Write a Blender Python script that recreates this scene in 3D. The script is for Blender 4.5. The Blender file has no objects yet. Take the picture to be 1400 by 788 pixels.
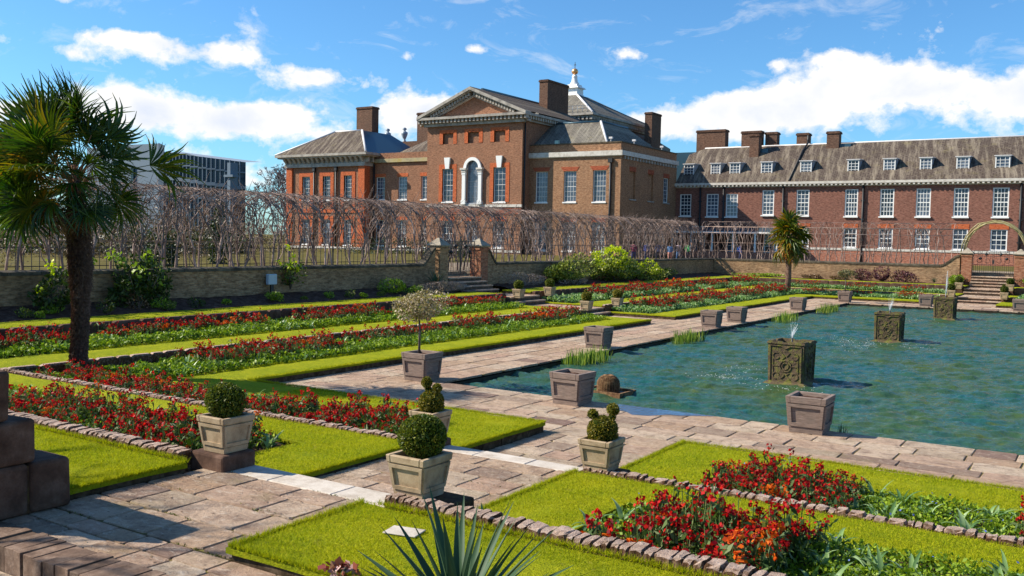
import bpy, bmesh, math, random
import numpy as np
from mathutils import Vector, Matrix

random.seed(7)
rng = np.random.default_rng(7)
S = bpy.context.scene
COL = S.collection
R = math.radians

# ------------------------------------------------------------------ camera
yaw, pitch, roll = 0.5712, 0.0530, 0.0201
cy_, sy_ = math.cos(yaw), math.sin(yaw)
fwd = Vector((-sy_ * math.cos(pitch), cy_ * math.cos(pitch), -math.sin(pitch)))
rt = Vector((cy_, sy_, 0))
up = rt.cross(fwd)
r2 = math.cos(roll) * rt + math.sin(roll) * up
u2 = -math.sin(roll) * rt + math.cos(roll) * up
CAM = Vector((13.519, -17.981, 3.5))
cd = bpy.data.cameras.new("camera")
cd.sensor_width = 36
cd.lens = 36 * 1279.1 / 1400
cd.clip_start = 0.1
cd.clip_end = 5000
cam = bpy.data.objects.new("camera", cd)
COL.objects.link(cam)
M = Matrix((r2, u2, -fwd)).transposed().to_4x4()
M.translation = CAM
cam.matrix_world = M
S.camera = cam

# ------------------------------------------------------------------ light
SUN_EL = R(37.0)
LDIR = Vector((1.16, 0.60, -0.98)).normalized()      # the way the sunlight travels
SUN_AZ = math.atan2(-LDIR.x, -LDIR.y)                 # clockwise from +Y: where the sun stands
sl = bpy.data.lights.new("sun", 'SUN')
sl.energy = 5.0
sl.angle = R(0.53)
sl.color = (1.0, 0.915, 0.77)
sun = bpy.data.objects.new("sun", sl)
COL.objects.link(sun)
sun.rotation_euler = LDIR.to_track_quat('-Z', 'Y').to_euler()
sun.location = (-40, -30, 60)

S.view_settings.view_transform = 'Standard'
S.view_settings.look = 'None'
S.view_settings.gamma = 1
S.view_settings.exposure = 0.68
S.render.film_transparent = False
try:
    S.cycles.max_bounces = 6
    S.cycles.transparent_max_bounces = 12
    S.cycles.caustics_reflective = False
    S.cycles.caustics_refractive = False
except Exception:
    pass


class NT:
    """small node-tree helper"""
    def __init__(s, tree):
        s.t = tree
        s.n = tree.nodes
        s.l = tree.links

    def new(s, typ, **kw):
        n = s.n.new(typ)
        for k, v in kw.items():
            setattr(n, k, v)
        return n

    def put(s, sock, v):
        if hasattr(v, 'is_linked') or isinstance(v, bpy.types.NodeSocket):
            s.l.new(v, sock)
        else:
            sock.default_value = v

    def math(s, op, a, b=None, c=None, clamp=False):
        n = s.new('ShaderNodeMath', operation=op)
        n.use_clamp = clamp
        s.put(n.inputs[0], a)
        if b is not None:
            s.put(n.inputs[1], b)
        if c is not None:
            s.put(n.inputs[2], c)
        return n.outputs[0]

    def vmath(s, op, a, b=None):
        n = s.new('ShaderNodeVectorMath', operation=op)
        s.put(n.inputs[0], a)
        if b is not None:
            s.put(n.inputs[1], b)
        return n.outputs['Value'] if op in ('DOT_PRODUCT', 'LENGTH', 'DISTANCE') else n.outputs[0]

    def mix(s, f, a, b, mode='MIX'):
        n = s.new('ShaderNodeMix', data_type='RGBA', blend_type=mode)
        s.put(n.inputs[0], f)
        s.put(n.inputs[6], a if not isinstance(a, tuple) else (*a[:3], 1))
        s.put(n.inputs[7], b if not isinstance(b, tuple) else (*b[:3], 1))
        return n.outputs[2]

    def noise(s, vec, scale, detail=3, rough=0.55, dist=0.0, out='Fac'):
        n = s.new('ShaderNodeTexNoise')
        if vec is not None:
            s.put(n.inputs['Vector'], vec)
        n.inputs['Scale'].default_value = scale
        n.inputs['Detail'].default_value = detail
        n.inputs['Roughness'].default_value = rough
        n.inputs['Distortion'].default_value = dist
        return n.outputs[out]

    def voro(s, vec, scale, feature='F1', out='Distance'):
        n = s.new('ShaderNodeTexVoronoi', feature=feature)
        if vec is not None:
            s.put(n.inputs['Vector'], vec)
        n.inputs['Scale'].default_value = scale
        return n.outputs[out]

    def ramp(s, f, stops, interp='LINEAR'):
        n = s.new('ShaderNodeValToRGB')
        n.color_ramp.interpolation = interp
        e = n.color_ramp.elements
        while len(e) < len(stops):
            e.new(0.5)
        for i, (p, c) in enumerate(stops):
            e[i].position = p
            e[i].color = (*c[:3], 1) if not isinstance(c, (int, float)) else (c, c, c, 1)
        s.put(n.inputs[0], f)
        return n.outputs[0]

    def sep(s, v):
        n = s.new('ShaderNodeSeparateXYZ')
        s.put(n.inputs[0], v)
        return n.outputs

    def comb(s, x, y, z):
        n = s.new('ShaderNodeCombineXYZ')
        for i, v in enumerate((x, y, z)):
            s.put(n.inputs[i], v)
        return n.outputs[0]

    def mapr(s, v, a, b, c=0.0, d=1.0):
        n = s.new('ShaderNodeMapRange')
        s.put(n.inputs[0], v)
        for i, q in enumerate((a, b, c, d)):
            n.inputs[i + 1].default_value = q
        return n.outputs[0]

    def bump(s, h, strength=0.4, dist=0.02, normal=None):
        n = s.new('ShaderNodeBump')
        n.inputs['Strength'].default_value = strength
        n.inputs['Distance'].default_value = dist
        s.put(n.inputs['Height'], h)
        if normal is not None:
            s.put(n.inputs['Normal'], normal)
        return n.outputs[0]

    def pos(s):
        return s.new('ShaderNodeNewGeometry').outputs['Position']

    def geo(s, o):
        return s.new('ShaderNodeNewGeometry').outputs[o]

    def objc(s):
        return s.new('ShaderNodeTexCoord').outputs['Object']

    def orand(s):
        return s.new('ShaderNodeObjectInfo').outputs['Random']


# ------------------------------------------------------------------ world: clear blue sky with spring cumulus
W = bpy.data.worlds.new("World")
S.world = W
W.use_nodes = True
w = NT(W.node_tree)
w.n.clear()
sky = w.new('ShaderNodeTexSky', sky_type='NISHITA')
sky.sun_disc = False
sky.sun_elevation = SUN_EL
sky.sun_rotation = SUN_AZ
sky.altitude = 60
sky.air_density = 1.0
sky.dust_density = 0.35
sky.ozone_density = 2.6
skyc = w.mix(1.0, sky.outputs[0], (0.56, 0.96, 1.25), 'MULTIPLY')
bg1 = w.new('ShaderNodeBackground')
w.l.new(skyc, bg1.inputs[0])
bg1.inputs[1].default_value = 0.088
# clouds: banks placed by compass direction and height, broken up by noise
dirv = w.vmath('NORMALIZE', w.new('ShaderNodeTexCoord').outputs['Generated'])
dx, dy, dz = w.sep(dirv)[:]
azim = w.math('ARCTAN2', dx, dy)                       # 0 = along the garden, negative = left
elev = w.math('ARCSINE', dz)
#        azim,  elev,  half width, half height, weight      (degrees)
BANKS = [(-50.5, 10.1, 4.4, 1.05, 1.2), (-55.2, 10.6, 2.6, .7, 1.1), (-44.6, 9.2, 3.4, .7, 1.15), (-57.7, 9.6, 1.4, .5, .9), (-61.5, 10.0, 1.6, .6, .9),
         (-48.0, 6.5, 7.8, 1.5, 1.4), (-55.8, 7.0, 3.2, 1.3, 1.1), (-38.6, 7.4, 2.8, 1.4, 1.3), (-61.5, 6.2, 3.0, 1.1, 1.0), (-58.2, 12.3, 1.0, .4, .8),
         (-39.0, 10.7, 1.3, .4, .7), (-35.2, 11.2, 1.3, .35, .5), (-25.6, 11.0, 1.7, .65, 1.0), (-33.5, 8.3, 1.2, .6, .6), (-31.0, 7.6, 2.2, .8, .8),
         (-20.6, 7.6, 3.6, 1.5, 1.25), (-25.0, 6.9, 2.8, 1.0, 1.15), (-16.0, 8.3, 3.6, 1.9, 1.35), (-10.2, 9.2, 3.0, 1.9, 1.3), (-4.5, 7.9, 4.4, 2.1, 1.25), (-13.8, 10.6, 1.6, .5, .8), (-13.6, 9.5, 1.6, .7, .8), (-17.5, 10.4, 1.0, .35, .6),
         (-1.0, 12.4, 1.0, .5, .8), (-46.0, 3.6, 12.0, 1.2, .95), (-12.0, 4.5, 8.0, 1.2, .8), (-69.0, 9.0, 4.0, 2.0, 1.2),
         (10.0, 8.0, 6.0, 2.2, 1.2), (24.0, 10.0, 5.0, 1.6, 1.1), (42.0, 8.0, 9.0, 2.4, 1.2), (75.0, 9.0, 10.0, 2.6, 1.2), (-85.0, 8.0, 6.0, 2.2, 1.2),
         (-105.0, 10.0, 8.0, 2.4, 1.1), (120.0, 9.0, 12.0, 2.6, 1.1), (165.0, 8.0, 10.0, 2.6, 1.1), (-150.0, 9.0, 9.0, 2.6, 1.1), (-125.0, 14.0, 5.0, 1.5, 1.0)]
acc = None
for a, e, wa, we, k in BANKS:
    u = w.math('MULTIPLY', w.math('SUBTRACT', azim, R(a)), 1 / R(wa))
    v = w.math('MULTIPLY', w.math('SUBTRACT', elev, R(e)), 1 / R(we))
    q = w.math('MULTIPLY_ADD', u, u, w.math('MULTIPLY', v, v))
    g = w.math('MULTIPLY', w.math('EXPONENT', w.math('MULTIPLY', q, -1.1)), k)
    acc = g if acc is None else w.math('ADD', acc, g)
cv = w.comb(w.math('MULTIPLY', azim, 1.0), w.math('MULTIPLY', elev, 1.25), 0.31)
n1 = w.noise(cv, 17.0, 9, 0.60, 0.15)
n2 = w.noise(cv, 42.0, 7, 0.62, 0.2)
den = w.math('ADD', w.math('MULTIPLY', w.math('SUBTRACT', n1, 0.5), 2.5), w.math('MULTIPLY', w.math('SUBTRACT', n2, 0.5), 1.15))
den = w.math('ADD', den, w.math('SUBTRACT', acc, 0.60))
cover = w.mapr(den, -0.05, 0.42)
wisp = w.math('MULTIPLY', w.mapr(w.noise(w.comb(w.math('MULTIPLY', azim, 3.0), w.math('MULTIPLY', elev, 7.0), 2.2), 4.0, 8, 0.66, 0.8), 0.54, 0.85), 0.6)
cover = w.math('MAXIMUM', cover, wisp)
cover = w.math('MULTIPLY', cover, w.mapr(elev, R(-0.5), R(1.5)))
# cloud body: white crowns, cool grey bases (density seen a little way above tells which)
cv2 = w.vmath('ADD', cv, (0.0, 0.022, 0.0))
n3 = w.noise(cv2, 16.0, 6, 0.55, 0.25)
base = w.mapr(w.math('ADD', w.math('MULTIPLY', w.math('SUBTRACT', n3, 0.5), 2.0), w.math('MULTIPLY', w.math('SUBTRACT', acc, 0.7), 0.6)), 0.15, 0.95)
cc = w.mix(base, (1.0, 0.985, 0.965), (0.66, 0.74, 0.90))
bg2 = w.new('ShaderNodeBackground')
w.l.new(cc, bg2.inputs[0])
bg2.inputs[1].default_value = 0.68
mx = w.new('ShaderNodeMixShader')
w.l.new(cover, mx.inputs[0])
w.l.new(bg1.outputs[0], mx.inputs[1])
w.l.new(bg2.outputs[0], mx.inputs[2])
wo = w.new('ShaderNodeOutputWorld')
w.l.new(mx.outputs[0], wo.inputs[0])

# ------------------------------------------------------------------ materials
MAT = {}


def mat(name, fn):
    if name in MAT:
        return MAT[name]
    m = bpy.data.materials.new(name)
    m.use_nodes = True
    t = NT(m.node_tree)
    b = m.node_tree.nodes['Principled BSDF']
    fn(t, b)
    MAT[name] = m
    return m


def wallvec(t):
    """brick-course coordinates for upright walls: (run along the wall, height)"""
    p = t.sep(t.pos())
    n = t.sep(t.geo('Normal'))
    f = t.math('GREATER_THAN', t.math('ABSOLUTE', n[0]), 0.7)
    u = t.math('ADD', t.math('MULTIPLY', p[0], t.math('SUBTRACT', 1.0, f)), t.math('MULTIPLY', p[1], f))
    return t.comb(u, p[2], 0.0)


def brick_mat(name, c1, c2, mortar, stain=(0.05, 0.04, 0.035), amt=0.35, size=1.0):
    def fn(t, b):
        v = wallvec(t)
        br = t.new('ShaderNodeTexBrick')
        t.l.new(v, br.inputs['Vector'])
        br.inputs['Scale'].default_value = 1.0
        br.inputs['Brick Width'].default_value = 0.225 * size
        br.inputs['Row Height'].default_value = 0.075 * size
        br.inputs['Mortar Size'].default_value = 0.007 * size
        br.inputs['Bias'].default_value = 0.0
        br.inputs['Color1'].default_value = (*c1, 1)
        br.inputs['Color2'].default_value = (*c2, 1)
        br.inputs['Mortar'].default_value = (*mortar, 1)
        # single bricks of other firing colours
        cell = t.noise(t.vmath('MULTIPLY', v, (1.0, 3.0, 1.0)), 3.4, 2, 0.8)
        c = t.mix(t.mapr(cell, 0.42, 0.66, 0, 0.85), br.outputs[0], tuple(x * 0.42 for x in c1), 'MIX')
        cell2 = t.noise(t.vmath('MULTIPLY', v, (1.0, 3.0, 1.0)), 2.1, 3, 0.85)
        c = t.mix(t.mapr(cell2, 0.55, 0.72, 0, 0.55), c, tuple(min(1, x * 1.6) for x in c1))
        big = t.noise(v, 0.40, 7, 0.75)
        c = t.mix(t.math('MULTIPLY', t.mapr(big, 0.45, 0.75), amt), c, stain)
        light = t.noise(v, 1.1, 4, 0.7)
        c = t.mix(t.math('MULTIPLY', t.mapr(light, 0.55, 0.8), 0.35), c, tuple(min(1, x * 1.7) for x in c2))
        t.l.new(c, b.inputs['Base Color'])
        b.inputs['Roughness'].default_value = 0.92
        b.inputs['Specular IOR Level'].default_value = 0.2
        h = t.math('ADD', t.math('MULTIPLY', br.outputs['Fac'], -1.0), t.math('MULTIPLY', t.noise(t.pos(), 40, 3), 0.5))
        t.l.new(t.bump(h, 0.5, 0.012), b.inputs['Normal'])
    return mat(name, fn)


def rough_mat(name, cols, scale=6.0, rough=0.9, bump=0.35, bscale=30, spec=0.25, perobj=0.0, detail=6, dist=0.01):
    """stone/soil/lead: blended patches, fine grain, optional tone per object"""
    def fn(t, b):
        p = t.pos()
        n = t.noise(p, scale, detail, 0.65)
        k = len(cols)
        c = t.ramp(n, [(0.28 + 0.44 * i / (k - 1), q) for i, q in enumerate(cols)])
        g = t.noise(p, bscale * 2.2, 3, 0.7)
        c = t.mix(0.30, c, t.ramp(g, [(0.3, 0.25), (0.7, 1.0)]), 'MULTIPLY') if bump > 0 else c
        if perobj:
            c = t.mix(1.0, c, t.ramp(t.orand(), [(0.0, 1.0 - perobj), (1.0, 1.0)]), 'MULTIPLY')
        t.l.new(c, b.inputs['Base Color'])
        b.inputs['Roughness'].default_value = rough
        b.inputs['Specular IOR Level'].default_value = spec
        t.l.new(t.bump(t.noise(p, bscale, 6, 0.7), bump, dist), b.inputs['Normal'])
    return mat(name, fn)


def leaf_mat(name, cols, trans=0.35, rough=0.5, spec=0.35, tcol=None, post=None):
    def fn(t, b):
        c = t.ramp(t.geo('Random Per Island'), [(i / (len(cols) - 1), q) for i, q in enumerate(cols)])
        if post:
            c = post(t, c)
        c = t.mix(0.35, c, t.ramp(t.orand(), [(0.0, 0.55), (1.0, 1.0)]), 'MULTIPLY')
        t.l.new(c, b.inputs['Base Color'])
        b.inputs['Roughness'].default_value = rough
        b.inputs['Specular IOR Level'].default_value = spec
        tr = t.new('ShaderNodeBsdfTranslucent')
        t.l.new(t.mix(1.0, c, tcol or (1.3, 1.35, 0.6), 'MULTIPLY'), tr.inputs[0])
        m = t.new('ShaderNodeMixShader')
        m.inputs[0].default_value = trans
        t.l.new(b.outputs[0], m.inputs[1])
        t.l.new(tr.outputs[0], m.inputs[2])
        t.l.new(m.outputs[0], t.n['Material Output'].inputs[0])
    return mat(name, fn)


def plain_mat(name, col, rough=0.6, metal=0.0, spec=0.4, var=0.15):
    def fn(t, b):
        n = t.noise(t.pos(), 3.0, 4, 0.6)
        t.l.new(t.mix(n, tuple(x * (1 - var) for x in col), tuple(min(1, x * (1 + var)) for x in col)), b.inputs['Base Color'])
        b.inputs['Roughness'].default_value = rough
        b.inputs['Metallic'].default_value = metal
        b.inputs['Specular IOR Level'].default_value = spec
    return mat(name, fn)


BRICK_BROWN = brick_mat('brown_stock_brick', (0.31, 0.130, 0.070), (0.42, 0.190, 0.105), (0.33, 0.22, 0.15), amt=0.30)
BRICK_YEL = brick_mat('buff_stock_brick', (0.34, 0.160, 0.080), (0.47, 0.245, 0.13), (0.37, 0.26, 0.17), amt=0.30)
BRICK_RED = brick_mat('plum_red_brick', (0.235, 0.092, 0.066), (0.32, 0.138, 0.098), (0.28, 0.17, 0.13), amt=0.22)
BRICK_ORANGE = brick_mat('orange_rubbed_brick', (0.56, 0.115, 0.035), (0.64, 0.16, 0.055), (0.48, 0.17, 0.09), amt=0.10)
BRICK_WALL = brick_mat('old_garden_brick', (0.33, 0.185, 0.095), (0.50, 0.31, 0.165), (0.34, 0.25, 0.16), (0.055, 0.040, 0.022), 0.7)
BRICK_PIER = brick_mat('warm_pier_brick', (0.36, 0.12, 0.06), (0.42, 0.19, 0.10), (0.34, 0.24, 0.17), amt=0.25)
BRICK_CHIM = brick_mat('dark_chimney_brick', (0.15, 0.07, 0.045), (0.22, 0.11, 0.07), (0.2, 0.15, 0.11), amt=0.5)
STONE_PALE = rough_mat('pale_dressed_stone', [(0.42, 0.37, 0.31), (0.66, 0.61, 0.54), (0.74, 0.70, 0.63)], 2.5, 0.85, 0.2, 25)
WHITE_PAINT = plain_mat('white_paint', (0.80, 0.79, 0.76), 0.45, var=0.06)
CORNICE = rough_mat('weathered_cornice_stone', [(0.20, 0.18, 0.16), (0.40, 0.36, 0.31), (0.55, 0.50, 0.43)], 1.6, 0.85, 0.15, 20)
COPING = rough_mat('lichened_coping_stone', [(0.045, 0.036, 0.026), (0.11, 0.088, 0.060), (0.22, 0.18, 0.12)], 3.0, 0.95, 0.5, 22, perobj=0.3)
DARK_METAL = plain_mat('black_painted_iron', (0.02, 0.02, 0.022), 0.5, 0.0)
LEAD = plain_mat('grey_lead_flashing', (0.30, 0.34, 0.38), 0.5, 0.1)
LEADW = plain_mat('pale_lead_hip', (0.62, 0.60, 0.60), 0.55)
COPPER = plain_mat('dark_blue_lead_roof', (0.035, 0.085, 0.12), 0.35, 0.2)
GOLD = plain_mat('gilded_metal', (0.85, 0.42, 0.16), 0.3, 0.7)
SOIL = rough_mat('dark_soil', [(0.045, 0.022, 0.015), (0.095, 0.052, 0.037), (0.18, 0.11, 0.08)], 5, 1.0, 1.0, 12, spec=0.1, dist=0.05)
PATHG = rough_mat('gravel_walk', [(0.24, 0.18, 0.12), (0.34, 0.26, 0.18), (0.42, 0.34, 0.24)], 3, 1.0, 0.5, 40)


def roof_mat(name, cols, streak):
    def fn(t, b):
        p = t.sep(t.pos())
        v = t.comb(p[0], t.math('ADD', p[2], t.math('MULTIPLY', p[1], 0.7)), 0.0)
        br = t.new('ShaderNodeTexBrick')
        t.l.new(v, br.inputs['Vector'])
        br.inputs['Scale'].default_value = 1.0
        br.inputs['Brick Width'].default_value = 0.5
        br.inputs['Row Height'].default_value = 0.28
        br.inputs['Mortar Size'].default_value = 0.03
        br.inputs['Color1'].default_value = (*cols[0], 1)
        br.inputs['Color2'].default_value = (*cols[1], 1)
        br.inputs['Mortar'].default_value = (*[x * 0.45 for x in cols[0]], 1)
        # rain-washed streaks and lichen run down the slope
        st = t.noise(t.comb(t.math('MULTIPLY', t.math('ADD', p[0], t.math('MULTIPLY', p[2], 0.25)), 1.7), t.math('MULTIPLY', p[2], 0.30), 0.0), 1.3, 7, 0.75)
        c = t.mix(t.mapr(st, 0.47, 0.66, 0.0, 0.9), br.outputs[0], streak)
        li = t.noise(t.pos(), 0.8, 6, 0.75)
        c = t.mix(t.mapr(li, 0.55, 0.78, 0, 0.5), c, (0.26, 0.22, 0.09))
        c = t.mix(t.mapr(t.noise(t.pos(), 0.35, 4, 0.6), 0.5, 0.75, 0, 0.45), c, (0.06, 0.045, 0.035))
        t.l.new(c, b.inputs['Base Color'])
        b.inputs['Roughness'].default_value = 0.9
        b.inputs['Specular IOR Level'].default_value = 0.12
        t.l.new(t.bump(t.math('ADD', br.outputs['Fac'], t.noise(t.pos(), 6, 4)), 0.5, 0.03), b.inputs['Normal'])
    return mat(name, fn)


ROOF = roof_mat('mossy_stone_slate', ((0.085, 0.063, 0.052), (0.125, 0.098, 0.080)), (0.29, 0.24, 0.18))
ROOF2 = roof_mat('grey_slate', ((0.15, 0.135, 0.115), (0.21, 0.19, 0.16)), (0.31, 0.28, 0.22))


def turf_colour(t, c):
    """mowing wear shared by the lawn sheet and its blades: paler, yellower and mossy patches"""
    p = t.pos()
    c = t.mix(t.mapr(t.noise(p, 0.9, 6, 0.7), 0.42, 0.66, 0, 0.65), c, (0.46, 0.44, 0.012))
    c = t.mix(t.mapr(t.noise(p, 2.7, 6, 0.75), 0.52, 0.70, 0, 0.5), c, (0.15, 0.22, 0.008))
    c = t.mix(t.mapr(t.noise(p, 5.5, 5, 0.8), 0.60, 0.72, 0, 0.7), c, (0.30, 0.24, 0.06))
    return t.mix(t.mapr(t.noise(p, 14, 4, 0.8), 0.58, 0.70, 0, 0.4), c, (0.07, 0.10, 0.01))


def lawn_fn(t, b):
    p = t.pos()
    f = t.noise(p, 45, 4, 0.7)
    f2 = t.noise(p, 9, 5, 0.7)
    c = t.ramp(f2, [(0.3, (0.19, 0.24, 0.005)), (0.5, (0.28, 0.32, 0.007)), (0.7, (0.36, 0.37, 0.010))])
    c = turf_colour(t, c)
    c = t.mix(0.45, c, t.ramp(f, [(0.3, 0.35), (0.65, 1.0)]), 'MULTIPLY')
    t.l.new(c, b.inputs['Base Color'])
    b.inputs['Roughness'].default_value = 0.95
    b.inputs['Specular IOR Level'].default_value = 0.1
    t.l.new(t.bump(t.math('ADD', f, f2), 1.0, 0.03), b.inputs['Normal'])


LAWN = mat('mown_lawn', lawn_fn)
LAWN_EDGE = rough_mat('shaggy_turf_side', [(0.025, 0.016, 0.008), (0.09, 0.06, 0.035), (0.20, 0.14, 0.09)], 7, 1.0, 1.0, 20, spec=0.05)


def slab_fn(t, b):
    p = t.pos()
    r = t.orand()
    v = t.vmath('ADD', p, t.comb(t.math('MULTIPLY', r, 37.0), t.math('MULTIPLY', r, 11.0), 0.0))
    base = t.ramp(r, [(0.0, (0.40, 0.26, 0.165)), (0.25, (0.50, 0.36, 0.25)), (0.45, (0.44, 0.28, 0.195)), (0.7, (0.56, 0.43, 0.31)), (0.86, (0.40, 0.30, 0.21)), (1.0, (0.22, 0.135, 0.105))])
    n = t.noise(v, 3.0, 9, 0.78, 0.4)
    c = t.mix(t.mapr(n, 0.46, 0.66, 0, 0.85), base, (0.17, 0.105, 0.075))
    n2 = t.noise(t.vmath('MULTIPLY', v, (1.0, 2.2, 1.0)), 6.0, 8, 0.8, 0.6)
    c = t.mix(t.mapr(n2, 0.52, 0.66, 0, 0.7), c, (0.64, 0.54, 0.43))
    c = t.mix(t.mapr(t.noise(v, 15, 8, 0.85), 0.54, 0.66, 0, 0.8), c, (0.09, 0.06, 0.042))
    c = t.mix(t.mapr(t.noise(p, 1.1, 8, 0.8), 0.55, 0.72, 0, 0.6), c, (0.19, 0.155, 0.055))
    t.l.new(c, b.inputs['Base Color'])
    b.inputs['Roughness'].default_value = 0.88
    b.inputs['Specular IOR Level'].default_value = 0.2
    t.l.new(t.bump(t.math('ADD', t.math('ADD', n, n2), t.noise(v, 28, 6, 0.75)), 0.9, 0.028), b.inputs['Normal'])


SLAB = mat('worn_york_stone', slab_fn)
SLABW = rough_mat('bleached_step_stone', [(0.42, 0.34, 0.26), (0.64, 0.56, 0.47), (0.74, 0.67, 0.58)], 4, 0.85, 0.4, 25, perobj=0.12)
JOINT = rough_mat('mossy_joint', [(0.07, 0.05, 0.025), (0.17, 0.115, 0.05), (0.16, 0.15, 0.025), (0.30, 0.22, 0.14)], 5, 1.0, 0.8, 30)
KERB = rough_mat('pinkish_edging_stone', [(0.09, 0.045, 0.02), (0.22, 0.13, 0.07), (0.44, 0.30, 0.22), (0.60, 0.46, 0.37)], 11, 0.92, 1.0, 26, perobj=0.3)


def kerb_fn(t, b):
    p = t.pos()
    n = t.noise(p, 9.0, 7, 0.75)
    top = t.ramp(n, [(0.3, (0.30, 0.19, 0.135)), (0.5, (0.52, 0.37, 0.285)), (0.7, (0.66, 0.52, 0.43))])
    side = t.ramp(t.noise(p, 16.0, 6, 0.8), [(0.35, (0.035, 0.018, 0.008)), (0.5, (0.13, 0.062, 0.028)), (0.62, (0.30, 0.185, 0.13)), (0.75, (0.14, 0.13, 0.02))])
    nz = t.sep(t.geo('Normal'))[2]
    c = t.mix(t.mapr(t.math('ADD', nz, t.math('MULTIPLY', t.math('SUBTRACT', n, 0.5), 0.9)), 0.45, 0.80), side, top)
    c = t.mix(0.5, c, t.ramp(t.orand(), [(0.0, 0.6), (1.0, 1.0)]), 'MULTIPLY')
    t.l.new(c, b.inputs['Base Color'])
    b.inputs['Roughness'].default_value = 0.92
    b.inputs['Specular IOR Level'].default_value = 0.2
    t.l.new(t.bump(t.math('ADD', n, t.noise(p, 34, 6, 0.75)), 1.0, 0.03), b.inputs['Normal'])


KERB = mat('pink_stone_mossy_face', kerb_fn)
KERBD = rough_mat('mossy_edging_foot', [(0.035, 0.022, 0.010), (0.12, 0.06, 0.03), (0.16, 0.12, 0.03)], 14, 1.0, 1.0, 30, perobj=0.3)
DARKSTONE = rough_mat('weathered_dark_masonry', [(0.045, 0.022, 0.014), (0.11, 0.058, 0.038), (0.20, 0.12, 0.085)], 3.5, 0.95, 0.7, 22)
POTSTONE = rough_mat('cast_stone_planter', [(0.26, 0.175, 0.10), (0.47, 0.345, 0.215), (0.56, 0.43, 0.28)], 6, 0.88, 0.25, 50, perobj=0.1)


def wood_fn(t, b):
    oc = t.objc()
    g = t.noise(t.vmath('MULTIPLY', oc, (3.0, 3.0, 26.0)), 2.2, 6, 0.7, 0.3)
    c = t.ramp(g, [(0.3, (0.125, 0.085, 0.066)), (0.5, (0.235, 0.165, 0.130)), (0.72, (0.34, 0.25, 0.20))])
    c = t.mix(t.mapr(t.noise(t.pos(), 2.5, 5, 0.7), 0.5, 0.75, 0, 0.5), c, (0.12, 0.10, 0.075))
    c = t.mix(0.35, c, t.ramp(t.orand(), [(0, 0.6), (1, 1.0)]), 'MULTIPLY')
    t.l.new(c, b.inputs['Base Color'])
    b.inputs['Roughness'].default_value = 0.85
    t.l.new(t.bump(g, 0.5, 0.01), b.inputs['Normal'])


WOOD = mat('weathered_grey_oak', wood_fn)


def cistern_fn(t, b):
    p = t.objc()
    n = t.noise(p, 3.0, 6, 0.7)
    m = t.noise(p, 6.0, 6, 0.8)
    c = t.ramp(n, [(0.3, (0.030, 0.018, 0.009)), (0.5, (0.10, 0.062, 0.032)), (0.7, (0.23, 0.16, 0.085))])
    c = t.mix(t.mapr(m, 0.50, 0.58, 0, 0.85), c, (0.12, 0.125, 0.005))
    c = t.mix(t.mapr(t.noise(p, 14, 4, 0.8), 0.56, 0.64, 0, 0.6), c, (0.17, 0.17, 0.015))
    t.l.new(c, b.inputs['Base Color'])
    b.inputs['Roughness'].default_value = 0.8
    t.l.new(t.bump(t.math('ADD', m, t.noise(p, 25, 5, 0.7)), 0.9, 0.03), b.inputs['Normal'])


CISTERN = mat('mossy_lead_cistern', cistern_fn)


def water_fn(t, b):
    p = t.pos()
    d = t.noise(p, 0.35, 4, 0.6)
    a = t.noise(t.vmath('MULTIPLY', p, (1.0, 2.0, 1.0)), 2.6, 5, 0.65, 0.4)
    col = t.mix(t.mapr(d, 0.38, 0.62), (0.014, 0.082, 0.070), (0.046, 0.088, 0.026))
    col = t.mix(t.mapr(a, 0.52, 0.70, 0, 0.7), col, (0.085, 0.105, 0.012))
    t.l.new(col, b.inputs['Base Color'])
    b.inputs['Roughness'].default_value = 0.05
    b.inputs['IOR'].default_value = 1.33
    b.inputs['Specular IOR Level'].default_value = 0.5
    c_ = t.noise(t.vmath('MULTIPLY', p, (1.0, 1.5, 1.0)), 11.0, 4, 0.6, 0.6)
    t.l.new(t.bump(c_, 0.6, 0.05), b.inputs['Normal'])


WATER = mat('rippled_pond_water', water_fn)


def puddle_fn(t, b):
    gl = t.new('ShaderNodeBsdfGlossy')
    gl.inputs['Roughness'].default_value = 0.08
    gl.inputs[0].default_value = (0.9, 0.9, 0.9, 1)
    tr = t.new('ShaderNodeBsdfTransparent')
    tr.inputs[0].default_value = (0.36, 0.34, 0.38, 1)
    fr = t.new('ShaderNodeFresnel')
    fr.inputs[0].default_value = 1.33
    t.l.new(t.bump(t.noise(t.pos(), 9, 4), 0.4, 0.02), gl.inputs['Normal'])
    m = t.new('ShaderNodeMixShader')
    t.l.new(t.math('MULTIPLY', fr.outputs[0], 0.8, clamp=True), m.inputs[0])
    t.l.new(tr.outputs[0], m.inputs[1])
    t.l.new(gl.outputs[0], m.inputs[2])
    t.l.new(m.outputs[0], t.n['Material Output'].inputs[0])


PUDDLE = mat('thin_water_film', puddle_fn)


def glass_fn(t, b):
    p = t.pos()
    n = t.noise(p, 1.1, 4, 0.6)
    c = t.mix(t.mapr(n, 0.35, 0.65), (0.010, 0.016, 0.030), (0.06, 0.085, 0.13))
    c = t.mix(t.mapr(t.orand(), 0.35, 1.0, 0, 0.6), c, (0.17, 0.20, 0.25))
    c = t.mix(t.mapr(t.orand(), 0.3, 0.0, 0, 0.7), c, (0.008, 0.010, 0.014))
    t.l.new(c, b.inputs['Base Color'])
    b.inputs['Roughness'].default_value = 0.08
    b.inputs['Specular IOR Level'].default_value = 0.5
    t.l.new(t.bump(t.noise(p, 1.7, 2), 0.25, 0.05), b.inputs['Normal'])


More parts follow.
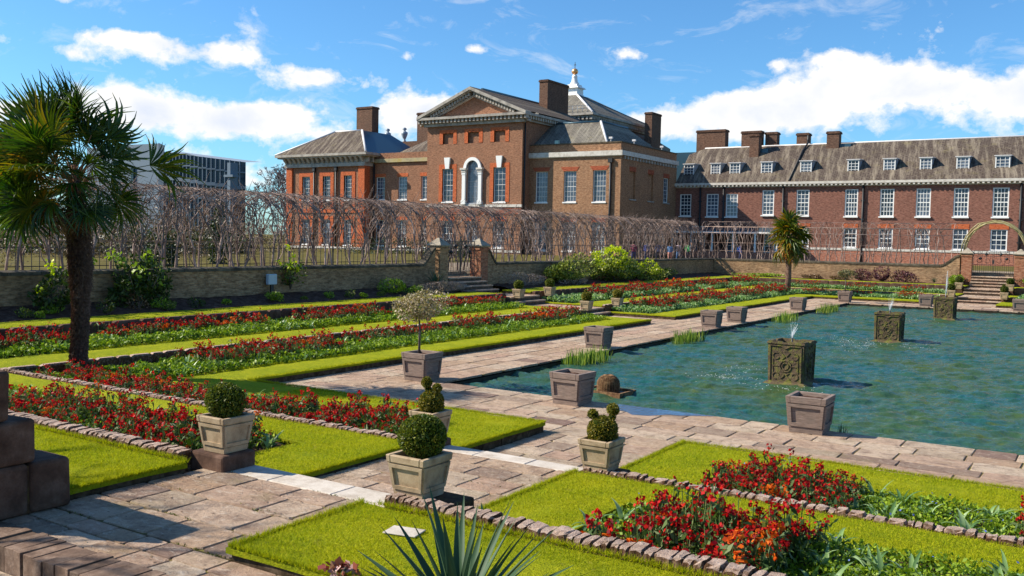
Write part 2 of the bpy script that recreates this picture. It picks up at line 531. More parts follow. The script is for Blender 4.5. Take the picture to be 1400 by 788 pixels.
GLASS = mat('old_window_glass', glass_fn)
SPRAY = mat('water_spray', lambda t, b: (
    b.inputs['Base Color'].__setattr__('default_value', (0.92, 0.95, 0.97, 1)),
    b.inputs['Roughness'].__setattr__('default_value', 0.3),
    b.inputs['Alpha'].__setattr__('default_value', 0.55)))


# ------------------------------------------------------------------ object helpers
def tag(o, label=None, cat=None, group=None, kind=None):
    if label:
        o['label'] = label
    if cat:
        o['category'] = cat
    if group:
        o['group'] = group
    if kind:
        o['kind'] = kind
    return o


def empty(name, loc=(0, 0, 0), rz=0.0, **kw):
    o = bpy.data.objects.new(name, None)
    o.empty_display_size = 0.3
    COL.objects.link(o)
    o.location = loc
    o.rotation_euler = (0, 0, rz)
    return tag(o, **kw)


def link(name, me, parent=None, loc=None, **kw):
    o = bpy.data.objects.new(name, me)
    COL.objects.link(o)
    if parent is not None:
        o.parent = parent
    if loc is not None:
        o.location = loc
    return tag(o, **kw)


def fastmesh(name, V, F, mats, mi=None, smooth=False):
    V = np.asarray(V, dtype=np.float32).reshape(-1, 3)
    F = np.asarray(F, dtype=np.int32)
    me = bpy.data.meshes.new(name)
    nf, k = F.shape
    me.vertices.add(len(V))
    me.vertices.foreach_set('co', V.ravel())
    me.loops.add(nf * k)
    me.loops.foreach_set('vertex_index', F.ravel())
    me.polygons.add(nf)
    me.polygons.foreach_set('loop_start', np.arange(0, nf * k, k, dtype=np.int32))
    me.polygons.foreach_set('loop_total', np.full(nf, k, dtype=np.int32))
    for m in (mats if isinstance(mats, (list, tuple)) else [mats]):
        me.materials.append(m)
    if mi is not None:
        me.polygons.foreach_set('material_index', np.asarray(mi, dtype=np.int32))
    if smooth:
        me.polygons.foreach_set('use_smooth', np.ones(nf, dtype=bool))
    me.update(calc_edges=True)
    return me


class MB:
    def __init__(s):
        s.v, s.f, s.m, s.sm = [], [], [], []

    def face(s, pts, mi=0, sm=False):
        n = len(s.v)
        s.v += [tuple(p) for p in pts]
        s.f.append(tuple(range(n, n + len(pts))))
        s.m.append(mi)
        s.sm.append(sm)

    def box(s, x0, y0, z0, x1, y1, z1, mi=0, skip=''):
        if x1 < x0: x0, x1 = x1, x0
        if y1 < y0: y0, y1 = y1, y0
        if z1 < z0: z0, z1 = z1, z0
        n = len(s.v)
        s.v += [(x0, y0, z0), (x1, y0, z0), (x1, y1, z0), (x0, y1, z0), (x0, y0, z1), (x1, y0, z1), (x1, y1, z1), (x0, y1, z1)]
        for k, f in (('b', (3, 2, 1, 0)), ('t', (4, 5, 6, 7)), ('s', (0, 1, 5, 4)), ('e', (1, 2, 6, 5)), ('n', (2, 3, 7, 6)), ('w', (3, 0, 4, 7))):
            if k not in skip:
                s.f.append(tuple(n + i for i in f))
                s.m.append(mi)
                s.sm.append(False)
        return s

    def hexa(s, p, mi=0):
        """eight corners: bottom ring then top ring"""
        n = len(s.v)
        s.v += [tuple(q) for q in p]
        for f in ((3, 2, 1, 0), (4, 5, 6, 7), (0, 1, 5, 4), (1, 2, 6, 5), (2, 3, 7, 6), (3, 0, 4, 7)):
            s.f.append(tuple(n + i for i in f))
            s.m.append(mi)
            s.sm.append(False)

    def frustum(s, cx, cy, z0, z1, a0, a1, mi=0, b0=None, b1=None):
        b0 = a0 if b0 is None else b0
        b1 = a1 if b1 is None else b1
        s.hexa([(cx - a0, cy - b0, z0), (cx + a0, cy - b0, z0), (cx + a0, cy + b0, z0), (cx - a0, cy + b0, z0),
                (cx - a1, cy - b1, z1), (cx + a1, cy - b1, z1), (cx + a1, cy + b1, z1), (cx - a1, cy + b1, z1)], mi)

    def tube(s, pts, rad, sides=6, mi=0, cap=True, sm=True):
        pts = [Vector(p) for p in pts]
        if not isinstance(rad, (list, tuple)):
            rad = [rad] * len(pts)
        ref = Vector((0.31, 0.17, 0.93))
        rings = []
        for i, p in enumerate(pts):
            a = pts[max(0, i - 1)]
            b = pts[min(len(pts) - 1, i + 1)]
            d = (b - a).normalized()
            x = d.cross(ref)
            if x.length < 1e-3:
                x = d.cross(Vector((1, 0, 0)))
            x.normalize()
            y = d.cross(x)
            n = len(s.v)
            for k in range(sides):
                t = 2 * math.pi * k / sides
                s.v.append(tuple(p + rad[i] * (math.cos(t) * x + math.sin(t) * y)))
            rings.append(n)
        for a, b in zip(rings, rings[1:]):
            for k in range(sides):
                j = (k + 1) % sides
                s.f.append((a + k, b + k, b + j, a + j))
                s.m.append(mi)
                s.sm.append(sm)
        if cap:
            for r_, rev in ((rings[0], False), (rings[-1], True)):
                q = tuple(range(r_, r_ + sides))
                s.f.append(q[::-1] if rev else q)
                s.m.append(mi)
                s.sm.append(False)

    def lathe(s, prof, cx=0, cy=0, sides=16, mi=0, sm=True):
        rings = []
        for r_, z in prof:
            n = len(s.v)
            for k in range(sides):
                t = 2 * math.pi * k / sides
                s.v.append((cx + r_ * math.cos(t), cy + r_ * math.sin(t), z))
            rings.append(n)
        for a, b in zip(rings, rings[1:]):
            for k in range(sides):
                j = (k + 1) % sides
                s.f.append((a + k, a + j, b + j, b + k))
                s.m.append(mi)
                s.sm.append(sm)

    def mesh(s, name, mats):
        me = bpy.data.meshes.new(name)
        me.from_pydata(s.v, [], s.f)
        for m in (mats if isinstance(mats, (list, tuple)) else [mats]):
            me.materials.append(m)
        me.polygons.foreach_set('material_index', s.m)
        me.polygons.foreach_set('use_smooth', s.sm)
        me.update()
        return me

    def build(s, name, mats, parent=None, loc=None, **kw):
        return link(name, s.mesh(name, mats), parent, loc, **kw)


def bevel(o, w=0.01, seg=1):
    m = o.modifiers.new('bevel', 'BEVEL')
    m.width = w
    m.segments = seg
    m.limit_method = 'ANGLE'
    return o


def copy_tree(o, parent=None):
    c = o.copy()
    COL.objects.link(c)
    if parent is not None:
        c.parent = parent
    for ch in list(o.children):
        copy_tree(ch, c)
    return c


def leaves(P, size, up=0.3, aspect=0.5, jitter=0.4, normals=None):
    """one bent diamond leaf (2 tris as a quad) per point; returns V, F"""
    n = len(P)
    d = rng.normal(size=(n, 3))
    if normals is not None:
        d = d * 0.6 + normals
    d[:, 2] += up
    d /= np.linalg.norm(d, axis=1)[:, None]
    e = rng.normal(size=(n, 3))
    sd = np.cross(d, e)
    sd /= np.linalg.norm(sd, axis=1)[:, None]
    s_ = size * (1 + jitter * rng.uniform(-1, 1, n))[:, None]
    V = np.empty((n, 4, 3))
    V[:, 0] = P - d * s_ * 0.5
    V[:, 1] = P + sd * s_ * aspect * 0.5
    V[:, 2] = P + d * s_ * 0.5
    V[:, 3] = P - sd * s_ * aspect * 0.5
    F = np.arange(n * 4).reshape(n, 4)
    return V.reshape(-1, 3), F


def blob_points(n, r=(1, 1, 1), shell=0.55, lumps=0.18, flat=None, seed=0):
    g = np.random.default_rng(seed)
    d = g.normal(size=(n, 3))
    d /= np.linalg.norm(d, axis=1)[:, None]
    q = np.zeros(n)
    for k in range(7):
        c = g.normal(size=3)
        c /= np.linalg.norm(c)
        q += lumps * np.clip((d @ c - 0.45) * 2.2, 0, 1)
    rad = (shell + (1 - shell) * g.uniform(0, 1, n) ** 0.6) * (1 + q - lumps)
    P = d * rad[:, None] * np.array(r)
    if flat is not None:
        P[:, 2] = np.maximum(P[:, 2], flat)
    return P, d

# ================================================================== GARDEN LEVELS (metres; z 0 = paving round the pond)
L, PW, NS = 40.76, 12.92, 0.54         # pond length, pond width, extra depth of the camera-side terraces
Z1, Z2, Z3, ZW = 0.19, 0.45, 0.93, 1.80
LY0, LY1 = 18.59, 21.17                # side path
FX0, FX1 = 5.17, 7.75                  # far path
NX0, NX1 = 4.95, 7.62                  # camera-side path
WATER_Z = -0.20
GX1 = 27.0


def sheet(name, rects, z, m, kind='structure', **kw):
    b = MB()
    for x0, y0, x1, y1 in rects:
        b.face([(x0, y0, z), (x1, y0, z), (x1, y1, z), (x0, y1, z)])
    return b.build(name, m, kind=kind, **kw)


GROUND = rough_mat('rough_park_grass', [(0.08, 0.07, 0.02), (0.13, 0.11, 0.03), (0.20, 0.15, 0.07)], 0.6, 1.0, 0.4, 8, spec=0.05)
big = 1500
sheet('ground', [(-big, 55.36, big, big), (-big, -big, -14.6, 55.36), (GX1 + .1, -15, big, 54.9)], ZW - 0.08, GROUND)
sheet('ground', [(-14.15, -big, big, -15)], 0.50, GROUND)
sheet('terrace_ground', [(-14.15, -15, GX1 + .1, 54.9)], -1.2, SOIL)
# gravel walks behind the walls
sheet('gravel_walk', [(-24.5, -20, -14.6, 61), (-14.6, 55.36, 24, 61)], ZW - 0.04, PATHG)

# ---- terraces: lawn strips, beds
lawn_b, turf_b = [], []


def lawn(x0, y0, x1, y1, z, zb, grow=0.0):
    """a lawn strip: mown top with a slightly rounded lip over a dark turf/stone side"""
    b = MB()
    nx = max(1, int((x1 - x0) / 0.5))
    ny = max(1, int((y1 - y0) / 0.5))
    n0 = len(b.v)
    for j in range(ny + 1):
        for i in range(nx + 1):
            x = x0 + (x1 - x0) * i / nx
            y = y0 + (y1 - y0) * j / ny
            ed = i in (0, nx) or j in (0, ny)
            b.v.append((x + (0 if not ed else random.uniform(-.022, .022)), y + (0 if not ed else random.uniform(-.022, .022)), z + random.uniform(-0.008, 0.010) - (0.018 if ed else 0)))
    for j in range(ny):
        for i in range(nx):
            a = n0 + j * (nx + 1) + i
            b.f.append((a, a + 1, a + nx + 2, a + nx + 1))
            b.m.append(0)
            b.sm.append(True)
    def lip(idx):
        for p, q in zip(idx, idx[1:]):
            P_, Q_ = b.v[p], b.v[q]
            b.face([(P_[0], P_[1], z - 0.07), (Q_[0], Q_[1], z - 0.07), Q_, P_], 0)
    w_ = nx + 1
    lip([n0 + i for i in range(w_)])
    lip([n0 + nx + j * w_ for j in range(ny + 1)])
    lip([n0 + ny * w_ + i for i in range(w_)][::-1])
    lip([n0 + j * w_ for j in range(ny + 1)][::-1])
    o = b.build('lawn', LAWN, kind='structure')
    s = MB()
    s.box(x0 + .02, y0 + .02, zb, x1 - .02, y1 - .02, z - 0.045, skip='')
    so = s.build('turf_side', LAWN_EDGE, o)
    return o


G1, B1, E1, G2a, G2b, E2, G3b, WO = 2.9, 4.3, 6.43, 6.62, 8.4, 10.27, 12.2, 13.76
B2N = 8.15 - NS
RX = PW                                                       # mirror line helper: right side x = PW + d
# strips as (x0,y0,x1,y1)
def N(d): return -(d + NS)
def Fy(d): return L + d
# grass 1
lawn(-B1, LY1, -G1, Fy(B1), Z1, -.3); lawn(-B1, N(B1), -G1, LY0, Z1, -.3)
lawn(-G1 + .001, N(B1), NX0, N(G1), Z1, -.3); lawn(NX1, N(B1), RX + G1, N(G1), Z1, -.3)
lawn(-G1 + .001, Fy(G1), FX0, Fy(B1), Z1, -.3); lawn(FX1, Fy(G1), RX + G1, Fy(B1), Z1, -.3)
lawn(RX + G1 + .001, N(B1), RX + B1, Fy(B1), Z1, -.3)
# turf returns at the ends of the lower beds
lawn(3.55, N(E1 - .02), NX0, N(B1) - .001, Z1, -.3); lawn(NX1, N(E1 - .02), 8.95, N(B1) - .001, Z1, -.3)
lawn(-E1 + .02, 17.4, -B1 - .001, LY0, Z1, -.3); lawn(-E1 + .02, LY1, -B1 - .001, 21.5, Z1, -.3)
lawn(4.3, Fy(B1) + .001, FX0, Fy(E1) - .02, Z1, -.3); lawn(FX1, Fy(B1) + .001, 8.6, Fy(E1) - .02, Z1, -.3)
# grass 2
lawn(-G2b, LY1, -G2a, Fy(G2b), Z2, 0); lawn(-G2b, N(B2N), -G2a, LY0, Z2, 0)
lawn(-G2a + .001, N(B2N), NX0, N(G2a), Z2, 0); lawn(NX1, N(B2N), RX + G2a, N(G2a), Z2, 0)
lawn(-G2a + .001, Fy(G2a), FX0, Fy(G2b), Z2, 0); lawn(FX1, Fy(G2a), RX + G2a, Fy(G2b), Z2, 0)
lawn(RX + G2a + .001, N(B2N), RX + G2b, Fy(G2b), Z2, 0)
lawn(3.55, N(E2 - .02), NX0, N(B2N) - .001, Z2, 0); lawn(NX1, N(E2 - .02), 8.85, N(B2N) - .001, Z2, 0)
lawn(-E2 + .02, 17.4, -G2b - .001, LY0, Z2, 0); lawn(-E2 + .02, LY1, -G2b - .001, 21.5, Z2, 0)
lawn(4.3, Fy(G2b) + .001, FX0, Fy(E2) - .02, Z2, 0); lawn(FX1, Fy(G2b) + .001, 8.6, Fy(E2) - .02, Z2, 0)
# grass 3
E2i = E2 + .26
lawn(-G3b, LY1, -E2i, Fy(G3b), Z3, .2); lawn(-G3b, N(G3b), -E2i, LY0, Z3, .2)
lawn(-E2i + .001, N(G3b), 4.72, N(E2i), .88, .2); lawn(NX1 - .25, N(G3b), RX + E2i, N(E2i), .88, .2)
lawn(-E2i + .001, Fy(E2i), FX0, Fy(G3b), Z3, .2); lawn(FX1, Fy(E2i), RX + E2i, Fy(G3b), Z3, .2)
lawn(RX + E2i + .001, N(G3b), RX + G3b, Fy(G3b), Z3, .2)


def soil(x0, y0, x1, y1, z, tilt=None):
    b = MB()
    n = 0.3
    nx, ny = max(1, int((x1 - x0) / n)), max(1, int((y1 - y0) / n))
    for j in range(ny + 1):
        for i in range(nx + 1):
            x, y = x0 + (x1 - x0) * i / nx, y0 + (y1 - y0) * j / ny
            b.v.append((x, y, z + random.uniform(-.03, .03) + (tilt(x, y) if tilt else 0)))
    for j in range(ny):
        for i in range(nx):
            a = j * (nx + 1) + i
            b.f.append((a, a + 1, a + nx + 2, a + nx + 1)); b.m.append(0); b.sm.append(True)
    return b.build('flower_bed_soil', SOIL, kind='structure')


ZB1, ZB2 = 0.10, 0.37
BEDS = {}
def bed(name, x0, y0, x1, y1, z, tilt=None):
    soil(x0, y0, x1, y1, z, tilt)
    BEDS[name] = (x0, y0, x1, y1, z)
bed('L1a', -E1, N(E1), -B1 + .02, 17.4, ZB1); bed('L1b', -E1, 21.5, -B1 + .02, Fy(E1), ZB1)
bed('N1a', -B1 + .02, N(E1), 3.55, N(B1) + .02, ZB1); bed('N1b', 8.95, N(E1), RX + E1, N(B1) + .02, ZB1)
bed('F1a', -B1 + .02, Fy(B1) - .02, 4.3, Fy(E1), ZB1); bed('F1b', 8.6, Fy(B1) - .02, RX + E1, Fy(E1), ZB1)
bed('L2a', -E2, N(E2), -G2b + .02, 17.4, ZB2); bed('L2b', -E2, 21.5, -G2b + .02, Fy(E2), ZB2)
bed('N2a', -G2b + .02, N(E2), 3.55, N(B2N) + .02, ZB2); bed('N2b', 8.85, N(E2), RX + E2, N(B2N) + .02, ZB2)
bed('F2a', -G2b + .02, Fy(G2b) - .02, 4.3, Fy(E2), ZB2); bed('F2b', 8.6, Fy(G2b) - .02, RX + E2, Fy(E2), ZB2)
bed('L3a', -WO, N(WO), -G3b + .02, LY0 - 1.3, Z3 - .02, lambda x, y: max(0, -x - 12.2) * .18)
bed('L3b', -WO, LY1 + 1.0, -G3b + .02, Fy(WO), Z3 - .02, lambda x, y: max(0, -x - 12.2) * .12)
bed('F3a', -G3b + .02, Fy(G3b) - .02, FX0 - .8, Fy(WO), Z3 - .02); bed('F3b', FX1 + .8, Fy(G3b) - .02, RX + WO, Fy(WO), Z3 - .02)
bed('N3a', -G3b, -14.9, 3.2, N(G3b) + .02, Z3 - .08); bed('N3b', 8.85, -14.9, RX + WO, N(G3b) + .02, Z3 - .10)

# ---- edging stones (retaining edge at the foot of each upper lawn)
UNIT = []
for k in range(14):
    b = MB()
    g = np.random.default_rng(100 + k)
    n = 5
    gx = [-1, -.72, 0, .72, 1]
    q = g.normal(size=(n, n)) * (.030 if k < 9 else .006)
    for a in range(n):
        for c in range(n):
            x, y = gx[a], gx[c]
            rr_ = max(abs(x), abs(y))
            z = (1.0 - .10 * (rr_ > .9) - .10 * (abs(x) > .9) * (abs(y) > .9)) + q[a, c] * (.6 if rr_ < .9 else 1)
            b.v.append((x * .5 * (1 - .05 * (abs(y) > .9)) + g.normal() * (.012 if k < 9 else .003), y * .5 * (1 - .05 * (abs(x) > .9)) + g.normal() * (.02 if k < 9 else .006) * (y < 0), z))
    for a in range(n - 1):
        for c in range(n - 1):
            i_ = a * n + c
            b.f.append((i_, i_ + n, i_ + n + 1, i_ + 1)); b.m.append(0); b.sm.append(False)
    ring = [c for c in range(n)] + [a * n + n - 1 for a in range(1, n)] + [(n - 1) * n + c for c in range(n - 2, -1, -1)] + [a * n for a in range(n - 2, 0, -1)]
    m0 = len(b.v)
    for r_ in ring:
        x, y, z = b.v[r_]; b.v.append((x * 1.04 + g.normal() * .02, y * 1.04 + g.normal() * .03, .35))
    m1 = len(b.v)
    for r_ in ring:
        x, y, z = b.v[r_]; b.v.append((x, y, -.1))
    kk = len(ring)
    for t_ in range(kk):
        u_ = (t_ + 1) % kk
        b.f.append((ring[t_], ring[u_], m0 + u_, m0 + t_)); b.m.append(0); b.sm.append(False)
        b.f.append((m0 + t_, m0 + u_, m1 + u_, m1 + t_)); b.m.append(0); b.sm.append(False)
    UNIT.append(b)
UM = {}
def unit(k, m):
    key = (k, m.name)
    if key not in UM:
        UM[key] = UNIT[k].mesh('stone', [m])
    return UM[key]


def stone_row(name, x0, y0, x1, y1, depth, z0, z1, size, m, side, label, limit=300, cat='stone edging'):
    """a row of rough stones from (x0,y0) to (x1,y1); side = angle their rough face looks to"""
    d = math.hypot(x1 - x0, y1 - y0)
    n = max(1, int(d / size))
    root = empty(name, (x0, y0, z0), label=label, cat=cat)
    base = MB()
    ux, uy = (x1 - x0) / d, (y1 - y0) / d
    nx_, ny_ = -uy, ux
    h = depth / 2 - .02
    pts = [(nx_ * -h, ny_ * -h), (ux * d + nx_ * -h, uy * d + ny_ * -h), (ux * d + nx_ * h, uy * d + ny_ * h), (nx_ * h, ny_ * h)]
    base.hexa([(a, b_, -.02) for a, b_ in pts] + [(a, b_, (z1 - z0) * .80) for a, b_ in pts])
    base.build('mortar_bed', KERBD, root)
    n = min(n, limit)
    pos, w_ = 0.0, [random.choice((.7, .9, 1.0, 1.2, 1.7)) * random.uniform(.85, 1.15) for _ in range(n)]
    t = sum(w_)
    for q in w_:
        ln = d * q / t
        o = link('stone', unit(random.randrange(9) if size < .3 else random.randrange(9, 14), m), root)
        c = pos + ln / 2
        o.location = (ux * c, uy * c, 0)
        o.rotation_euler = (0, 0, side + R(random.uniform(-3, 3)))
        o.scale = (ln * random.uniform(.97, 1.02), depth * random.uniform(.95, 1.04), (z1 - z0) * (random.uniform(.93, 1.04) if size < .3 else random.uniform(.985, 1.01)))
        pos += ln
    return root


e2y, e1y = N(E2 + .12), N(E1 + .09)
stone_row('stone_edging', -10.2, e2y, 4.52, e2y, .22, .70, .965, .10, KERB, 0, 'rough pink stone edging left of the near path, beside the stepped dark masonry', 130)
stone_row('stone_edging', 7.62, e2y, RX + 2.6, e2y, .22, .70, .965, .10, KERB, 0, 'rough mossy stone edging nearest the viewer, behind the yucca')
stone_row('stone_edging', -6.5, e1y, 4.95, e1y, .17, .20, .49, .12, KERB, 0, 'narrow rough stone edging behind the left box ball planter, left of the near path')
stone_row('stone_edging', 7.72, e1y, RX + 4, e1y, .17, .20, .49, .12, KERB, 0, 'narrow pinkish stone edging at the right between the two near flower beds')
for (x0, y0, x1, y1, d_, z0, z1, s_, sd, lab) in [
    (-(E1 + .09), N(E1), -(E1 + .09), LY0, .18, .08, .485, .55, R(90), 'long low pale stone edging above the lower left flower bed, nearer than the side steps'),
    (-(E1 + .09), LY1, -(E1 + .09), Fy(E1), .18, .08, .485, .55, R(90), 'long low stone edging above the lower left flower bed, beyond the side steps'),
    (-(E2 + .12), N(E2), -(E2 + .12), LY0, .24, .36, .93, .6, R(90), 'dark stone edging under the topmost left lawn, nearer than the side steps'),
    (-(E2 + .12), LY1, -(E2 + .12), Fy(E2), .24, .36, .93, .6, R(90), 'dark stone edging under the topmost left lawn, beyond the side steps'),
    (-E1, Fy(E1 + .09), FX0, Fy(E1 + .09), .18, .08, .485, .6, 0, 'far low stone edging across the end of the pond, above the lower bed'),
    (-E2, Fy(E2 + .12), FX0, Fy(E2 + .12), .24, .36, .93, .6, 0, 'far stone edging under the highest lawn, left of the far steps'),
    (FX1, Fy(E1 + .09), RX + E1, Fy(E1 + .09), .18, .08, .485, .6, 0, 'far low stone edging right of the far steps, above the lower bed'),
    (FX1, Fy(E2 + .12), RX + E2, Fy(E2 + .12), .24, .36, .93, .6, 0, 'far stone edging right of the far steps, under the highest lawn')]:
    stone_row('stone_edging', x0, y0, x1, y1, d_, z0, z1, s_, KERB if z1 < .9 else DARKSTONE, sd, lab)  # upper edging dark: shade on its left faces put into the stone colour

# ---- paving: worn slabs laid one by one
SL = []
for k in range(8):
    g = np.random.default_rng(300 + k)
    j = lambda a: float(g.uniform(-a, a))
    b = MB()
    b.v = [(-.5, -.5, -1), (.5, -.5, -1), (.5, .5, -1), (-.5, .5, -1)]
    # irregular top outline with worn corners
    o_ = []
    for (x, y) in ((-.5, -.5), (.5, -.5), (.5, .5), (-.5, .5)):
        c = .03 + abs(j(.05))
        if x * y > 0:
            o_ += [(x, y - math.copysign(c, y)), (x - math.copysign(c, x), y)]
        else:
            o_ += [(x - math.copysign(c, x), y), (x, y - math.copysign(c, y))]
    o_ = [(x + j(.008), y + j(.008)) for x, y in o_]
    n0 = len(b.v)
    b.v = []
    b.v += [(x, y, -1) for x, y in o_] + [(x, y, -.25) for x, y in o_] + [(x * .975, y * .975, 0 + j(.08)) for x, y in o_]
    for r_ in (0, 8):
        for i in range(8):
            q = (i + 1) % 8
            b.f.append((r_ + i, r_ + q, r_ + 8 + q, r_ + 8 + i)); b.m.append(0); b.sm.append(False)
    b.f.append(tuple(range(16, 24))); b.m.append(0); b.sm.append(False)
    SL.append(b)
SM = {}
def slabmesh(k, m):
    if (k, m.name) not in SM:
        SM[(k, m.name)] = SL[k].mesh('slab', [m])
    return SM[(k, m.name)]


def paving(name, x0, y0, x1, y1, z, along='x', row=(.42, .72), ln=(.55, 1.3), gap=.020, th=.05, m=None, label=None, limit=300, wob=.003, skip=None):
    root = tag(sheet(name, [(x0, y0, x1, y1)], z - .018, JOINT), kind='structure')
    a0, a1, b0, b1 = (x0, x1, y0, y1) if along == 'x' else (y0, y1, x0, x1)
    cells, v = [], b0
    while v < b1 - .05:
        h = random.uniform(*row)
        if b1 - v - h < row[0] * .6:
            h = b1 - v
        u = a0 - random.uniform(0, ln[0])
        while u < a1 - .05:
            w_ = random.uniform(*ln)
            uu, ue = max(u, a0), min(u + w_, a1)
            if a1 - ue < .25:
                ue = a1
            if ue - uu > .12:
                cells.append((uu, v, ue, v + h))
            u = max(ue, u + w_)
        v += h
    def dist(c):
        X, Y = ((c[0] + c[2]) / 2, (c[1] + c[3]) / 2) if along == 'x' else ((c[1] + c[3]) / 2, (c[0] + c[2]) / 2)
        return (X - CAM.x) ** 2 + (Y - CAM.y) ** 2
    cells.sort(key=dist)
    rest = MB()
    for i, (u0, v0, u1, v1) in enumerate(cells):
        if along == 'x':
            X0, Y0, X1, Y1 = u0, v0, u1, v1
        else:
            X0, Y0, X1, Y1 = v0, u0, v1, u1
        if i < limit:
            o = link('slab', slabmesh(random.randrange(8), m or SLAB), root)
            o.location = ((X0 + X1) / 2, (Y0 + Y1) / 2, z + random.uniform(-wob, wob))
            o.scale = (X1 - X0 - gap, Y1 - Y0 - gap, th)
            o.rotation_euler = (R(random.uniform(-.2, .2)), R(random.uniform(-.2, .2)), R(random.uniform(-.3, .3)))
        else:
            rest.box(X0 + gap / 2, Y0 + gap / 2, z - .03, X1 - gap / 2, Y1 - gap / 2, z + random.uniform(-.003, .003), skip='b')
    if rest.v:
        rest.build('slabs', m or SLAB, root, kind='stuff')
    return root


paving('paving', -2.9, N(G1) + .02, RX + 2.9, 0, 0, 'x', (.40, .75), (.55, 1.25))
paving('paving', -2.9, 0, 0, L, 0, 'y', (.45, .75), (.6, 1.3))
paving('paving', -2.9, L, RX + 2.9, L + 2.9, 0, 'x', (.5, .8), (.6, 1.3), limit=120)
paving('paving', RX, 0, RX + 2.9, L, 0, 'y', (.5, .8), (.6, 1.3), limit=40)
# path on the camera side: three levels
NL1, NL2, NL3 = .36, .56, .76
paving('path', NX0, N(G1) + .02 - 2.72, NX1, N(G1) + .02, 0.0, 'x', (.45, .6), (.5, 1.1))
paving('path', NX0, -10.02, NX1, -7.0, NL1, 'x', (.42, .62), (.5, 1.1))
paving('path', 4.72, -12.72, NX1 - .25, -10.78, NL3, 'x', (.42, .62), (.5, 1.1))
paving('path', 4.72, -13.30, 8.75, -12.74, NL3, 'x', (.24, .32), (.3, .6))
RISER = rough_mat('dark_step_riser', [(0.05, 0.03, 0.02), (0.12, 0.08, 0.055), (0.20, 0.14, 0.10)], 5, .95, .5, 25)  # darker than the treads; shade on side-step risers put into the colour
def step(name, x0, y0, x1, y1, z, h, m=None, cut=3, along='x', nose=(0, 0)):
    """tread stones with a projecting nosing over a darker recessed riser"""
    root = empty(name, ((x0 + x1) / 2, (y0 + y1) / 2, z - h), kind='structure')
    ox, oy = (x0 + x1) / 2, (y0 + y1) / 2
    for k in range(cut):
        b = MB()
        if along == 'x':
            A = (x0 + (x1 - x0) * k / cut + .003, y0, x0 + (x1 - x0) * (k + 1) / cut - .003, y1)
        else:
            A = (x0, y0 + (y1 - y0) * k / cut + .003, x1, y0 + (y1 - y0) * (k + 1) / cut - .003)
        b.box(A[0] - ox + min(0, nose[0]), A[1] - oy + min(0, nose[1]), h - .065, A[2] - ox + max(0, nose[0]), A[3] - oy + max(0, nose[1]), h + random.uniform(-.003, .003))
        bevel(b.build('step_stone', m or SLAB, root), .012)
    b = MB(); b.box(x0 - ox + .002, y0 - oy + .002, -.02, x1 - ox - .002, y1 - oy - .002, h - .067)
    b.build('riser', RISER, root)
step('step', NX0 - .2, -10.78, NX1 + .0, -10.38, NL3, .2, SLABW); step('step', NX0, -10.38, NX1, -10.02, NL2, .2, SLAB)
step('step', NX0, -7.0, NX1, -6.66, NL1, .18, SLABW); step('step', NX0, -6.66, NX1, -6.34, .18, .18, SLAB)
sheet('terrace_base', [(4.0, -13.6, 8.4, -10.0)], .3, SOIL)
# side path to the left gate
paving('path', -6.2, LY0, -2.9, LY1, 0, 'y', (.5, .7), (.6, 1.2))
step('step', -6.5, LY0, -6.15, LY1, .18, .18, None, 3, 'y', (.04, 0)); step('step', -6.9, LY0, -6.5, LY1, .36, .18, None, 3, 'y', (.04, 0))
paving('path', -9.7, LY0, -6.9, LY1, .36, 'y', (.5, .7), (.6, 1.2))
step('step', -10.05, LY0, -9.7, LY1, .56, .2, None, 3, 'y', (.04, 0)); step('step', -10.45, LY0, -10.05, LY1, .76, .2, None, 3, 'y', (.04, 0))
paving('path', -12.5, LY0, -10.45, LY1, .76, 'y', (.5, .7), (.6, 1.2))
for k in range(4):
    step('step', -12.85 - .36 * k, LY0 - .1, -12.5 - .36 * k, LY1 + .1, .95 + .19 * k, .19, None, 3, 'y', (.04, 0))
step('gate_sill', -14.6, LY0 - .1, -13.94, LY1 + .1, 1.53, .5, SLAB, 3, 'y')
# far path to the right gate
paving('path', FX0, L + 2.9, FX1, L + 6.15, 0, 'x', (.5, .7), (.6, 1.2))
step('step', FX0, L + 6.15, FX1, L + 6.5, .18, .18, nose=(0, -.05)); step('step', FX0, L + 6.5, FX1, L + 6.9, .36, .18, nose=(0, -.05))
paving('path', FX0, L + 6.9, FX1, L + 9.7, .36, 'x', (.5, .7), (.6, 1.2))
step('step', FX0, L + 9.7, FX1, L + 10.05, .56, .2, nose=(0, -.05)); step('step', FX0, L + 10.05, FX1, L + 10.45, .76, .2, nose=(0, -.05))
paving('path', FX0, L + 10.45, FX1, L + 12.5, .76, 'x', (.5, .7), (.6, 1.2))
for k in range(4):
    step('step', FX0, L + 12.5 + .36 * k, FX1, L + 12.85 + .36 * k, .95 + .19 * k, .19, nose=(0, -.05))
step('gate_sill', FX0, L + 13.94, FX1, L + 14.6, 1.53, .5)

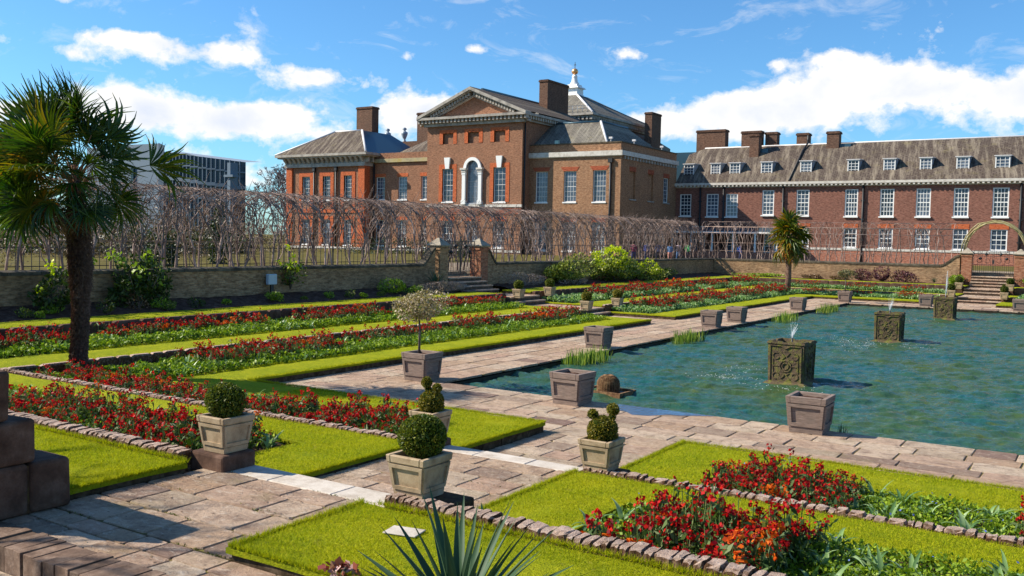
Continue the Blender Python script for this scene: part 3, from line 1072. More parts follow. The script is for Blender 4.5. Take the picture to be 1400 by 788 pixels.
# brick-on-edge band and kerb at the near end of the path, lower flags beyond
hdr = empty('brick_kerb', (5.5, -13.5, .56), label='pink brick-on-edge kerb with upright brick face at the lower left corner', cat='brick kerb')
hb = MB(); hb.box(-3.5, -.18, 0, 3.4, .2, .17); hb.build('mortar_bed', JOINT, hdr)
bk = [MB().box(-.5, -.5, 0, .5, .5, 1).mesh('brick', [m_]) for m_ in (rough_mat('worn_header_brick', [(0.07, 0.04, 0.028), (0.20, 0.125, 0.085), (0.36, 0.25, 0.18)], 6, .92, .7, 30, perobj=.4),)]
x = 2.1
while x < 8.9:
    ww = random.uniform(.10, .19)
    o = link('brick', bk[0], hdr)
    o.location = (x + ww / 2 - 5.5, random.uniform(-.012, .012), -.02)
    o.scale = (ww - .012, .40 + random.uniform(-.02, .02), .24 + random.uniform(-.01, .012))
    o.rotation_euler = (0, 0, R(random.uniform(-3, 3)))
    bevel(o, .012)
    x += ww
paving('lower_paving', -2.5, -24, 9.5, -13.7, .57, 'x', (.42, .6), (.5, 1.0), limit=90)
sheet('lower_path', [(9.5, -24, 27, -14.9)], .55, PATHG)

# ---- pond
# choppy little wind waves as real relief: many small travelling ripples summed on a grid, finer near the viewer
gx = np.linspace(0.01, PW - .01, 250)
gy = 0.01 + (L - .02) * (np.linspace(0, 1, 620) ** 1.35)
XX, YY = np.meshgrid(gx, gy)
ZZ = np.zeros_like(XX)
gw = np.random.default_rng(17)
for _ in range(64):
    lam = .16 * (1.05 / .16) ** gw.uniform(0, 1)
    th = R(116) + gw.normal() * .50
    am = .0092 * lam ** 1.0 * gw.uniform(.5, 1.3)
    ph = gw.uniform(0, 6.28)
    kx, ky = math.cos(th) * 2 * math.pi / lam, math.sin(th) * 2 * math.pi / lam
    warp = .35 * np.sin(XX * gw.uniform(.5, 1.4) + YY * gw.uniform(.4, 1.2) + ph)
    w_ = np.sin(kx * XX + ky * YY + ph + warp * 3)
    fade = np.clip((lam / .10) / (1 + .10 * YY), 0, 1)
    ZZ += am * (w_ + .3 * w_ * w_) * fade
nx_, ny_ = len(gx), len(gy)
V = np.stack([XX.ravel(), YY.ravel(), ZZ.ravel() + WATER_Z], 1)
I = (np.arange(ny_ - 1)[:, None] * nx_ + np.arange(nx_ - 1)[None]).ravel()
link('pond_water', fastmesh('pond_water', V, np.stack([I, I + 1, I + nx_ + 1, I + nx_], 1), WATER, smooth=True), kind='structure')
pw = MB()
for a in ((-.05, -.35, PW + .05, 0.0), (-.05, L, PW + .05, L + .35), (-.35, 0, 0, L), (PW, 0, PW + .35, L)):
    pw.box(a[0], a[1], -1.1, a[2], a[3], -.085)
pw.build('pond_wall', rough_mat('wet_pond_wall', [(.010, .009, .006), (.03, .026, .016), (.05, .045, .025)], 5, .6, .6, 20), kind='structure')
pf = MB(); pf.box(-.3, -.3, -1.15, PW + .3, L + .3, -1.1); pf.build('pond_floor', DARKSTONE, kind='structure')
pd = MB()
out = [(4.5, -.03), (5.2, -.03), (6.9, -.03), (6.7, -.15), (6.3, -.42), (6.05, -.5), (5.8, -.85), (5.5, -.95), (5.25, -.72), (4.9, -.62), (4.75, -.3)]
pd.face([(x, y, .009) for x, y in out])
pd.build('puddle', PUDDLE, kind='structure')

# ---- garden walls with their coping stones
def garden_wall(name, x0, y0, x1, y1, z1, thick, label, z0=0.3, cope=1.0, over=.05, ramp=None):
    """brick wall between two points, outer face offset by thick; coping laid as separate stones"""
    root = empty(name, (x0, y0, 0), label=label, cat='garden wall')
    d = math.hypot(x1 - x0, y1 - y0)
    root.rotation_euler = (0, 0, math.atan2(y1 - y0, x1 - x0))
    b = MB(); b.box(0, 0, z0, d, thick, z1 - .13)
    b.build('brickwork', BRICK_WALL, root)
    b = MB(); b.box(0, -.02, z1 - .20, d, thick + .02, z1 - .14); b.build('oversailing_course', BRICK_WALL, root)
    n = max(1, int(d / cope))
    q = []
    for k in range(4):
        c = MB(); w_ = d / n
        c.hexa([(0, -over, 0), (w_ - .012, -over, 0), (w_ - .012, thick + over, 0), (0, thick + over, 0),
                (0, -over + .01, .10), (w_ - .012, -over + .01, .10), (w_ - .012, thick + over - .01, .10), (0, thick + over - .01, .10)])
        c.face([(0, -over + .01, .10), (w_ - .012, -over + .01, .10), (w_ - .012, thick / 2, .155), (0, thick / 2, .155)])
        c.face([(0, thick / 2, .155), (w_ - .012, thick / 2, .155), (w_ - .012, thick + over - .01, .10), (0, thick + over - .01, .10)])
        c.face([(0, -over + .01, .10), (0, thick / 2, .155), (0, thick + over - .01, .10)])
        q.append(c.mesh('coping_stone', [COPING]))
    for k in range(n):
        o = link('coping_stone', q[k % 4], root)
        o.location = (k * d / n, 0, z1 - .14 + random.uniform(-.006, .006))
        o.rotation_euler = (0, R(random.uniform(-.3, .3)), 0)
    return root


WT = 2.24
vb = MB()
for a in ((-14.6, -16, -14.11, LY0 - .1), (-14.6, LY1 + .1, -14.11, Fy(WO) + .86), (-14.11, Fy(WO) + .35, FX0 - .02, Fy(WO) + .86), (FX1 + .02, Fy(WO) + .35, GX1, Fy(WO) + .86)):
    vb.box(a[0], a[1], -1, a[2], a[3], ZW - .05)
vb.box(-14.9, LY0 - .1, -1, -14.61, LY1 + .1, ZW - .05); vb.box(FX0 - .02, Fy(WO) + .87, -1, FX1 + .02, Fy(WO) + 1.1, ZW - .05)
vb.build('verge', PATHG, kind='structure')
# (wall direction chosen so its thickness lies outside the garden)
garden_wall('garden_wall', -WO, N(WO), -WO, LY0 - 1.9, WT, .34, 'long low weathered brick wall with dark coping left of the side gate')
garden_wall('garden_wall', -WO, LY1 + 1.75, -WO, Fy(WO) + .0, WT, .34, 'low brick wall with dark coping between the side gate and the far corner')
garden_wall('garden_wall', -WO - .34, Fy(WO), FX0 - 2.1, Fy(WO), WT, .34, 'low sunlit brick wall with pale coping across the far end of the garden')
garden_wall('garden_wall', FX1 + 2.0, Fy(WO), RX + WO, Fy(WO), WT, .34, 'low brick wall right of the far gate')


def ramp_wall(x, y, along, L_, z0, z1, thick, side, label):
    """the stretch next to a gate pier where the coping sweeps up"""
    root = empty('swept_wall', (x, y, 0), rz=along, label=label, cat='garden wall')
    b = MB(); n = 9
    pf_ = [(L_ * k / n, z0 + (z1 - z0) * (math.sin((k / n) ** 1.6 * math.pi / 2))) for k in range(n + 1)]
    if side < 0:
        pf_ = [(L_ - a, z) for a, z in pf_][::-1]
    for (a, za), (c, zc) in zip(pf_, pf_[1:]):
        b.hexa([(a, 0, .3), (c, 0, .3), (c, thick, .3), (a, thick, .3), (a, 0, za - .14), (c, 0, zc - .14), (c, thick, zc - .14), (a, thick, za - .14)])
    b.build('brickwork', BRICK_WALL, root)
    for (a, za), (c, zc) in zip(pf_, pf_[1:]):
        s = MB()
        s.hexa([(a + .004, -.05, za - .14), (c - .004, -.05, zc - .14), (c - .004, thick + .05, zc - .14), (a + .004, thick + .05, za - .14),
                (a + .004, -.04, za), (c - .004, -.04, zc), (c - .004, thick + .04, zc), (a + .004, thick + .04, za)])
        s.build('coping_stone', COPING, root)
    return root


ramp_wall(-WO, LY0 - 1.9, R(90), .95, WT, 3.0, .34, 1, 'wall sweeping up to the left pier of the side gate')
ramp_wall(-WO, LY1 + .9, R(90), .85, WT, 3.0, .34, -1, 'wall sweeping down from the right pier of the side gate')
ramp_wall(FX0 - 2.1, Fy(WO), 0, 1.3, WT, 3.0, .34, 1, 'wall sweeping up to the left pier of the far gate')
ramp_wall(FX1 + .8, Fy(WO), 0, 1.2, WT, 3.0, .34, -1, 'wall sweeping down from the right pier of the far gate')


def gate_pier(x, y, label, m=None):
    root = empty('gate_pier', (x, y, 1.0), label=label, cat='gate pier')
    b = MB(); b.box(-.33, -.33, -.4, .33, .33, 2.02); b.build('shaft', m or BRICK_PIER, root)
    c = MB(); c.box(-.37, -.37, 1.88, .37, .37, 1.97); c.build('string_course', m or BRICK_PIER, root)
    c = MB(); c.frustum(0, 0, 2.022, 2.10, .40, .45); c.frustum(0, 0, 2.10, 2.46, .45, .04); c.build('pyramid_cap', rough_mat('grey_cap_stone', [(.16, .13, .10), (.34, .29, .22), (.46, .40, .31)], 4, .9, .4, 25), root)
    return root


gate_pier(-WO - .2, LY0 - .42, 'brick pier with pale pyramid cap left of the side gate', BRICK_WALL)
gate_pier(-WO - .2, LY1 + .42, 'brick pier with pyramid cap right of the side gate')
gate_pier(FX0 - .36, Fy(WO) + .2, 'red brick pier with pale pyramid cap left of the far gate')
gate_pier(FX1 + .36, Fy(WO) + .2, 'red brick pier with pyramid cap right of the far gate')


def iron_gate(x, y, rz, w_, label):
    root = empty('iron_gate', (x, y, 1.56), rz=rz, label=label, cat='gate')
    H_ = 1.75
    for s in (-1, 1):
        f = MB()
        x0, x1 = (s * w_ / 2, s * .03)
        f.box(x0 - .025 * s, -.02, 0, x0, .02, H_); f.box(x1, -.02, 0, x1 + .025 * s, .02, H_ + .25)
        for zz in (.08, .75, 1.35, H_ - .03):
            f.box(min(x0, x1), -.015, zz, max(x0, x1), .015, zz + .03)
        f.build('gate_frame', DARK_METAL, root)
        n = 9
        for k in range(1, n):
            q = MB(); px_ = x0 + (x1 - x0) * k / n
            q.box(px_ - .010, -.010, .08, px_ + .010, .010, .78 if k % 2 else H_)
            q.build('gate_bar', DARK_METAL, root)
        sc_ = MB()
        for cx_ in (.3, .72):
            c0 = x0 + (x1 - x0) * cx_
            for zz, rr in ((1.05, .15), (1.55, .11)):
                sc_.tube([(c0 + rr * math.cos(t / 10 * 2 * math.pi), 0, zz + rr * math.sin(t / 10 * 2 * math.pi)) for t in range(11)], .014, 4)
        for cx_, zz in ((.35, 1.2), (.65, 1.5)):
            c0 = x0 + (x1 - x0) * cx_
            sc_.lathe([(0.001, zz - .11), (.08, zz - .07), (.11, zz), (.08, zz + .07), (.001, zz + .11)], c0, 0, 7)
        sc_.build('scrollwork', DARK_METAL, root)
    lk = MB(); lk.box(-.07, -.03, .85, .07, .03, 1.1); lk.build('lock_plate', DARK_METAL, root)
    return root


iron_gate(-WO - .15, (LY0 + LY1) / 2, R(90), LY1 - LY0 - .15, 'double wrought iron gate between the brick piers of the left wall')
iron_gate((FX0 + FX1) / 2, Fy(WO) + .15, 0, FX1 - FX0 - .1, 'double wrought iron gate at the top of the far steps')

# ---- dark stepped masonry at the left edge (cheek wall beside the near path)
st = empty('stepped_wall', (4.4, -13.1, .76), label='dark weathered stepped masonry at the left edge beside the path', cat='masonry')
TI = [(3.2, -13.55, 4.91, -12.60, .0, .50), (3.2, -13.62, 4.91, -12.96, .50, .93), (3.2, -13.7, 4.91, -13.20, .93, 1.42)]
for k, (x0, y0, x1, y1, z0, z1) in enumerate(TI):
    rr = lambda q: random.uniform(-q, q)
    for cse in range(1):
        za, zb = z0, z1
        cuts = [x0, x0 + (x1 - x0) * (.30 + .2 * cse) + rr(.05), x0 + (x1 - x0) * (.68 + .1 * cse) + rr(.05), x1]
        for a, c in zip(cuts, cuts[1:]):
            ym = y0 + (y1 - y0) * (.5 + rr(.12))
            for (ya, yb) in ((y0, y1 - .42), (y1 - .42, y1)):
                b = MB(); e = .004
                b.hexa([(a - 4.4 + e, ya + 13.1 + e, za + e), (c - 4.4 - e + rr(.012), ya + 13.1 + e, za + e), (c - 4.4 - e + rr(.012), yb + 13.1 - e + rr(.012), za + e), (a - 4.4 + e, yb + 13.1 - e + rr(.012), za + e),
                        (a - 4.4 + e, ya + 13.1 + e, zb + rr(.006)), (c - 4.4 - e + rr(.015), ya + 13.1 + e, zb + rr(.012)), (c - 4.4 - e + rr(.02), yb + 13.1 - e + rr(.02), zb + rr(.012)), (a - 4.4 + e, yb + 13.1 - e + rr(.015), zb + rr(.012))])
                bevel(b.build('block', DARKSTONE, st), .045, 3)
    b = MB(); b.box(x0 - 4.4 + .04, y0 + 13.14, z0 + .01, x1 - 4.4 - .04, y1 + 13.06, z1 - .03); b.build('mortar_core', KERBD, st)

# ================================================================== PALACE
def wall_panel(b, axis, p, u0, u1, z0, z1, holes, depth, mi=0, out=-1):
    """upright wall plane with rectangular openings and reveals. axis 'y': plane y=p, u is x, faces -y (out=-1);
    axis 'x': plane x=p, u is y, faces +x (out=1)"""
    us = sorted({u0, u1, *[h[0] for h in holes], *[h[1] for h in holes]})
    zs = sorted({z0, z1, *[h[2] for h in holes], *[h[3] for h in holes]})
    def pt(u, z, d=0.0):
        return (u, p + d, z) if axis == 'y' else (p - d, u, z)
    for a, c in zip(us, us[1:]):
        run = None
        for e, f in zip(zs, zs[1:]):
            um, zm = (a + c) / 2, (e + f) / 2
            if any(h[0] < um < h[1] and h[2] < zm < h[3] for h in holes):
                continue
            b.face([pt(a, e), pt(c, e), pt(c, f), pt(a, f)], mi)
    for h in holes:
        a, c, e, f = h[:4]
        b.face([pt(a, e), pt(a, e, depth), pt(a, f, depth), pt(a, f)], mi)
        b.face([pt(c, e, depth), pt(c, e), pt(c, f), pt(c, f, depth)], mi)
        b.face([pt(a, f), pt(a, f, depth), pt(c, f, depth), pt(c, f)], mi)
        b.face([pt(a, e, depth), pt(a, e), pt(c, e), pt(c, e, depth)], mi)


def window(parent, axis, p, u0, u1, z0, z1, cols=3, rows=4, sill=True, name='window', depth=.16, fr=.10, frame_m=None, bar=.024, mid=True):
    """sash window: painted frame with glazing bars, a glass pane set behind it as its sub-part"""
    w_, h_ = u1 - u0, z1 - z0
    b = MB()
    def bx(a, c, e, f, d0, d1):
        if axis == 'y':
            b.box(a, d0, e, c, d1, f)
        else:
            b.box(-d1, a, e, -d0, c, f)
    bx(0, fr, 0, h_, .0, .10); bx(w_ - fr, w_, 0, h_, .0, .10); bx(fr, w_ - fr, 0, fr * .9, .0, .10); bx(fr, w_ - fr, h_ - fr * .8, h_, .0, .10)
    for i in range(1, cols):
        u = fr + (w_ - 2 * fr) * i / cols
        bx(u - bar / 2, u + bar / 2, fr * .9, h_ - fr * .8, .04, .075)
    for j in range(1, rows):
        z = fr * .9 + (h_ - 1.7 * fr) * j / rows
        t = bar if not (mid and j == rows // 2) else bar * 1.9
        bx(fr, w_ - fr, z - t / 2, z + t / 2, .036 if t > bar else .042, .08)
    if sill:
        bx(-.08, w_ + .08, -.14, -.002, -.24, .04)
    loc = (u0, p + depth, z0) if axis == 'y' else (p - depth, u0, z0)
    o = b.build(name, frame_m or WHITE_PAINT, parent, loc)
    g = MB()
    if axis == 'y':
        g.box(fr * .6, .062, fr * .5, w_ - fr * .6, .07, h_ - fr * .5)
    else:
        g.box(-.07, fr * .6, fr * .5, -.062, w_ - fr * .6, h_ - fr * .5)
    g.build('pane', GLASS, o)
    return o


def cornice_x(b, x0, x1, y, z, h, proj, mi=0):
    """moulded cornice running along x, facing -y: three stepped mouldings"""
    b.box(x0 - proj * .35, y - proj * .35, z, x1 + proj * .35, y + .15, z + h * .34, mi)
    b.box(x0 - proj * .30, y - proj * .30, z + h * .34, x1 + proj * .30, y + .15, z + h * .72, mi)
    b.box(x0 - proj, y - proj, z + h * .72, x1 + proj, y + .15, z + h, mi)


def dentils_x(b, x0, x1, y, z, h, w_, sp, proj, mi=0):
    n = int((x1 - x0) / sp)
    for k in range(n + 1):
        x = x0 + (x1 - x0) * k / n
        b.box(x - w_ / 2, y - proj, z, x + w_ / 2, y - .01, z + h, mi)


def dentils_y(b, y0, y1, x, z, h, w_, sp, proj, mi=0):
    n = int((y1 - y0) / sp)
    for k in range(n + 1):
        y = y0 + (y1 - y0) * k / n
        b.box(x + .01, y - w_ / 2, z, x + proj, y + w_ / 2, z + h, mi)


def surround(b, u0, u1, z0, z1, y, w_=.42, head=.45, top=True, d=.04):
    """rubbed brick dressing round an opening on a -y facing wall"""
    b.box(u0 - w_, y - d, z0, u0, y + .16, z1)
    b.box(u1, y - d, z0, u1 + w_, y + .16, z1)
    if top:
        b.box(u0 - w_, y - d - .003, z1, u1 + w_, y + .16, z1 + head)


def sub(parent_loc, name, b, m, root, **kw):
    for i, v in enumerate(b.v):
        b.v[i] = (v[0] - parent_loc[0], v[1] - parent_loc[1], v[2] - parent_loc[2])
    return b.build(name, m, root, **kw)


def win_at(root, axis, p, h, **kw):
    o = window(root, axis, p, *h, **kw)
    o.location = Vector(o.location) - Vector(root.location)
    return o


GZ = 0.9
# ---------------- pedimented block
A = (-48.65, 70.0, GZ)
pb = empty('palace_block', A, label='tall brown brick palace block with a triangular pediment and an arched central window', cat='building')
X0, X1, Y0 = -55.3, -42.03, 70.0
up_w = [(-53.0, -51.45, 7.6, 11.45), (-45.8, -44.15, 7.55, 11.45)]
ctr = (-49.5, -47.8, 7.45, 12.45)
blind = [(-53.0, -51.5, 14.3, 15.55), (-49.42, -47.88, 14.3, 15.55), (-45.8, -44.3, 14.3, 15.55)]
low_w = [(-52.95, -51.45, 2.4, 5.40), (-49.4, -47.85, 2.4, 5.40), (-45.8, -44.2, 2.4, 5.40)]
b = MB()
wall_panel(b, 'y', Y0, X0, X1, GZ, 16.35, up_w + [ctr] + blind + low_w, .28)
wall_panel(b, 'x', X1, Y0, 86.0, GZ, 16.7, [], .2)
b.face([(X0, 86, GZ), (X0, Y0, GZ), (X0, Y0, 16.4), (X0, 86, 16.4)])
for h in blind:
    b.face([(h[0], Y0 + .26, h[2]), (h[1], Y0 + .26, h[2]), (h[1], Y0 + .26, h[3]), (h[0], Y0 + .26, h[3])])
sub(A, 'wall', b, BRICK_BROWN, pb)
for h in up_w + blind:
    b = MB(); surround(b, *h, Y0, .50, .50 if h[2] < 10 else .38); sub(A, 'orange_brick_dressing', b, BRICK_ORANGE, pb)
for h in low_w:
    b = MB(); b.box(h[0] - .35, Y0 - .05, h[3], h[1] + .35, Y0 + .1, h[3] + .5); sub(A, 'orange_brick_dressing', b, BRICK_ORANGE, pb)
b = MB()
b.box(X0 - .02, Y0 - .06, 6.15, X1 + .02, Y0 - .004, 6.95)
sub(A, 'orange_brick_band', b, brick_mat('red_band_brick', (0.40, 0.10, 0.05), (0.45, 0.14, 0.08), (0.35, .16, .1), amt=.3), pb)
b = MB()
b.box(X0 - .06, Y0 - .14, 6.98, X1 + .12, Y0 + .05, 7.28)
b.box(X0 - .02, Y0 - .08, 1.9, X1 + .1, Y0 - .004, 2.15)
sub(A, 'string_course', b, STONE_PALE, pb)
for h in up_w:                                                     # flared keystones
    b = MB(); c = (h[0] + h[1]) / 2
    b.hexa([(c - .26, Y0 - .2, 11.42), (c + .26, Y0 - .2, 11.42), (c + .26, Y0 - .01, 11.42), (c - .26, Y0 - .01, 11.42),
            (c - .42, Y0 - .24, 12.72), (c + .42, Y0 - .24, 12.72), (c + .42, Y0 - .01, 12.72), (c - .42, Y0 - .01, 12.72)])
    sub(A, 'keystone', b, WHITE_PAINT, pb)
for k in range(9):                                                  # alternating rusticated quoins lower down
    b = MB(); z = 2.2 + k * .44; b.box(X1 - (1.15 if k % 2 else .8), Y0 - .07, z, X1 + .05, Y0 - .006, z + .38)
    sub(A, 'quoin', b, BRICK_BROWN, pb)
for h in up_w:
    win_at(pb, 'y', Y0, h, cols=3, rows=6)
for h in low_w:
    win_at(pb, 'y', Y0, h, cols=3, rows=4)
# Venetian-style arched window
aw = empty('arched_window', (0, 0, 0)); aw.parent = pb
b = MB(); cx_, zs_, rr = -48.65, 11.45, .85
for s in (-1, 1):
    c = cx_ + s * 1.13; b = MB()
    b.box(c - .30, Y0 - .34, 7.3, c + .30, Y0 - .01, 7.75)
    b.box(c - .22, Y0 - .28, 7.75, c + .22, Y0 - .01, 10.75)
    b.box(c - .26, Y0 - .32, 10.7, c + .26, Y0 - .01, 10.95)
    sub(A, 'white_pilaster', b, WHITE_PAINT, aw)
b = MB()
for s in (-1, 1):
    c = cx_ + s * 1.13; b = MB()
    b.box(c - .30, Y0 - .36, 10.95, c + .30, Y0 - .01, 11.25)
    b.box(c - .42, Y0 - .46, 11.25, c + .42, Y0 - .01, 11.45)
    sub(A, 'entablature_block', b, STONE_PALE, aw)
b = MB(); n = 14
for k in range(n):
    t0, t1 = math.pi * k / n, math.pi * (k + 1) / n
    f = lambda r_, t, y: (cx_ + r_ * math.cos(t), y, zs_ + r_ * math.sin(t))
    b.hexa([f(.86, t0, Y0 - .22), f(1.22, t0, Y0 - .22), f(1.22, t0, Y0 - .01), f(.86, t0, Y0 - .01),
            f(.86, t1, Y0 - .22), f(1.22, t1, Y0 - .22), f(1.22, t1, Y0 - .01), f(.86, t1, Y0 - .01)])
    # brick spandrel closing the square opening above the arch
    f2 = lambda t, y: (cx_ + .86 * math.cos(t), y, zs_ + .86 * math.sin(t))
sub(A, 'white_arch', b, WHITE_PAINT, aw)
b = MB()
for s in (-1, 1):
    pts = [(cx_ + s * .85, Y0 + .02, 12.46)]
    arc = [(cx_ + s * .86 * math.cos(t), Y0 + .02, zs_ + .86 * math.sin(t)) for t in [math.pi / 2 * i / 7 for i in range(8)]]
    poly = pts + (arc if s < 0 else arc)
    b.face([pts[0]] + arc + [(cx_, Y0 + .02, 12.46)])
sub(A, 'spandrel', b, BRICK_BROWN, aw)
win_at(pb, 'y', Y0, (ctr[0], ctr[1], ctr[2], ctr[3]), cols=4, rows=8, bar=.02, fr=.05, frame_m=plain_mat('dull_grey_paint', (.36, .37, .38)))
# cornice and pediment
b = MB()
cornice_x(b, X0, X1, Y0, 16.35, 1.0, .95)
b.box(X1, Y0 - .3, 16.5, X1 + .33, 86, 17.07); b.box(X1, Y0 - .3, 17.07, X1 + .93, 86, 17.34)
sub(A, 'cornice', b, CORNICE, pb)
b = MB(); dentils_x(b, X0 - .75, X1 + .75, Y0 - .27, 16.70, .36, .26, .52, .50)
dentils_y(b, Y0 - .1, 85.8, X1 + .33, 16.70, .36, .26, .52, .48)
sub(A, 'dentils', b, CORNICE, pb, kind='stuff')
apx, apz, ez = -48.65, 20.5, 17.35
b = MB()
for s in (-1, 1):
    ex = apx + s * 7.55
    n_ = Vector((-(apz - ez) * s, 0, 7.55)).normalized() * -1
    for (o0, o1, pj) in ((.0, .34, 1.0), (.34, .44, .85), (.86, 1.02, .3)):
        q0, q1 = Vector((ex, 0, ez + .12)), Vector((apx, 0, apz + .05))
        dn = Vector((0, 0, -1))
        P_ = [q0 + dn * o1, q1 + dn * o1, q1 + dn * o0, q0 + dn * o0]
        b.hexa([(P_[0].x, Y0 - pj, P_[0].z), (P_[1].x, Y0 - pj, P_[1].z), (P_[1].x, Y0 + .2, P_[1].z), (P_[0].x, Y0 + .2, P_[0].z),
                (P_[3].x, Y0 - pj, P_[3].z), (P_[2].x, Y0 - pj, P_[2].z), (P_[2].x, Y0 + .2, P_[2].z), (P_[3].x, Y0 + .2, P_[3].z)])
sub(A, 'raking_cornice', b, CORNICE, pb)
b = MB()
for s in (-1, 1):
    n = 19
    for k in range(1, n):
        x = apx + s * 7.2 * k / n
        z = apz - (apz - ez) * abs(x - apx) / 7.55 - .62
        if z > 17.5:
            b.hexa([(x - .12, Y0 - .62, z - .16 - .05 * s * 0), (x + .12, Y0 - .62, z - .16), (x + .12, Y0 - .01, z - .16), (x - .12, Y0 - .01, z - .16),
                    (x - .12, Y0 - .62, z + .2), (x + .12, Y0 - .62, z + .2), (x + .12, Y0 - .01, z + .2), (x - .12, Y0 - .01, z + .2)])
sub(A, 'raking_dentils', b, CORNICE, pb, kind='stuff')
b = MB(); b.face([(-55.6, Y0 + .1, 17.3), (-41.7, Y0 + .1, 17.3), (apx, Y0 + .1, 20.1)])
sub(A, 'tympanum', b, BRICK_BROWN, pb)
b = MB(); b.face([(-54.0, Y0 - .94, 17.352), (-43.2, Y0 - .94, 17.352), (-43.2, Y0 + .1, 17.43), (-54.0, Y0 + .1, 17.43)])
sub(A, 'ledge_flashing', b, LEADW, pb)
b = MB()
for s in (-1, 1):
    b.face([(apx + s * 7.5, Y0 - .9, ez + .14), (apx, Y0 - .9, apz + .08), (apx, 86.5, apz + .08), (apx + s * 7.5, 86.5, ez + .14)][::s])
sub(A, 'roof', b, ROOF, pb)
b = MB(); b.box(apx - .12, Y0 + 1.5, apz + .03, apx + .12, 86.5, apz + .22)
sub(A, 'ridge_lead', b, COPPER, pb)
b = MB(); b.tube([(-41.9, 70.35, 1), (-41.9, 70.35, 16.3)], .09, 6); sub(A, 'drainpipe', b, DARK_METAL, pb)


def chimney(root, A, x0, x1, y0, y1, z0, z1, m=BRICK_CHIM, cap=.28, pots=0):
    b = MB(); b.box(x0, y0, z0, x1, y1, z1 - cap)
    c = sub(A, 'chimney', b, m, root)
    b = MB()
    b.box(x0 - .09, y0 - .09, z1 - cap, x1 + .09, y1 + .09, z1 - cap * .35); b.box(x0 - .03, y0 - .03, z1 - cap * .35, x1 + .03, y1 + .03, z1)
    for v in range(len(b.v)):
        pass
    sub(A, 'chimney_cap', b, DARKSTONE, c)
    return c


chimney(pb, A, -47.3, -46.1, 82.0, 87.2, 16.5, 23.15)

# ---------------- brown brick wing to the right
A = (-36, 71.6, GZ)
wg = empty('palace_wing', A, label='two storey brown brick palace wing with a parapet, right of the pedimented block', cat='building')
YR, XR = 71.6, -30.7
upw = [(-41.22, -39.65, 7.58, 10.98), (-37.6, -36.03, 7.6, 10.95), (-34.0, -32.42, 7.6, 10.98)]
loww = [(a, c, 2.25, 5.42) for a, c, _, _ in upw]
side_b = [(73.8, 75.2, 8.0, 10.98), (78.5, 79.9, 8.0, 10.98)]
side_w = [(82.8, 84.3, 8.0, 10.85)]
b = MB()
wall_panel(b, 'y', YR, X1, XR, GZ, 12.5, upw + loww, .24)
wall_panel(b, 'x', XR, YR, 86.5, GZ, 12.5, side_b + side_w, .2)
b.box(X1, YR + .06, 12.49, XR - .06, 86.5, 13.86)
for h in side_b:
    b.face([(XR - .19, h[0], h[2]), (XR - .19, h[1], h[2]), (XR - .19, h[1], h[3]), (XR - .19, h[0], h[3])])
sub(A, 'wall', b, BRICK_YEL, wg)
b = MB(); b.box(X1, YR - .25, 12.5, XR + .25, YR + .02, 13.02); b.box(XR - .02, YR + .0, 12.52, XR + .25, 86.5, 13.0)
b.box(X1, YR - .1, 12.42, XR + .1, YR + .02, 12.5)
sub(A, 'white_band', b, STONE_PALE, wg)
b = MB(); b.box(X1, YR - .02, 13.86, XR + .03, 86.5, 13.98); sub(A, 'parapet_coping', b, COPING, wg)
b = MB(); dentils_y(b, YR + .6, 86, XR, 12.15, .3, .3, .75, .2); sub(A, 'corbels', b, CORNICE, wg, kind='stuff')
for h in upw + loww:                                                # splayed gauged brick arches
    b = MB()
    z = h[3]
    b.hexa([(h[0] - .05, YR - .03, z), (h[1] + .05, YR - .03, z), (h[1] + .05, YR + .05, z), (h[0] - .05, YR + .05, z),
            (h[0] - .38, YR - .03, z + .45), (h[1] + .38, YR - .03, z + .45), (h[1] + .38, YR + .05, z + .45), (h[0] - .38, YR + .05, z + .45)])
    sub(A, 'brick_arch', b, brick_mat('dull_red_gauged_brick', (.40, .085, .035), (.46, .12, .055), (.36, .12, .07), amt=.3), wg)
for h in side_b + side_w:
    b = MB(); b.box(XR - .05, h[0] - .1, h[3], XR + .03, h[1] + .1, h[3] + .5)
    sub(A, 'brick_arch', b, MAT['dull_red_gauged_brick'], wg)
    b = MB(); b.box(XR - .05, h[0] - .1, h[2] - .15, XR + .14, h[1] + .1, h[2] - .01); sub(A, 'sill', b, CORNICE, wg)
for h in upw + loww:
    win_at(wg, 'y', YR, h, cols=4, rows=6, fr=.09)
for h in side_w:
    win_at(wg, 'x', XR, h, cols=3, rows=6)
b = MB(); b.tube([(-31.85, YR - .14, 1), (-31.85, YR - .14, 12.0)], .12, 6); b.box(-32.1, YR - .3, 11.75, -31.6, YR - .02, 12.2)
for z in (3.5, 6.2, 8.8, 10.6): b.box(-32.02, YR - .2, z, -31.68, YR - .01, z + .1)
sub(A, 'drainpipe', b, DARK_METAL, wg)
b = MB()
hz = 16.75
b.face([(-41.9, YR + .4, 13.9), (-32.6, YR + .4, 13.9), (-35.6, 76.2, hz), (-41.9, 76.2, hz)])
b.face([(-32.6, YR + .4, 13.9), (-32.6, 86.5, 13.9), (-35.6, 83, hz), (-35.6, 76.2, hz)])
sub(A, 'roof', b, ROOF2, wg)
b = MB(); b.tube([(-32.6, YR + .4, 13.95), (-35.6, 76.2, hz + .05)], .14, 5); sub(A, 'hip_lead', b, LEADW, wg)
b = MB(); b.tube([(-41.9, 76.2, hz + .04), (-35.6, 76.2, hz + .04), (-35.6, 83, hz + .04)], .13, 5); sub(A, 'ridge_lead', b, COPPER, wg)
for (x, y) in ((-32.1, 71.9), (-30.95, 75.2), (-30.95, 82.6)):
    b = MB(); b.tube([(x, y, 13.98), (x, y, 14.3)], .06, 5); b.box(x - .2, y - .12, 14.3, x + .2, y + .12, 14.5); sub(A, 'floodlight', b, LEADW, wg)
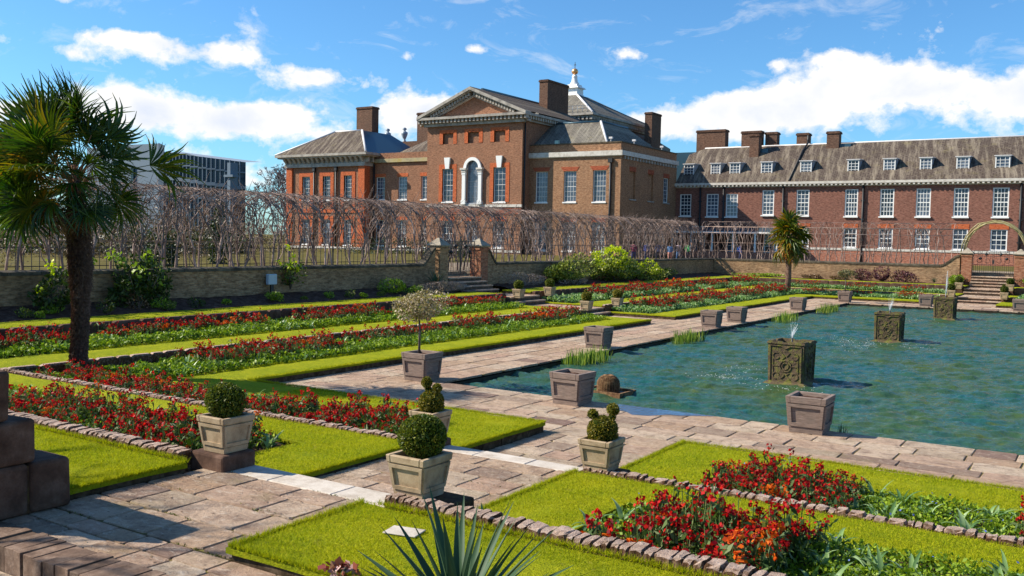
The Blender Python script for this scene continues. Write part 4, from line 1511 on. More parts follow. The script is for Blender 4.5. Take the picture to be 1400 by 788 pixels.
b = MB(); b.box(-38.9, 71.7, 13.98, -38.45, 72.0, 14.35); sub(A, 'roof_lamp', b, plain_mat('pale_green_glass', (.35, .5, .45)), wg)

# ---------------- king's block behind with cupola
A = (-50, 100, GZ)
kb = empty('palace_tower_block', A, label='tall palace block at the back with a slate pyramid roof and a white cupola', cat='building')
kx, ky = -46.0, 93.0
b = MB(); b.box(-60, ky, GZ, kx, 112, 19.6)
sub(A, 'wall', b, BRICK_CHIM, kb)
b = MB(); b.box(-61, ky - .9, 20.05, kx + .9, 113, 20.35); b.box(-60.6, ky - .6, 19.85, kx + .6, 112.8, 20.05); b.box(-60.2, ky - .25, 19.3, kx + .25, 112.3, 19.85)
sub(A, 'cornice', b, CORNICE, kb)
b = MB(); dentils_y(b, ky - .5, 112, kx + .25, 19.48, .36, .28, .62, .4); dentils_x(b, -60, kx + .5, ky - .25, 19.48, .36, .28, .62, .4); sub(A, 'dentils', b, CORNICE, kb, kind='stuff')
tx, ty = -52.6, 100.4
b = MB()
e0 = [(-60.9, ky - .8, 20.36), (kx + .8, ky - .8, 20.36), (kx + .8, 112.8, 20.36), (-60.9, 112.8, 20.36)]
tp = [(tx - .9, ty - .9, 24.1), (tx + .9, ty - .9, 24.1), (tx + .9, ty + 2.5, 24.1), (tx - .9, ty + 2.5, 24.1)]
for i in range(4):
    j = (i + 1) % 4
    b.face([e0[i], e0[j], tp[j], tp[i]])
b.face(tp)
sub(A, 'roof', b, ROOF2, kb)
b = MB(); b.tube([e0[1], tp[1]], .16, 5); sub(A, 'hip_lead', b, LEADW, kb)
b = MB(); b.tube([tp[1], e0[2]], .10, 5); sub(A, 'ridge_lead', b, COPPER, kb)
cup = empty('cupola', (tx - A[0], ty - A[1], 24.1 - A[2])); cup.parent = kb; cup.scale = (.88, .88, .86)
b = MB(); b.frustum(0, 0, -.5, .1, 1.35, 1.15); b.frustum(0, 0, .1, 1.1, 1.05, 1.05); b.frustum(0, 0, 1.1, 1.35, 1.4, 1.2); b.frustum(0, 0, 1.35, 1.75, .95, .85)
b.build('cupola_base', WHITE_PAINT, cup)
b = MB(); b.lathe([(.80, 1.7), (.72, 2.0), (.50, 2.3), (.46, 2.7), (.40, 3.0), (.50, 3.12), (.34, 3.22), (.36, 3.4), (.05, 3.45)], sides=12); b.build('bell_dome', WHITE_PAINT, cup)
b = MB(); b.lathe([(.05, 3.4), (.42, 3.6), (.56, 3.95), (.42, 4.3), (.05, 4.5)], sides=12); b.build('gilt_ball', GOLD, cup)
b = MB(); b.tube([(0, 0, 4.4), (0, 0, 5.5)], .05, 5); b.box(-.18, -.02, 5.0, .18, .02, 5.12); b.build('weathervane', DARK_METAL, cup)
chimney(kb, A, -43.6, -42.5, 105, 108.2, 12, 21.8)
b = MB(); b.tube([(-51.5, 92.2, 20.36), (-51.5, 92.2, 21.4)], .03, 4)
for k in range(13):
    x = -55 + k * .75; b.tube([(x, 92.2, 20.36), (x, 92.2, 21.3)], .03, 4)
b.tube([(-55, 92.2, 21.3), (-46, 92.2, 21.3)], .03, 4); b.tube([(-55, 92.2, 20.9), (-46, 92.2, 20.9)], .03, 4)
sub(A, 'roof_railing', b, LEAD, kb)
b = MB(); b.box(-46.2, 93, 12, -42.6, 112, 17.2)
b.face([(-42.6, 92.8, 17.2), (-42.6, 112, 17.2), (-46, 112, 19.2), (-46, 92.8, 19.2)]); b.face([(-42.6, 111, 17.0), (-39.6, 111, 12), (-39.6, 90, 12), (-42.6, 93, 17.0)])
sub(A, 'lower_roof', b, ROOF2, kb)

# ---------------- corner pavilion (left)
A = (-72, 70, GZ)
pv = empty('palace_pavilion', A, label='left corner pavilion with orange brick pilasters and a hipped slate roof', cat='building')
px0, px1 = -78.66, -65.02
uw = [(-75.9, -74.5, 7.9, 10.95), (-72.25, -70.9, 7.9, 10.97), (-68.6, -67.25, 7.95, 11.0)]
lw = [(a, c, 2.25, 5.45) for a, c, _, _ in uw]
b = MB(); wall_panel(b, 'y', 70.15, px0, px1, GZ, 12.3, uw + lw, .22)
wall_panel(b, 'x', px1 - .1, 70.15, 82, GZ, 12.3, [], .2)
b.face([(px0 + .1, 82, GZ), (px0 + .1, 70.15, GZ), (px0 + .1, 70.15, 12.3), (px0 + .1, 82, 12.3)])
sub(A, 'wall', b, BRICK_BROWN, pv)
for (a, c) in ((px0, px0 + 1.05), (px1 - 1.05, px1)):
    b = MB(); b.box(a, 69.92, GZ, c, 70.9, 12.12); sub(A, 'pilaster', b, BRICK_ORANGE, pv)
for h in uw:
    b = MB(); b.box(h[0] - .55, 70.08, 6.9, h[0], 70.3, h[3] + .45); b.box(h[1], 70.08, 6.9, h[1] + .55, 70.3, h[3] + .45); b.box(h[0], 70.085, h[3], h[1], 70.3, h[3] + .45); sub(A, 'orange_brick_dressing', b, BRICK_ORANGE, pv)
for h in lw:
    b = MB(); b.box(h[0] - .55, 70.08, 2.2, h[0], 70.3, h[3] + .45); b.box(h[1], 70.08, 2.2, h[1] + .55, 70.3, h[3] + .45); b.box(h[0], 70.085, h[3], h[1], 70.3, h[3] + .45); sub(A, 'orange_brick_dressing', b, BRICK_ORANGE, pv)
b = MB(); b.box(px0 + 1.06, 70.03, 6.3, px1 - 1.06, 70.14, 6.75)
sub(A, 'orange_brick_band', b, BRICK_ORANGE, pv)
b = MB(); b.box(px0 - .1, 69.8, 1.55, px1 + .1, 70.14, 2.0); sub(A, 'plinth_band', b, STONE_PALE, pv)
b = MB(); b.box(px0 - .05, 69.86, GZ - .2, px1 + .05, 70.14, 1.54); sub(A, 'plinth', b, brick_mat('pinkish_plinth_brick', (.40, .17, .12), (.45, .2, .15), (.4, .25, .2), amt=.2), pv)
b = MB(); b.box(px0 - .15, 69.75, 12.12, px1 + .15, 71.5, 12.55); b.box(px0 - .1, 69.85, 12.55, px1 + .1, 72, 13.25)
sub(A, 'frieze', b, CORNICE, pv)
b = MB(); b.box(px0 - 1.1, 68.9, 13.42, px1 + 1.1, 82, 13.72); b.box(px0 - .85, 69.15, 13.25, px1 + .85, 82, 13.42); sub(A, 'cornice', b, CORNICE, pv)
b = MB()
n = 17
for k in range(n):
    x = px0 + .2 + (px1 - px0 - .4) * k / (n - 1)
    b.hexa([(x - .14, 69.70, 12.62), (x + .14, 69.70, 12.62), (x + .14, 69.84, 12.62), (x - .14, 69.84, 12.62), (x - .22, 69.2, 13.24), (x + .22, 69.2, 13.24), (x + .22, 69.84, 13.24), (x - .22, 69.84, 13.24)])
dentils_y(b, 70.1, 76, px1 + .1, 12.62, .6, .3, .8, .45)
sub(A, 'brackets', b, CORNICE, pv, kind='stuff')
for h in uw + lw:
    win_at(pv, 'y', 70.15, h, cols=3, rows=6, fr=.08)
for x in (-73.65, -69.85):
    b = MB(); b.tube([(x, 69.98, 1), (x, 69.98, 12.1)], .13, 6); b.box(x - .2, 69.8, 11.6, x + .2, 70.1, 12.1); sub(A, 'drainpipe', b, DARK_METAL, pv)
b = MB()
ea = [(px0 - 1.05, 68.95, 13.73), (px1 + 1.05, 68.95, 13.73), (px1 + 1.05, 82, 13.73), (px0 - 1.05, 82, 13.73)]
ra, rb_ = (-73.2, 73.4, 17.0), (-68.6, 73.4, 17.0)
rc_, rd_ = (-68.6, 79, 17.0), (-73.2, 79, 17.0)
b.face([ea[0], ea[1], rb_, ra]); b.face([ea[3], ea[0], ra, rd_]); b.face([ra, rb_, rc_, rd_])
sub(A, 'roof', b, ROOF, pv)
b = MB(); b.face([ea[1], ea[2], rc_, rb_]); sub(A, 'lead_roof_side', b, COPPER, pv)
b = MB(); b.tube([ea[1], rb_], .16, 5); b.tube([ea[0], ra], .13, 5); b.tube([ra, rb_], .12, 5); sub(A, 'hip_lead', b, LEADW, pv)
chimney(pv, A, -71.95, -69.25, 76, 77.3, 15.5, 20.45)

# ---------------- link between pavilion and pedimented block
A = (-60, 71.5, GZ)
lk = empty('palace_link', A, label='lower brown brick range linking the left pavilion to the pedimented block', cat='building')
YL = 71.5
uw = [(-64.5, -63.05, 8.0, 10.78), (-60.95, -59.52, 8.0, 10.78), (-57.35, -55.9, 8.0, 10.8)]
lw = [(a, c, 2.25, 5.48) for a, c, _, _ in uw]
b = MB(); wall_panel(b, 'y', YL, px1, X0, GZ, 12.5, uw + lw, .22); b.box(px1, YL + .08, 12.49, X0, YL + .5, 13.75)
sub(A, 'wall', b, BRICK_BROWN, lk)
b = MB(); b.box(px1, YL - .28, 12.55, X0, YL + .02, 13.0); sub(A, 'stone_band', b, rough_mat('lichened_band', [(.22, .18, .12), (.45, .38, .22), (.42, .30, .06)], 1.2, .9, .2, 20), lk)
for h in uw + lw:
    b = MB(); b.box(h[0] - .15, YL - .03, h[3], h[1] + .15, YL + .06, h[3] + .42); sub(A, 'orange_brick_dressing', b, BRICK_ORANGE, lk)
b = MB(); b.box(px1, YL - .1, 1.6, X0, YL + .0, 2.0); sub(A, 'plinth_band', b, STONE_PALE, lk)
for h in uw + lw:
    win_at(lk, 'y', YL, h, cols=3, rows=6, fr=.09)
b = MB(); b.tube([(-64.75, YL - .1, 1), (-64.75, YL - .1, 12.4)], .11, 6); sub(A, 'drainpipe', b, DARK_METAL, lk)
b = MB()
b.face([(-59.5, YL + .5, 13.76), (X0, YL + .5, 13.76), (X0, 76, 16.9), (-55.9, 76, 16.9)])
b.face([(-65, YL + 3.5, 13.76), (-59.5, YL + .5, 13.76), (-55.9, 76, 16.9), (-60, 82, 15.9)])
sub(A, 'roof', b, ROOF, lk)
b = MB(); b.face([(-72, 84, 13), (-55.5, 84, 13), (-55.5, 86, 17.0), (-68, 86, 17.6)]); sub(A, 'lead_roof', b, COPPER, lk)
chimney(lk, A, -68.1, -65.9, 84, 86, 13, 20.5)
for x in (-78.45, -75.25):
    u = empty('roof_urn', (x - A[0], 90 - A[1], 17.3 - A[2])); u.parent = lk; u.scale = (.50, .50, .50)
    b = MB(); b.lathe([(.55, 0), (.55, .5), (.3, .7), (.55, 1.3), (.95, 2.3), (1.0, 2.9), (.5, 3.2), (.3, 3.4), (.75, 3.9), (.4, 4.3), (.02, 4.4)], sides=12); b.build('urn_body', LEAD, u)
b = MB(); b.box(-88, 89, GZ, -60, 96, 17.3); sub(A, 'rear_range', b, BRICK_CHIM, lk)

# ---------------- long service range on the right
A = (-12, 86.5, GZ)
rw = empty('long_brick_range', A, label='long plum red brick range with white sash windows, dormers and mossy slate roof', cat='building')
YW = 86.5
xe = 22.0
upp = [(-30.15, -28.75, 6.55, 9.12), (-26.85, -25.4, 6.5, 9.12), (-24.5, -23.1, 6.5, 9.12), (-20.25, -18.9, 6.7, 9.48), (-16.4, -15.0, 6.65, 9.5),
       (-11.2, -9.85, 6.6, 9.5), (-7.6, -6.2, 6.6, 9.5), (-4.05, -2.65, 6.6, 9.5), (-.5, .9, 6.6, 9.5), (3.05, 4.5, 6.6, 9.5), (6.7, 8.1, 6.6, 9.5), (10.2, 11.6, 6.6, 9.5), (14, 15.4, 6.6, 9.5)]
lww = [(-28.6, -26.9, 2.2, 5.4), (-24.3, -23.0, 2.4, 5.3), (-19.9, -18.6, 2.4, 5.3), (-16.2, -14.9, 3.2, 5.3), (-11.2, -9.85, 3.25, 5.3), (-7.6, -6.2, 3.25, 5.3), (-4.0, -2.6, 3.25, 5.3), (-.45, .95, 3.25, 5.35), (3.0, 4.5, 3.25, 5.35), (6.6, 8.0, 3.25, 5.35), (10.2, 11.6, 3.25, 5.35)]
b = MB(); wall_panel(b, 'y', YW, XR, xe, GZ, 9.9, upp + lww, .12)
b.face([(xe, YW, GZ), (xe, 98.5, GZ), (xe, 98.5, 9.9), (xe, YW, 9.9)])
sub(A, 'wall', b, BRICK_RED, rw)
for h in lww[3:]:
    b = MB(); b.box(h[0] - .12, YW - .03, h[3], h[1] + .12, YW + .05, h[3] + .5); sub(A, 'orange_brick_dressing', b, BRICK_ORANGE, rw)
b = MB(); b.box(-17, YW - .16, 2.95, xe, YW - .004, 3.18); sub(A, 'plinth_band', b, STONE_PALE, rw)
b = MB(); b.box(-17, YW - .1, GZ, xe, YW - .004, 2.95); sub(A, 'plinth', b, brick_mat('orange_plinth_brick', (.42, .14, .085), (.48, .19, .12), (.42, .26, .2), amt=.2), rw)
for h in upp:
    o = win_at(rw, 'y', YW, h, cols=4 if h[0] > -14 else 3, rows=6, fr=.12, depth=.05, bar=.05)
for h in lww:
    o = win_at(rw, 'y', YW, h, cols=3 if h[0] > -14 else 2, rows=4, fr=.11, depth=.05, bar=.045)
b = MB(); b.box(XR, YW - .5, 10.12, xe + .3, YW + .1, 10.38); b.box(XR, YW - .10, 9.98, xe + .2, YW + .1, 10.12); b.box(XR, YW - .12, 9.85, xe, YW + .1, 9.98); sub(A, 'cornice', b, STONE_PALE, rw)
b = MB(); dentils_x(b, XR + .2, xe, YW - .1, 9.94, .18, .20, .46, .36); sub(A, 'dentils', b, STONE_PALE, rw, kind='stuff')
for x in (-27.6, -24.75, -17.85, -9.2 - .1, 5.55):
    b = MB(); b.tube([(x, YW - .12, 1), (x, YW - .12, 9.9)], .12, 6)
    for z in (4, 6.2, 8.2): b.box(x - .2, YW - .22, z, x + .2, YW - .02, z + .12)
    sub(A, 'drainpipe', b, DARK_METAL, rw)
b = MB()
ry, rz_ = 92.3, 15.15
e_ = [(XR + .1, YW - .45, 10.39), (xe, YW - .45, 10.39)]
mid = [(XR - .3, 91.0, 14.2), (xe, 91.0, 14.35)]
rg = [(-29.6, ry + .3, 15.05), (xe, ry, 15.15)]
nseg = 26
for k in range(nseg):
    t0, t1 = k / nseg, (k + 1) / nseg
    f = lambda A_, B_, t: tuple(A_[i] + (B_[i] - A_[i]) * t for i in range(3))
    b.face([f(*e_, t0), f(*e_, t1), f(*mid, t1), f(*mid, t0)], 0, False)
    b.face([f(*mid, t0), f(*mid, t1), f(*rg, t1), f(*rg, t0)], 0, False)
b.face([rg[0], rg[1], (xe, 98.5, 10.4), (-30.5, 98.5, 10.4)])
b.face([(XR + .1, YW - .45, 10.39), mid[0], rg[0], (-30.9, 98.5, 10.4)][::-1])
b.face([(xe, YW, 9.9), (xe, 98.5, 10.4), (xe, ry, 15.15), (xe, 91, 14.35), (xe, YW - .45, 10.39)])
sub(A, 'roof', b, ROOF, rw)
b = MB(); b.tube([rg[0], rg[1]], .10, 5); sub(A, 'ridge_lead', b, LEADW, rw)
b = MB(); b.tube([(-17.2, YW - .4, 10.5), (-17.1, 90.9, 14.3), (-17.0, ry, 15.2), (-17.0, ry, 16.1)], .11, 5); sub(A, 'roof_drainpipe', b, DARK_METAL, rw)
dorm = [(-30.2, -28.95), (-26.85, -25.68), (-24.55, -23.3), (-20.85, -19.55), (-16.4, -15.15), (-11.3, -10.1), (-7.6, -6.4), (-4.0, -2.85), (-.52, .68), (3.03, 4.35), (6.6, 7.9), (10.2, 11.5), (14.0, 15.3)]
for a, c in dorm:
    d = empty('dormer', (a - A[0], YW + 1.05 - A[1], 11.3 - A[2])); d.parent = rw
    w_ = c - a
    b = MB()
    for x in (0, w_):
        b.face([(x, 0, -.25), (x, 0, 1.42), (x, 1.9, 1.5), (x, .0 + 1.9, 1.5)][:3] + [(x, .5, .0)])
        b.box(x - .02, 0.02, -.1, x + .02, 1.6, 1.4)
    b.build('cheek', LEAD, d)
    b = MB(); b.hexa([(-.12, -.16, 1.42), (w_ + .12, -.16, 1.42), (w_ + .12, 2.0, 1.5), (-.12, 2.0, 1.5), (-.12, -.16, 1.50), (w_ + .12, -.16, 1.50), (w_ + .12, 2.0, 1.58), (-.12, 2.0, 1.58)]); b.build('flat_lead_top', LEADW, d)
    b = MB()
    t_ = .10
    b.box(0, -.05, 0, t_, .03, 1.42); b.box(w_ - t_, -.05, 0, w_, .03, 1.42); b.box(t_, -.05, 1.32, w_ - t_, .03, 1.42); b.box(-.08, -.14, -.12, w_ + .08, .03, .07)
    for i in (1, 2): b.box(w_ * i / 3 - .022, -.03, .07, w_ * i / 3 + .022, .01, 1.32)
    for j in (1, 2, 3): b.box(t_, -.027, .07 + 1.25 * j / 4 - .022, w_ - t_, .012, .07 + 1.25 * j / 4 + .022)
    b.build('window', WHITE_PAINT, d)
    b = MB(); b.box(.05, .012, .03, w_ - .05, .02, 1.36); b.build('pane', GLASS, d)
for (x0, x1, y0, y1, z0, z1) in ((-31.0, -27.3, 93.2, 94.4, 12, 17.4), (-25.0, -22.6, 92.5, 93.6, 12, 16.95), (-23.2, -22.1, 90.2, 91.4, 12.3, 16.3), (-22.3, -20.9, 93.2, 94.3, 12, 16.8), (-18.5, -17.15, 93, 94.2, 12, 16.5), (-14.6, -13.25, 91.3, 92.4, 13.2, 16.35)):
    chimney(rw, A, x0, x1, y0, y1, z0, z1)
b = MB(); b.box(-23.1, 90.9, 13.8, -21.2, 93, 14.6); b.box(-13.2, 91.6, 14.3, -12, 92.6, 14.9); sub(A, 'lead_box_gutter', b, COPPER, rw)
b = MB(); b.box(-40, 96, 10, -29.5, 104, 15.0); sub(A, 'rear_lead_roof', b, COPPER, rw)

# low grey glazed verandah at the foot of the left end of the range
A = (-22, 84, GZ)
vr = empty('verandah', A, label='low white framed verandah against the brick range behind the branch tunnel', cat='verandah')
b = MB(); b.box(-30, 83.6, 4.55, -17.5, 83.9, 4.75)
for x in (-29.9, -27.5, -25, -22.5, -20, -17.6): b.box(x - .09, 83.65, GZ, x + .09, 83.85, 4.55)
sub(A, 'white_frame', b, WHITE_PAINT, vr)
b = MB(); b.box(-30, 83.6, GZ, -17.5, 83.9, 2.5); sub(A, 'brick_dwarf_wall', b, MAT['orange_plinth_brick'], vr)
b = MB(); b.face([(-30, 83.6, 4.76), (-17.5, 83.6, 4.76), (-17.5, 86.4, 5.3), (-30, 86.4, 5.3)]); sub(A, 'lead_roof', b, COPPER, vr)

# ---------------- modern office block far left
A = (-200, 150, 1)
ob = empty('office_building', A, label='modern grey office building with a glazed upper storey, far left behind the palm', cat='building')
GREYW = plain_mat('pale_blue_grey_cladding', (0.105, 0.15, 0.20), .7)
DGL = plain_mat('dark_office_glass', (0.015, 0.035, 0.06), .25, spec=.4)
n = 10
path = [(-250, 152), (-232, 150), (-212.5, 149.5), (-210.5, 150)]
b = MB()
for (xa, ya), (xb, yb) in zip(path, path[1:]):
    b.face([(xa, ya, 1), (xb, yb, 1), (xb, yb, 27.4 + (xa < -215) * .6), (xa, ya, 28.2)])
for k in range(10):
    z = 3 + 2.4 * k
sub(A, 'cladding', b, GREYW, ob)
b = MB()
for x in (-224.5,): b.box(x, 149.2, 1, x + 1.1, 149.9, 22)
sub(A, 'window_slot', b, DGL, ob)
arc = [(-210.5 + 25.5 * k / n, 150 + 2.2 * (k / n) ** 2 * 3) for k in range(n + 1)]
b = MB(); c = MB(); d = MB(); e = MB()
for k, ((xa, ya), (xb, yb)) in enumerate(zip(arc, arc[1:])):
    za, zb = 25.6 - .30 * k, 25.6 - .30 * (k + 1)
    c.face([(xa, ya, 1), (xb, yb, 1), (xb, yb, zb), (xa, ya, za)])
    for (lo, hi) in ((za - 3.3, za - 2.9), (za - 7.6, za - 6.7), (za - 11.5, za - 10.6)):
        b.hexa([(xa, ya - .5, lo), (xb, yb - .5, lo), (xb, yb, lo), (xa, ya, lo), (xa, ya - .5, hi), (xb, yb - .5, hi), (xb, yb, hi), (xa, ya, hi)])
    for f_ in (0, .5):
        x, y = xa + (xb - xa) * f_, ya + (yb - ya) * f_
        b.box(x - .09, y - .45, 1, x + .09, y, za - .1)
    0 and d.face([(xa, ya - .6, za + .2), (xb, yb - .6, zb + .2), (xb, yb + 9, zb + 1.2), (xa, ya + 9, za + 1.2)])
    d.face([(xa, ya - .1, za), (xb, yb - .1, zb), (xb, yb + 6, zb + .5), (xa, ya + 6, za + .5)])
sub(A, 'glazing', c, DGL, ob); sub(A, 'grey_frame', b, GREYW, ob); sub(A, 'roof', d, LEAD, ob)
b = MB(); b.box(-185.2, 150.5, 1, -184, 153, 22.0); b.box(-186, 150, 18.2, -182.5, 152, 18.8); sub(A, 'end_wall', b, GREYW, ob)

# ================================================================== PLANTERS, TUBS, TANKS
def square_pot(root, hb_, ht, z0, z1, m, rim, panel_in, name='body', feet=False):
    """tapered square planter: rim, raised frame round a sunk panel on each face, plinth band"""
    b = MB(); zr = z1 - rim
    def half(z): return hb_ + (ht - hb_) * (z - z0) / (z1 - z0)
    pl = z0 + (z1 - z0) * .16
    b.frustum(0, 0, z0, pl, half(z0) * 1.0, half(pl) * 1.0)
    b.frustum(0, 0, pl, zr, half(pl) * .955, half(zr) * .955)
    b.build(name, m, root)
    b = MB()
    a = half(zr) * 1.03; o = half(z1) * 1.035; t = a * .24
    for s in ((-1, 0), (1, 0), (0, -1), (0, 1)):
        if s[0]:
            x0, x1 = (-o, -o + t) if s[0] < 0 else (o - t, o)
            b.hexa([(x0 * .97, -o * .97, zr), (x1 * .97, -o * .97, zr), (x1 * .97, o * .97, zr), (x0 * .97, o * .97, zr), (x0, -o, z1), (x1, -o, z1), (x1, o, z1), (x0, o, z1)])
        else:
            y0, y1 = (-o, -o + t) if s[1] < 0 else (o - t, o)
            b.hexa([((-o + t) * .97, y0 * .97, zr), ((o - t) * .97, y0 * .97, zr), ((o - t) * .97, y1 * .97, zr), ((-o + t) * .97, y1 * .97, zr), (-o + t, y0, z1 - .001), (o - t, y0, z1 - .001), (o - t, y1, z1 - .001), (-o + t, y1, z1 - .001)])
    bevel(b.build('rim', m, root), .008)
    for k in range(4):
        b = MB()
        za, zc = pl + .012, zr - .012
        h0, h1 = half(za) * .955, half(zc) * .955
        w0, w1 = h0 * .98, h1 * .98
        th = .028 * (z1 - z0) / .55
        fr = .20 * (zc - za)
        def P_(u, z, d):
            h = half(z) * .955
            return (u * h, -h - d, z)
        def bar(u0, z0_, u1, z1_, v0, v1):
            b.hexa([P_(u0, z0_, 0), P_(v0, z0_, 0), P_(v0, z0_, th), P_(u0, z0_, th), P_(u1, z1_, 0), P_(v1, z1_, 0), P_(v1, z1_, th), P_(u1, z1_, th)][0:4] + [P_(u1, z1_, 0), P_(v1, z1_, 0), P_(v1, z1_, th), P_(u1, z1_, th)])
        f = .17
        bar(-1, za, -1, zc, -1 + f, -1 + f); bar(1 - f, za, 1 - f, zc, 1, 1)
        bar(-1 + f, za, -1 + f, za + fr * .8, 1 - f, 1 - f); bar(-1 + f, zc - fr * .7, -1 + f, zc, 1 - f, 1 - f)
        o_ = b.build('panel_frame', m, root)
        o_.rotation_euler = (0, 0, R(90 * k))
    b = MB(); hs = half(z1) * .95
    n = 5
    for j in range(n + 1):
        for i in range(n + 1):
            b.v.append((-hs + 2 * hs * i / n, -hs + 2 * hs * j / n, z1 - .07 + random.uniform(-.015, .02)))
    for j in range(n):
        for i in range(n):
            a = j * (n + 1) + i
            b.f.append((a, a + 1, a + n + 2, a + n + 1)); b.m.append(0); b.sm.append(False)
    b.build('soil', SOIL, root)


# --- oak tubs round the pond
tubs = [((3.88, -.50, 0), 'empty weathered oak tub on the near pond edge, beside the wicker duck house'),
        ((-.62, .02, 0), 'weathered oak tub holding the variegated standard tree'),
        ((-.52, 9.15, 0), 'empty oak tub beside the first clump of reeds on the left side of the pond'),
        ((-.45, 19.15, 0), 'nearer of the two oak tubs facing the side steps'),
        ((-.40, 22.1, 0), 'farther of the two oak tubs facing the side steps'),
        ((-.45, 31.8, 0), 'oak tub standing alone between two reed clumps on the far left edge of the pond'),
        ((-.25, 41.2, 0), 'oak tub holding the small standard tree at the far left corner of the pond'),
        ((4.35, 41.2, 0), 'pale oak tub left of the far steps at the end of the pond'),
        ((9.2, 41.2, 0), 'oak tub right of the far steps at the end of the pond'),
        ((8.85, -.28, 0), 'oak tub in the right foreground on the near edge of the pond')]
tub0 = None
for i, (loc, lab) in enumerate(tubs):
    if tub0 is None:
        tub0 = empty('wooden_tub', loc, label=lab, cat='tub', group='square oak tubs round the pond')
        square_pot(tub0, .300, .360, 0, .68, WOOD, .13, .1)
        o = tub0
    else:
        o = copy_tree(tub0); o.location = loc; o['label'] = lab
    o.rotation_euler = (0, 0, R(random.uniform(-2.5, 2.5)))

# --- cast stone planters beside the steps
pots = [((4.83, -10.62, .95), 'left stone planter with a round box ball beside the near path'),
        ((7.80, -10.72, .93), 'stone planter with the largest round box ball, nearest the viewer'),
        ((4.95, -6.85, .47), 'stone planter half hidden behind the nearest box ball'),
        ((7.88, -6.92, .45), 'stone planter with the small duck shaped topiary in front of the pond'),
        ((-9.9, LY0 + .12 + .35, .72), 'stone planter left of the upper side steps'), ((-9.9, LY1 + .75, .72), 'stone planter right of the upper side steps'),
        ((-6.25, LY0 + .4, .36), 'stone planter left of the lower side steps'), ((-6.25, LY1 + .9, .36), 'stone planter right of the lower side steps'),
        ((FX0 - .25, Fy(6.2), .36), 'stone planter left of the lower far steps'), ((FX1 + .15, Fy(6.2), .36), 'stone planter right of the lower far steps'),
        ((FX0 - .30, Fy(9.9), .74), 'stone planter left of the upper far steps'), ((FX1 + .15, Fy(9.9), .74), 'stone planter right of the upper far steps')]
# ground blocks under the near ones
for (x, y, z0, z1, w_, lab) in ((4.80, -10.62, .70, .945, .29, 'dark rough stone block under the left box ball planter'), (7.95, -10.66, .72, .925, .34, 'mossy stone block under the nearest box ball planter'),
                                (4.95, -6.85, .2, .465, .24, 'stone block under the half hidden planter'), (7.95, -6.92, .2, .445, .28, 'stone block under the duck topiary planter')):
    b = MB(); b.box(-w_, -.25, 0, w_ * .96, .24, z1 - z0)
    o = b.build('stone_block', DARKSTONE if x < 6 else KERBD, None, (x, y, z0), label=lab, cat='stone block'); bevel(o, .03, 2)
pot0 = None
for loc, lab in pots:
    if pot0 is None:
        pot0 = empty('stone_planter', loc, label=lab, cat='planter', group='square stone planters beside the steps')
        square_pot(pot0, .172, .232, 0, .42, POTSTONE, .075, .06)
        o = pot0
    else:
        o = copy_tree(pot0); o.location = loc; o['label'] = lab

BOX = leaf_mat('box_leaves', [(0.035, 0.06, 0.008), (0.085, 0.125, 0.012), (0.16, 0.19, 0.018), (0.26, 0.25, 0.03)], .22, .5, .3)
BOXY = leaf_mat('yellowing_box_leaves', [(0.07, 0.08, 0.010), (0.15, 0.15, 0.015), (0.26, 0.22, 0.02), (0.34, 0.24, 0.03)], .22, .5, .3)
TWIG = rough_mat('grey_brown_bark', [(0.06, 0.045, 0.035), (0.14, 0.11, 0.085), (0.24, 0.19, 0.16)], 9, .95, .6, 40)
CORE = plain_mat('inner_shade_fill', (0.020, 0.030, 0.006), 1.0, spec=0.0)  # dark filler: shade behind leaves and wicker put into its colour


def topiary(name, balls, m, n, leaf, label, loc, rz=0.0, group=None):
    root = empty(name, loc, rz, label=label, cat='topiary', group=group)
    Vs, Fs, o_ = [], [], 0
    for bi, (c, r_) in enumerate(balls):
        k = int(n * (r_ / balls[0][1]) ** 2)
        P, D = blob_points(k, (r_, r_ * .97, r_ * .98), .88, .07, seed=hash((bi, n)) % 999)
        V, F = leaves(P + np.array(c), leaf, 0.1, .62, .35, normals=D * .7)
        Vs.append(V); Fs.append(F + o_); o_ += len(V)
    link('foliage', fastmesh('foliage', np.vstack(Vs), np.vstack(Fs), m), root)
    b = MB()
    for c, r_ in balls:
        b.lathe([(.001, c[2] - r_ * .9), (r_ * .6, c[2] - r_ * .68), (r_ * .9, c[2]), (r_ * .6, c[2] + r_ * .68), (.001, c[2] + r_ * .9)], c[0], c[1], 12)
    b.build('inner_shade_core', CORE, root)  # solid dark core, painting the shade between the leaves
    b = MB(); b.tube([(0, 0, -.05), (0, 0, balls[0][0][2])], .03, 6); b.build('stem', TWIG, root)
    return root


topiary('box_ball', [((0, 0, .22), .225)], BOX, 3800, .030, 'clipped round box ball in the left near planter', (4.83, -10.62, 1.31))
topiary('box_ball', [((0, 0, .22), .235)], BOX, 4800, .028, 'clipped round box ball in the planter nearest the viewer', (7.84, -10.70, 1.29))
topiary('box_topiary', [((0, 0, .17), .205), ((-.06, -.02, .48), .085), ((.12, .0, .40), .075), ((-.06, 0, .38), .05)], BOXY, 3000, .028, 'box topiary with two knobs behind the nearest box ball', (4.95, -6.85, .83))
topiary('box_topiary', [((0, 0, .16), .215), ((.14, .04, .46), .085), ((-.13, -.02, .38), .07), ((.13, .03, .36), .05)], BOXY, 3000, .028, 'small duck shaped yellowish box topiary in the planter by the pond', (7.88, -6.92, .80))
TOPB = leaf_mat('dark_box_leaves', [(0.03, 0.05, 0.006), (0.08, 0.11, 0.010), (0.15, 0.16, 0.02)], .2)
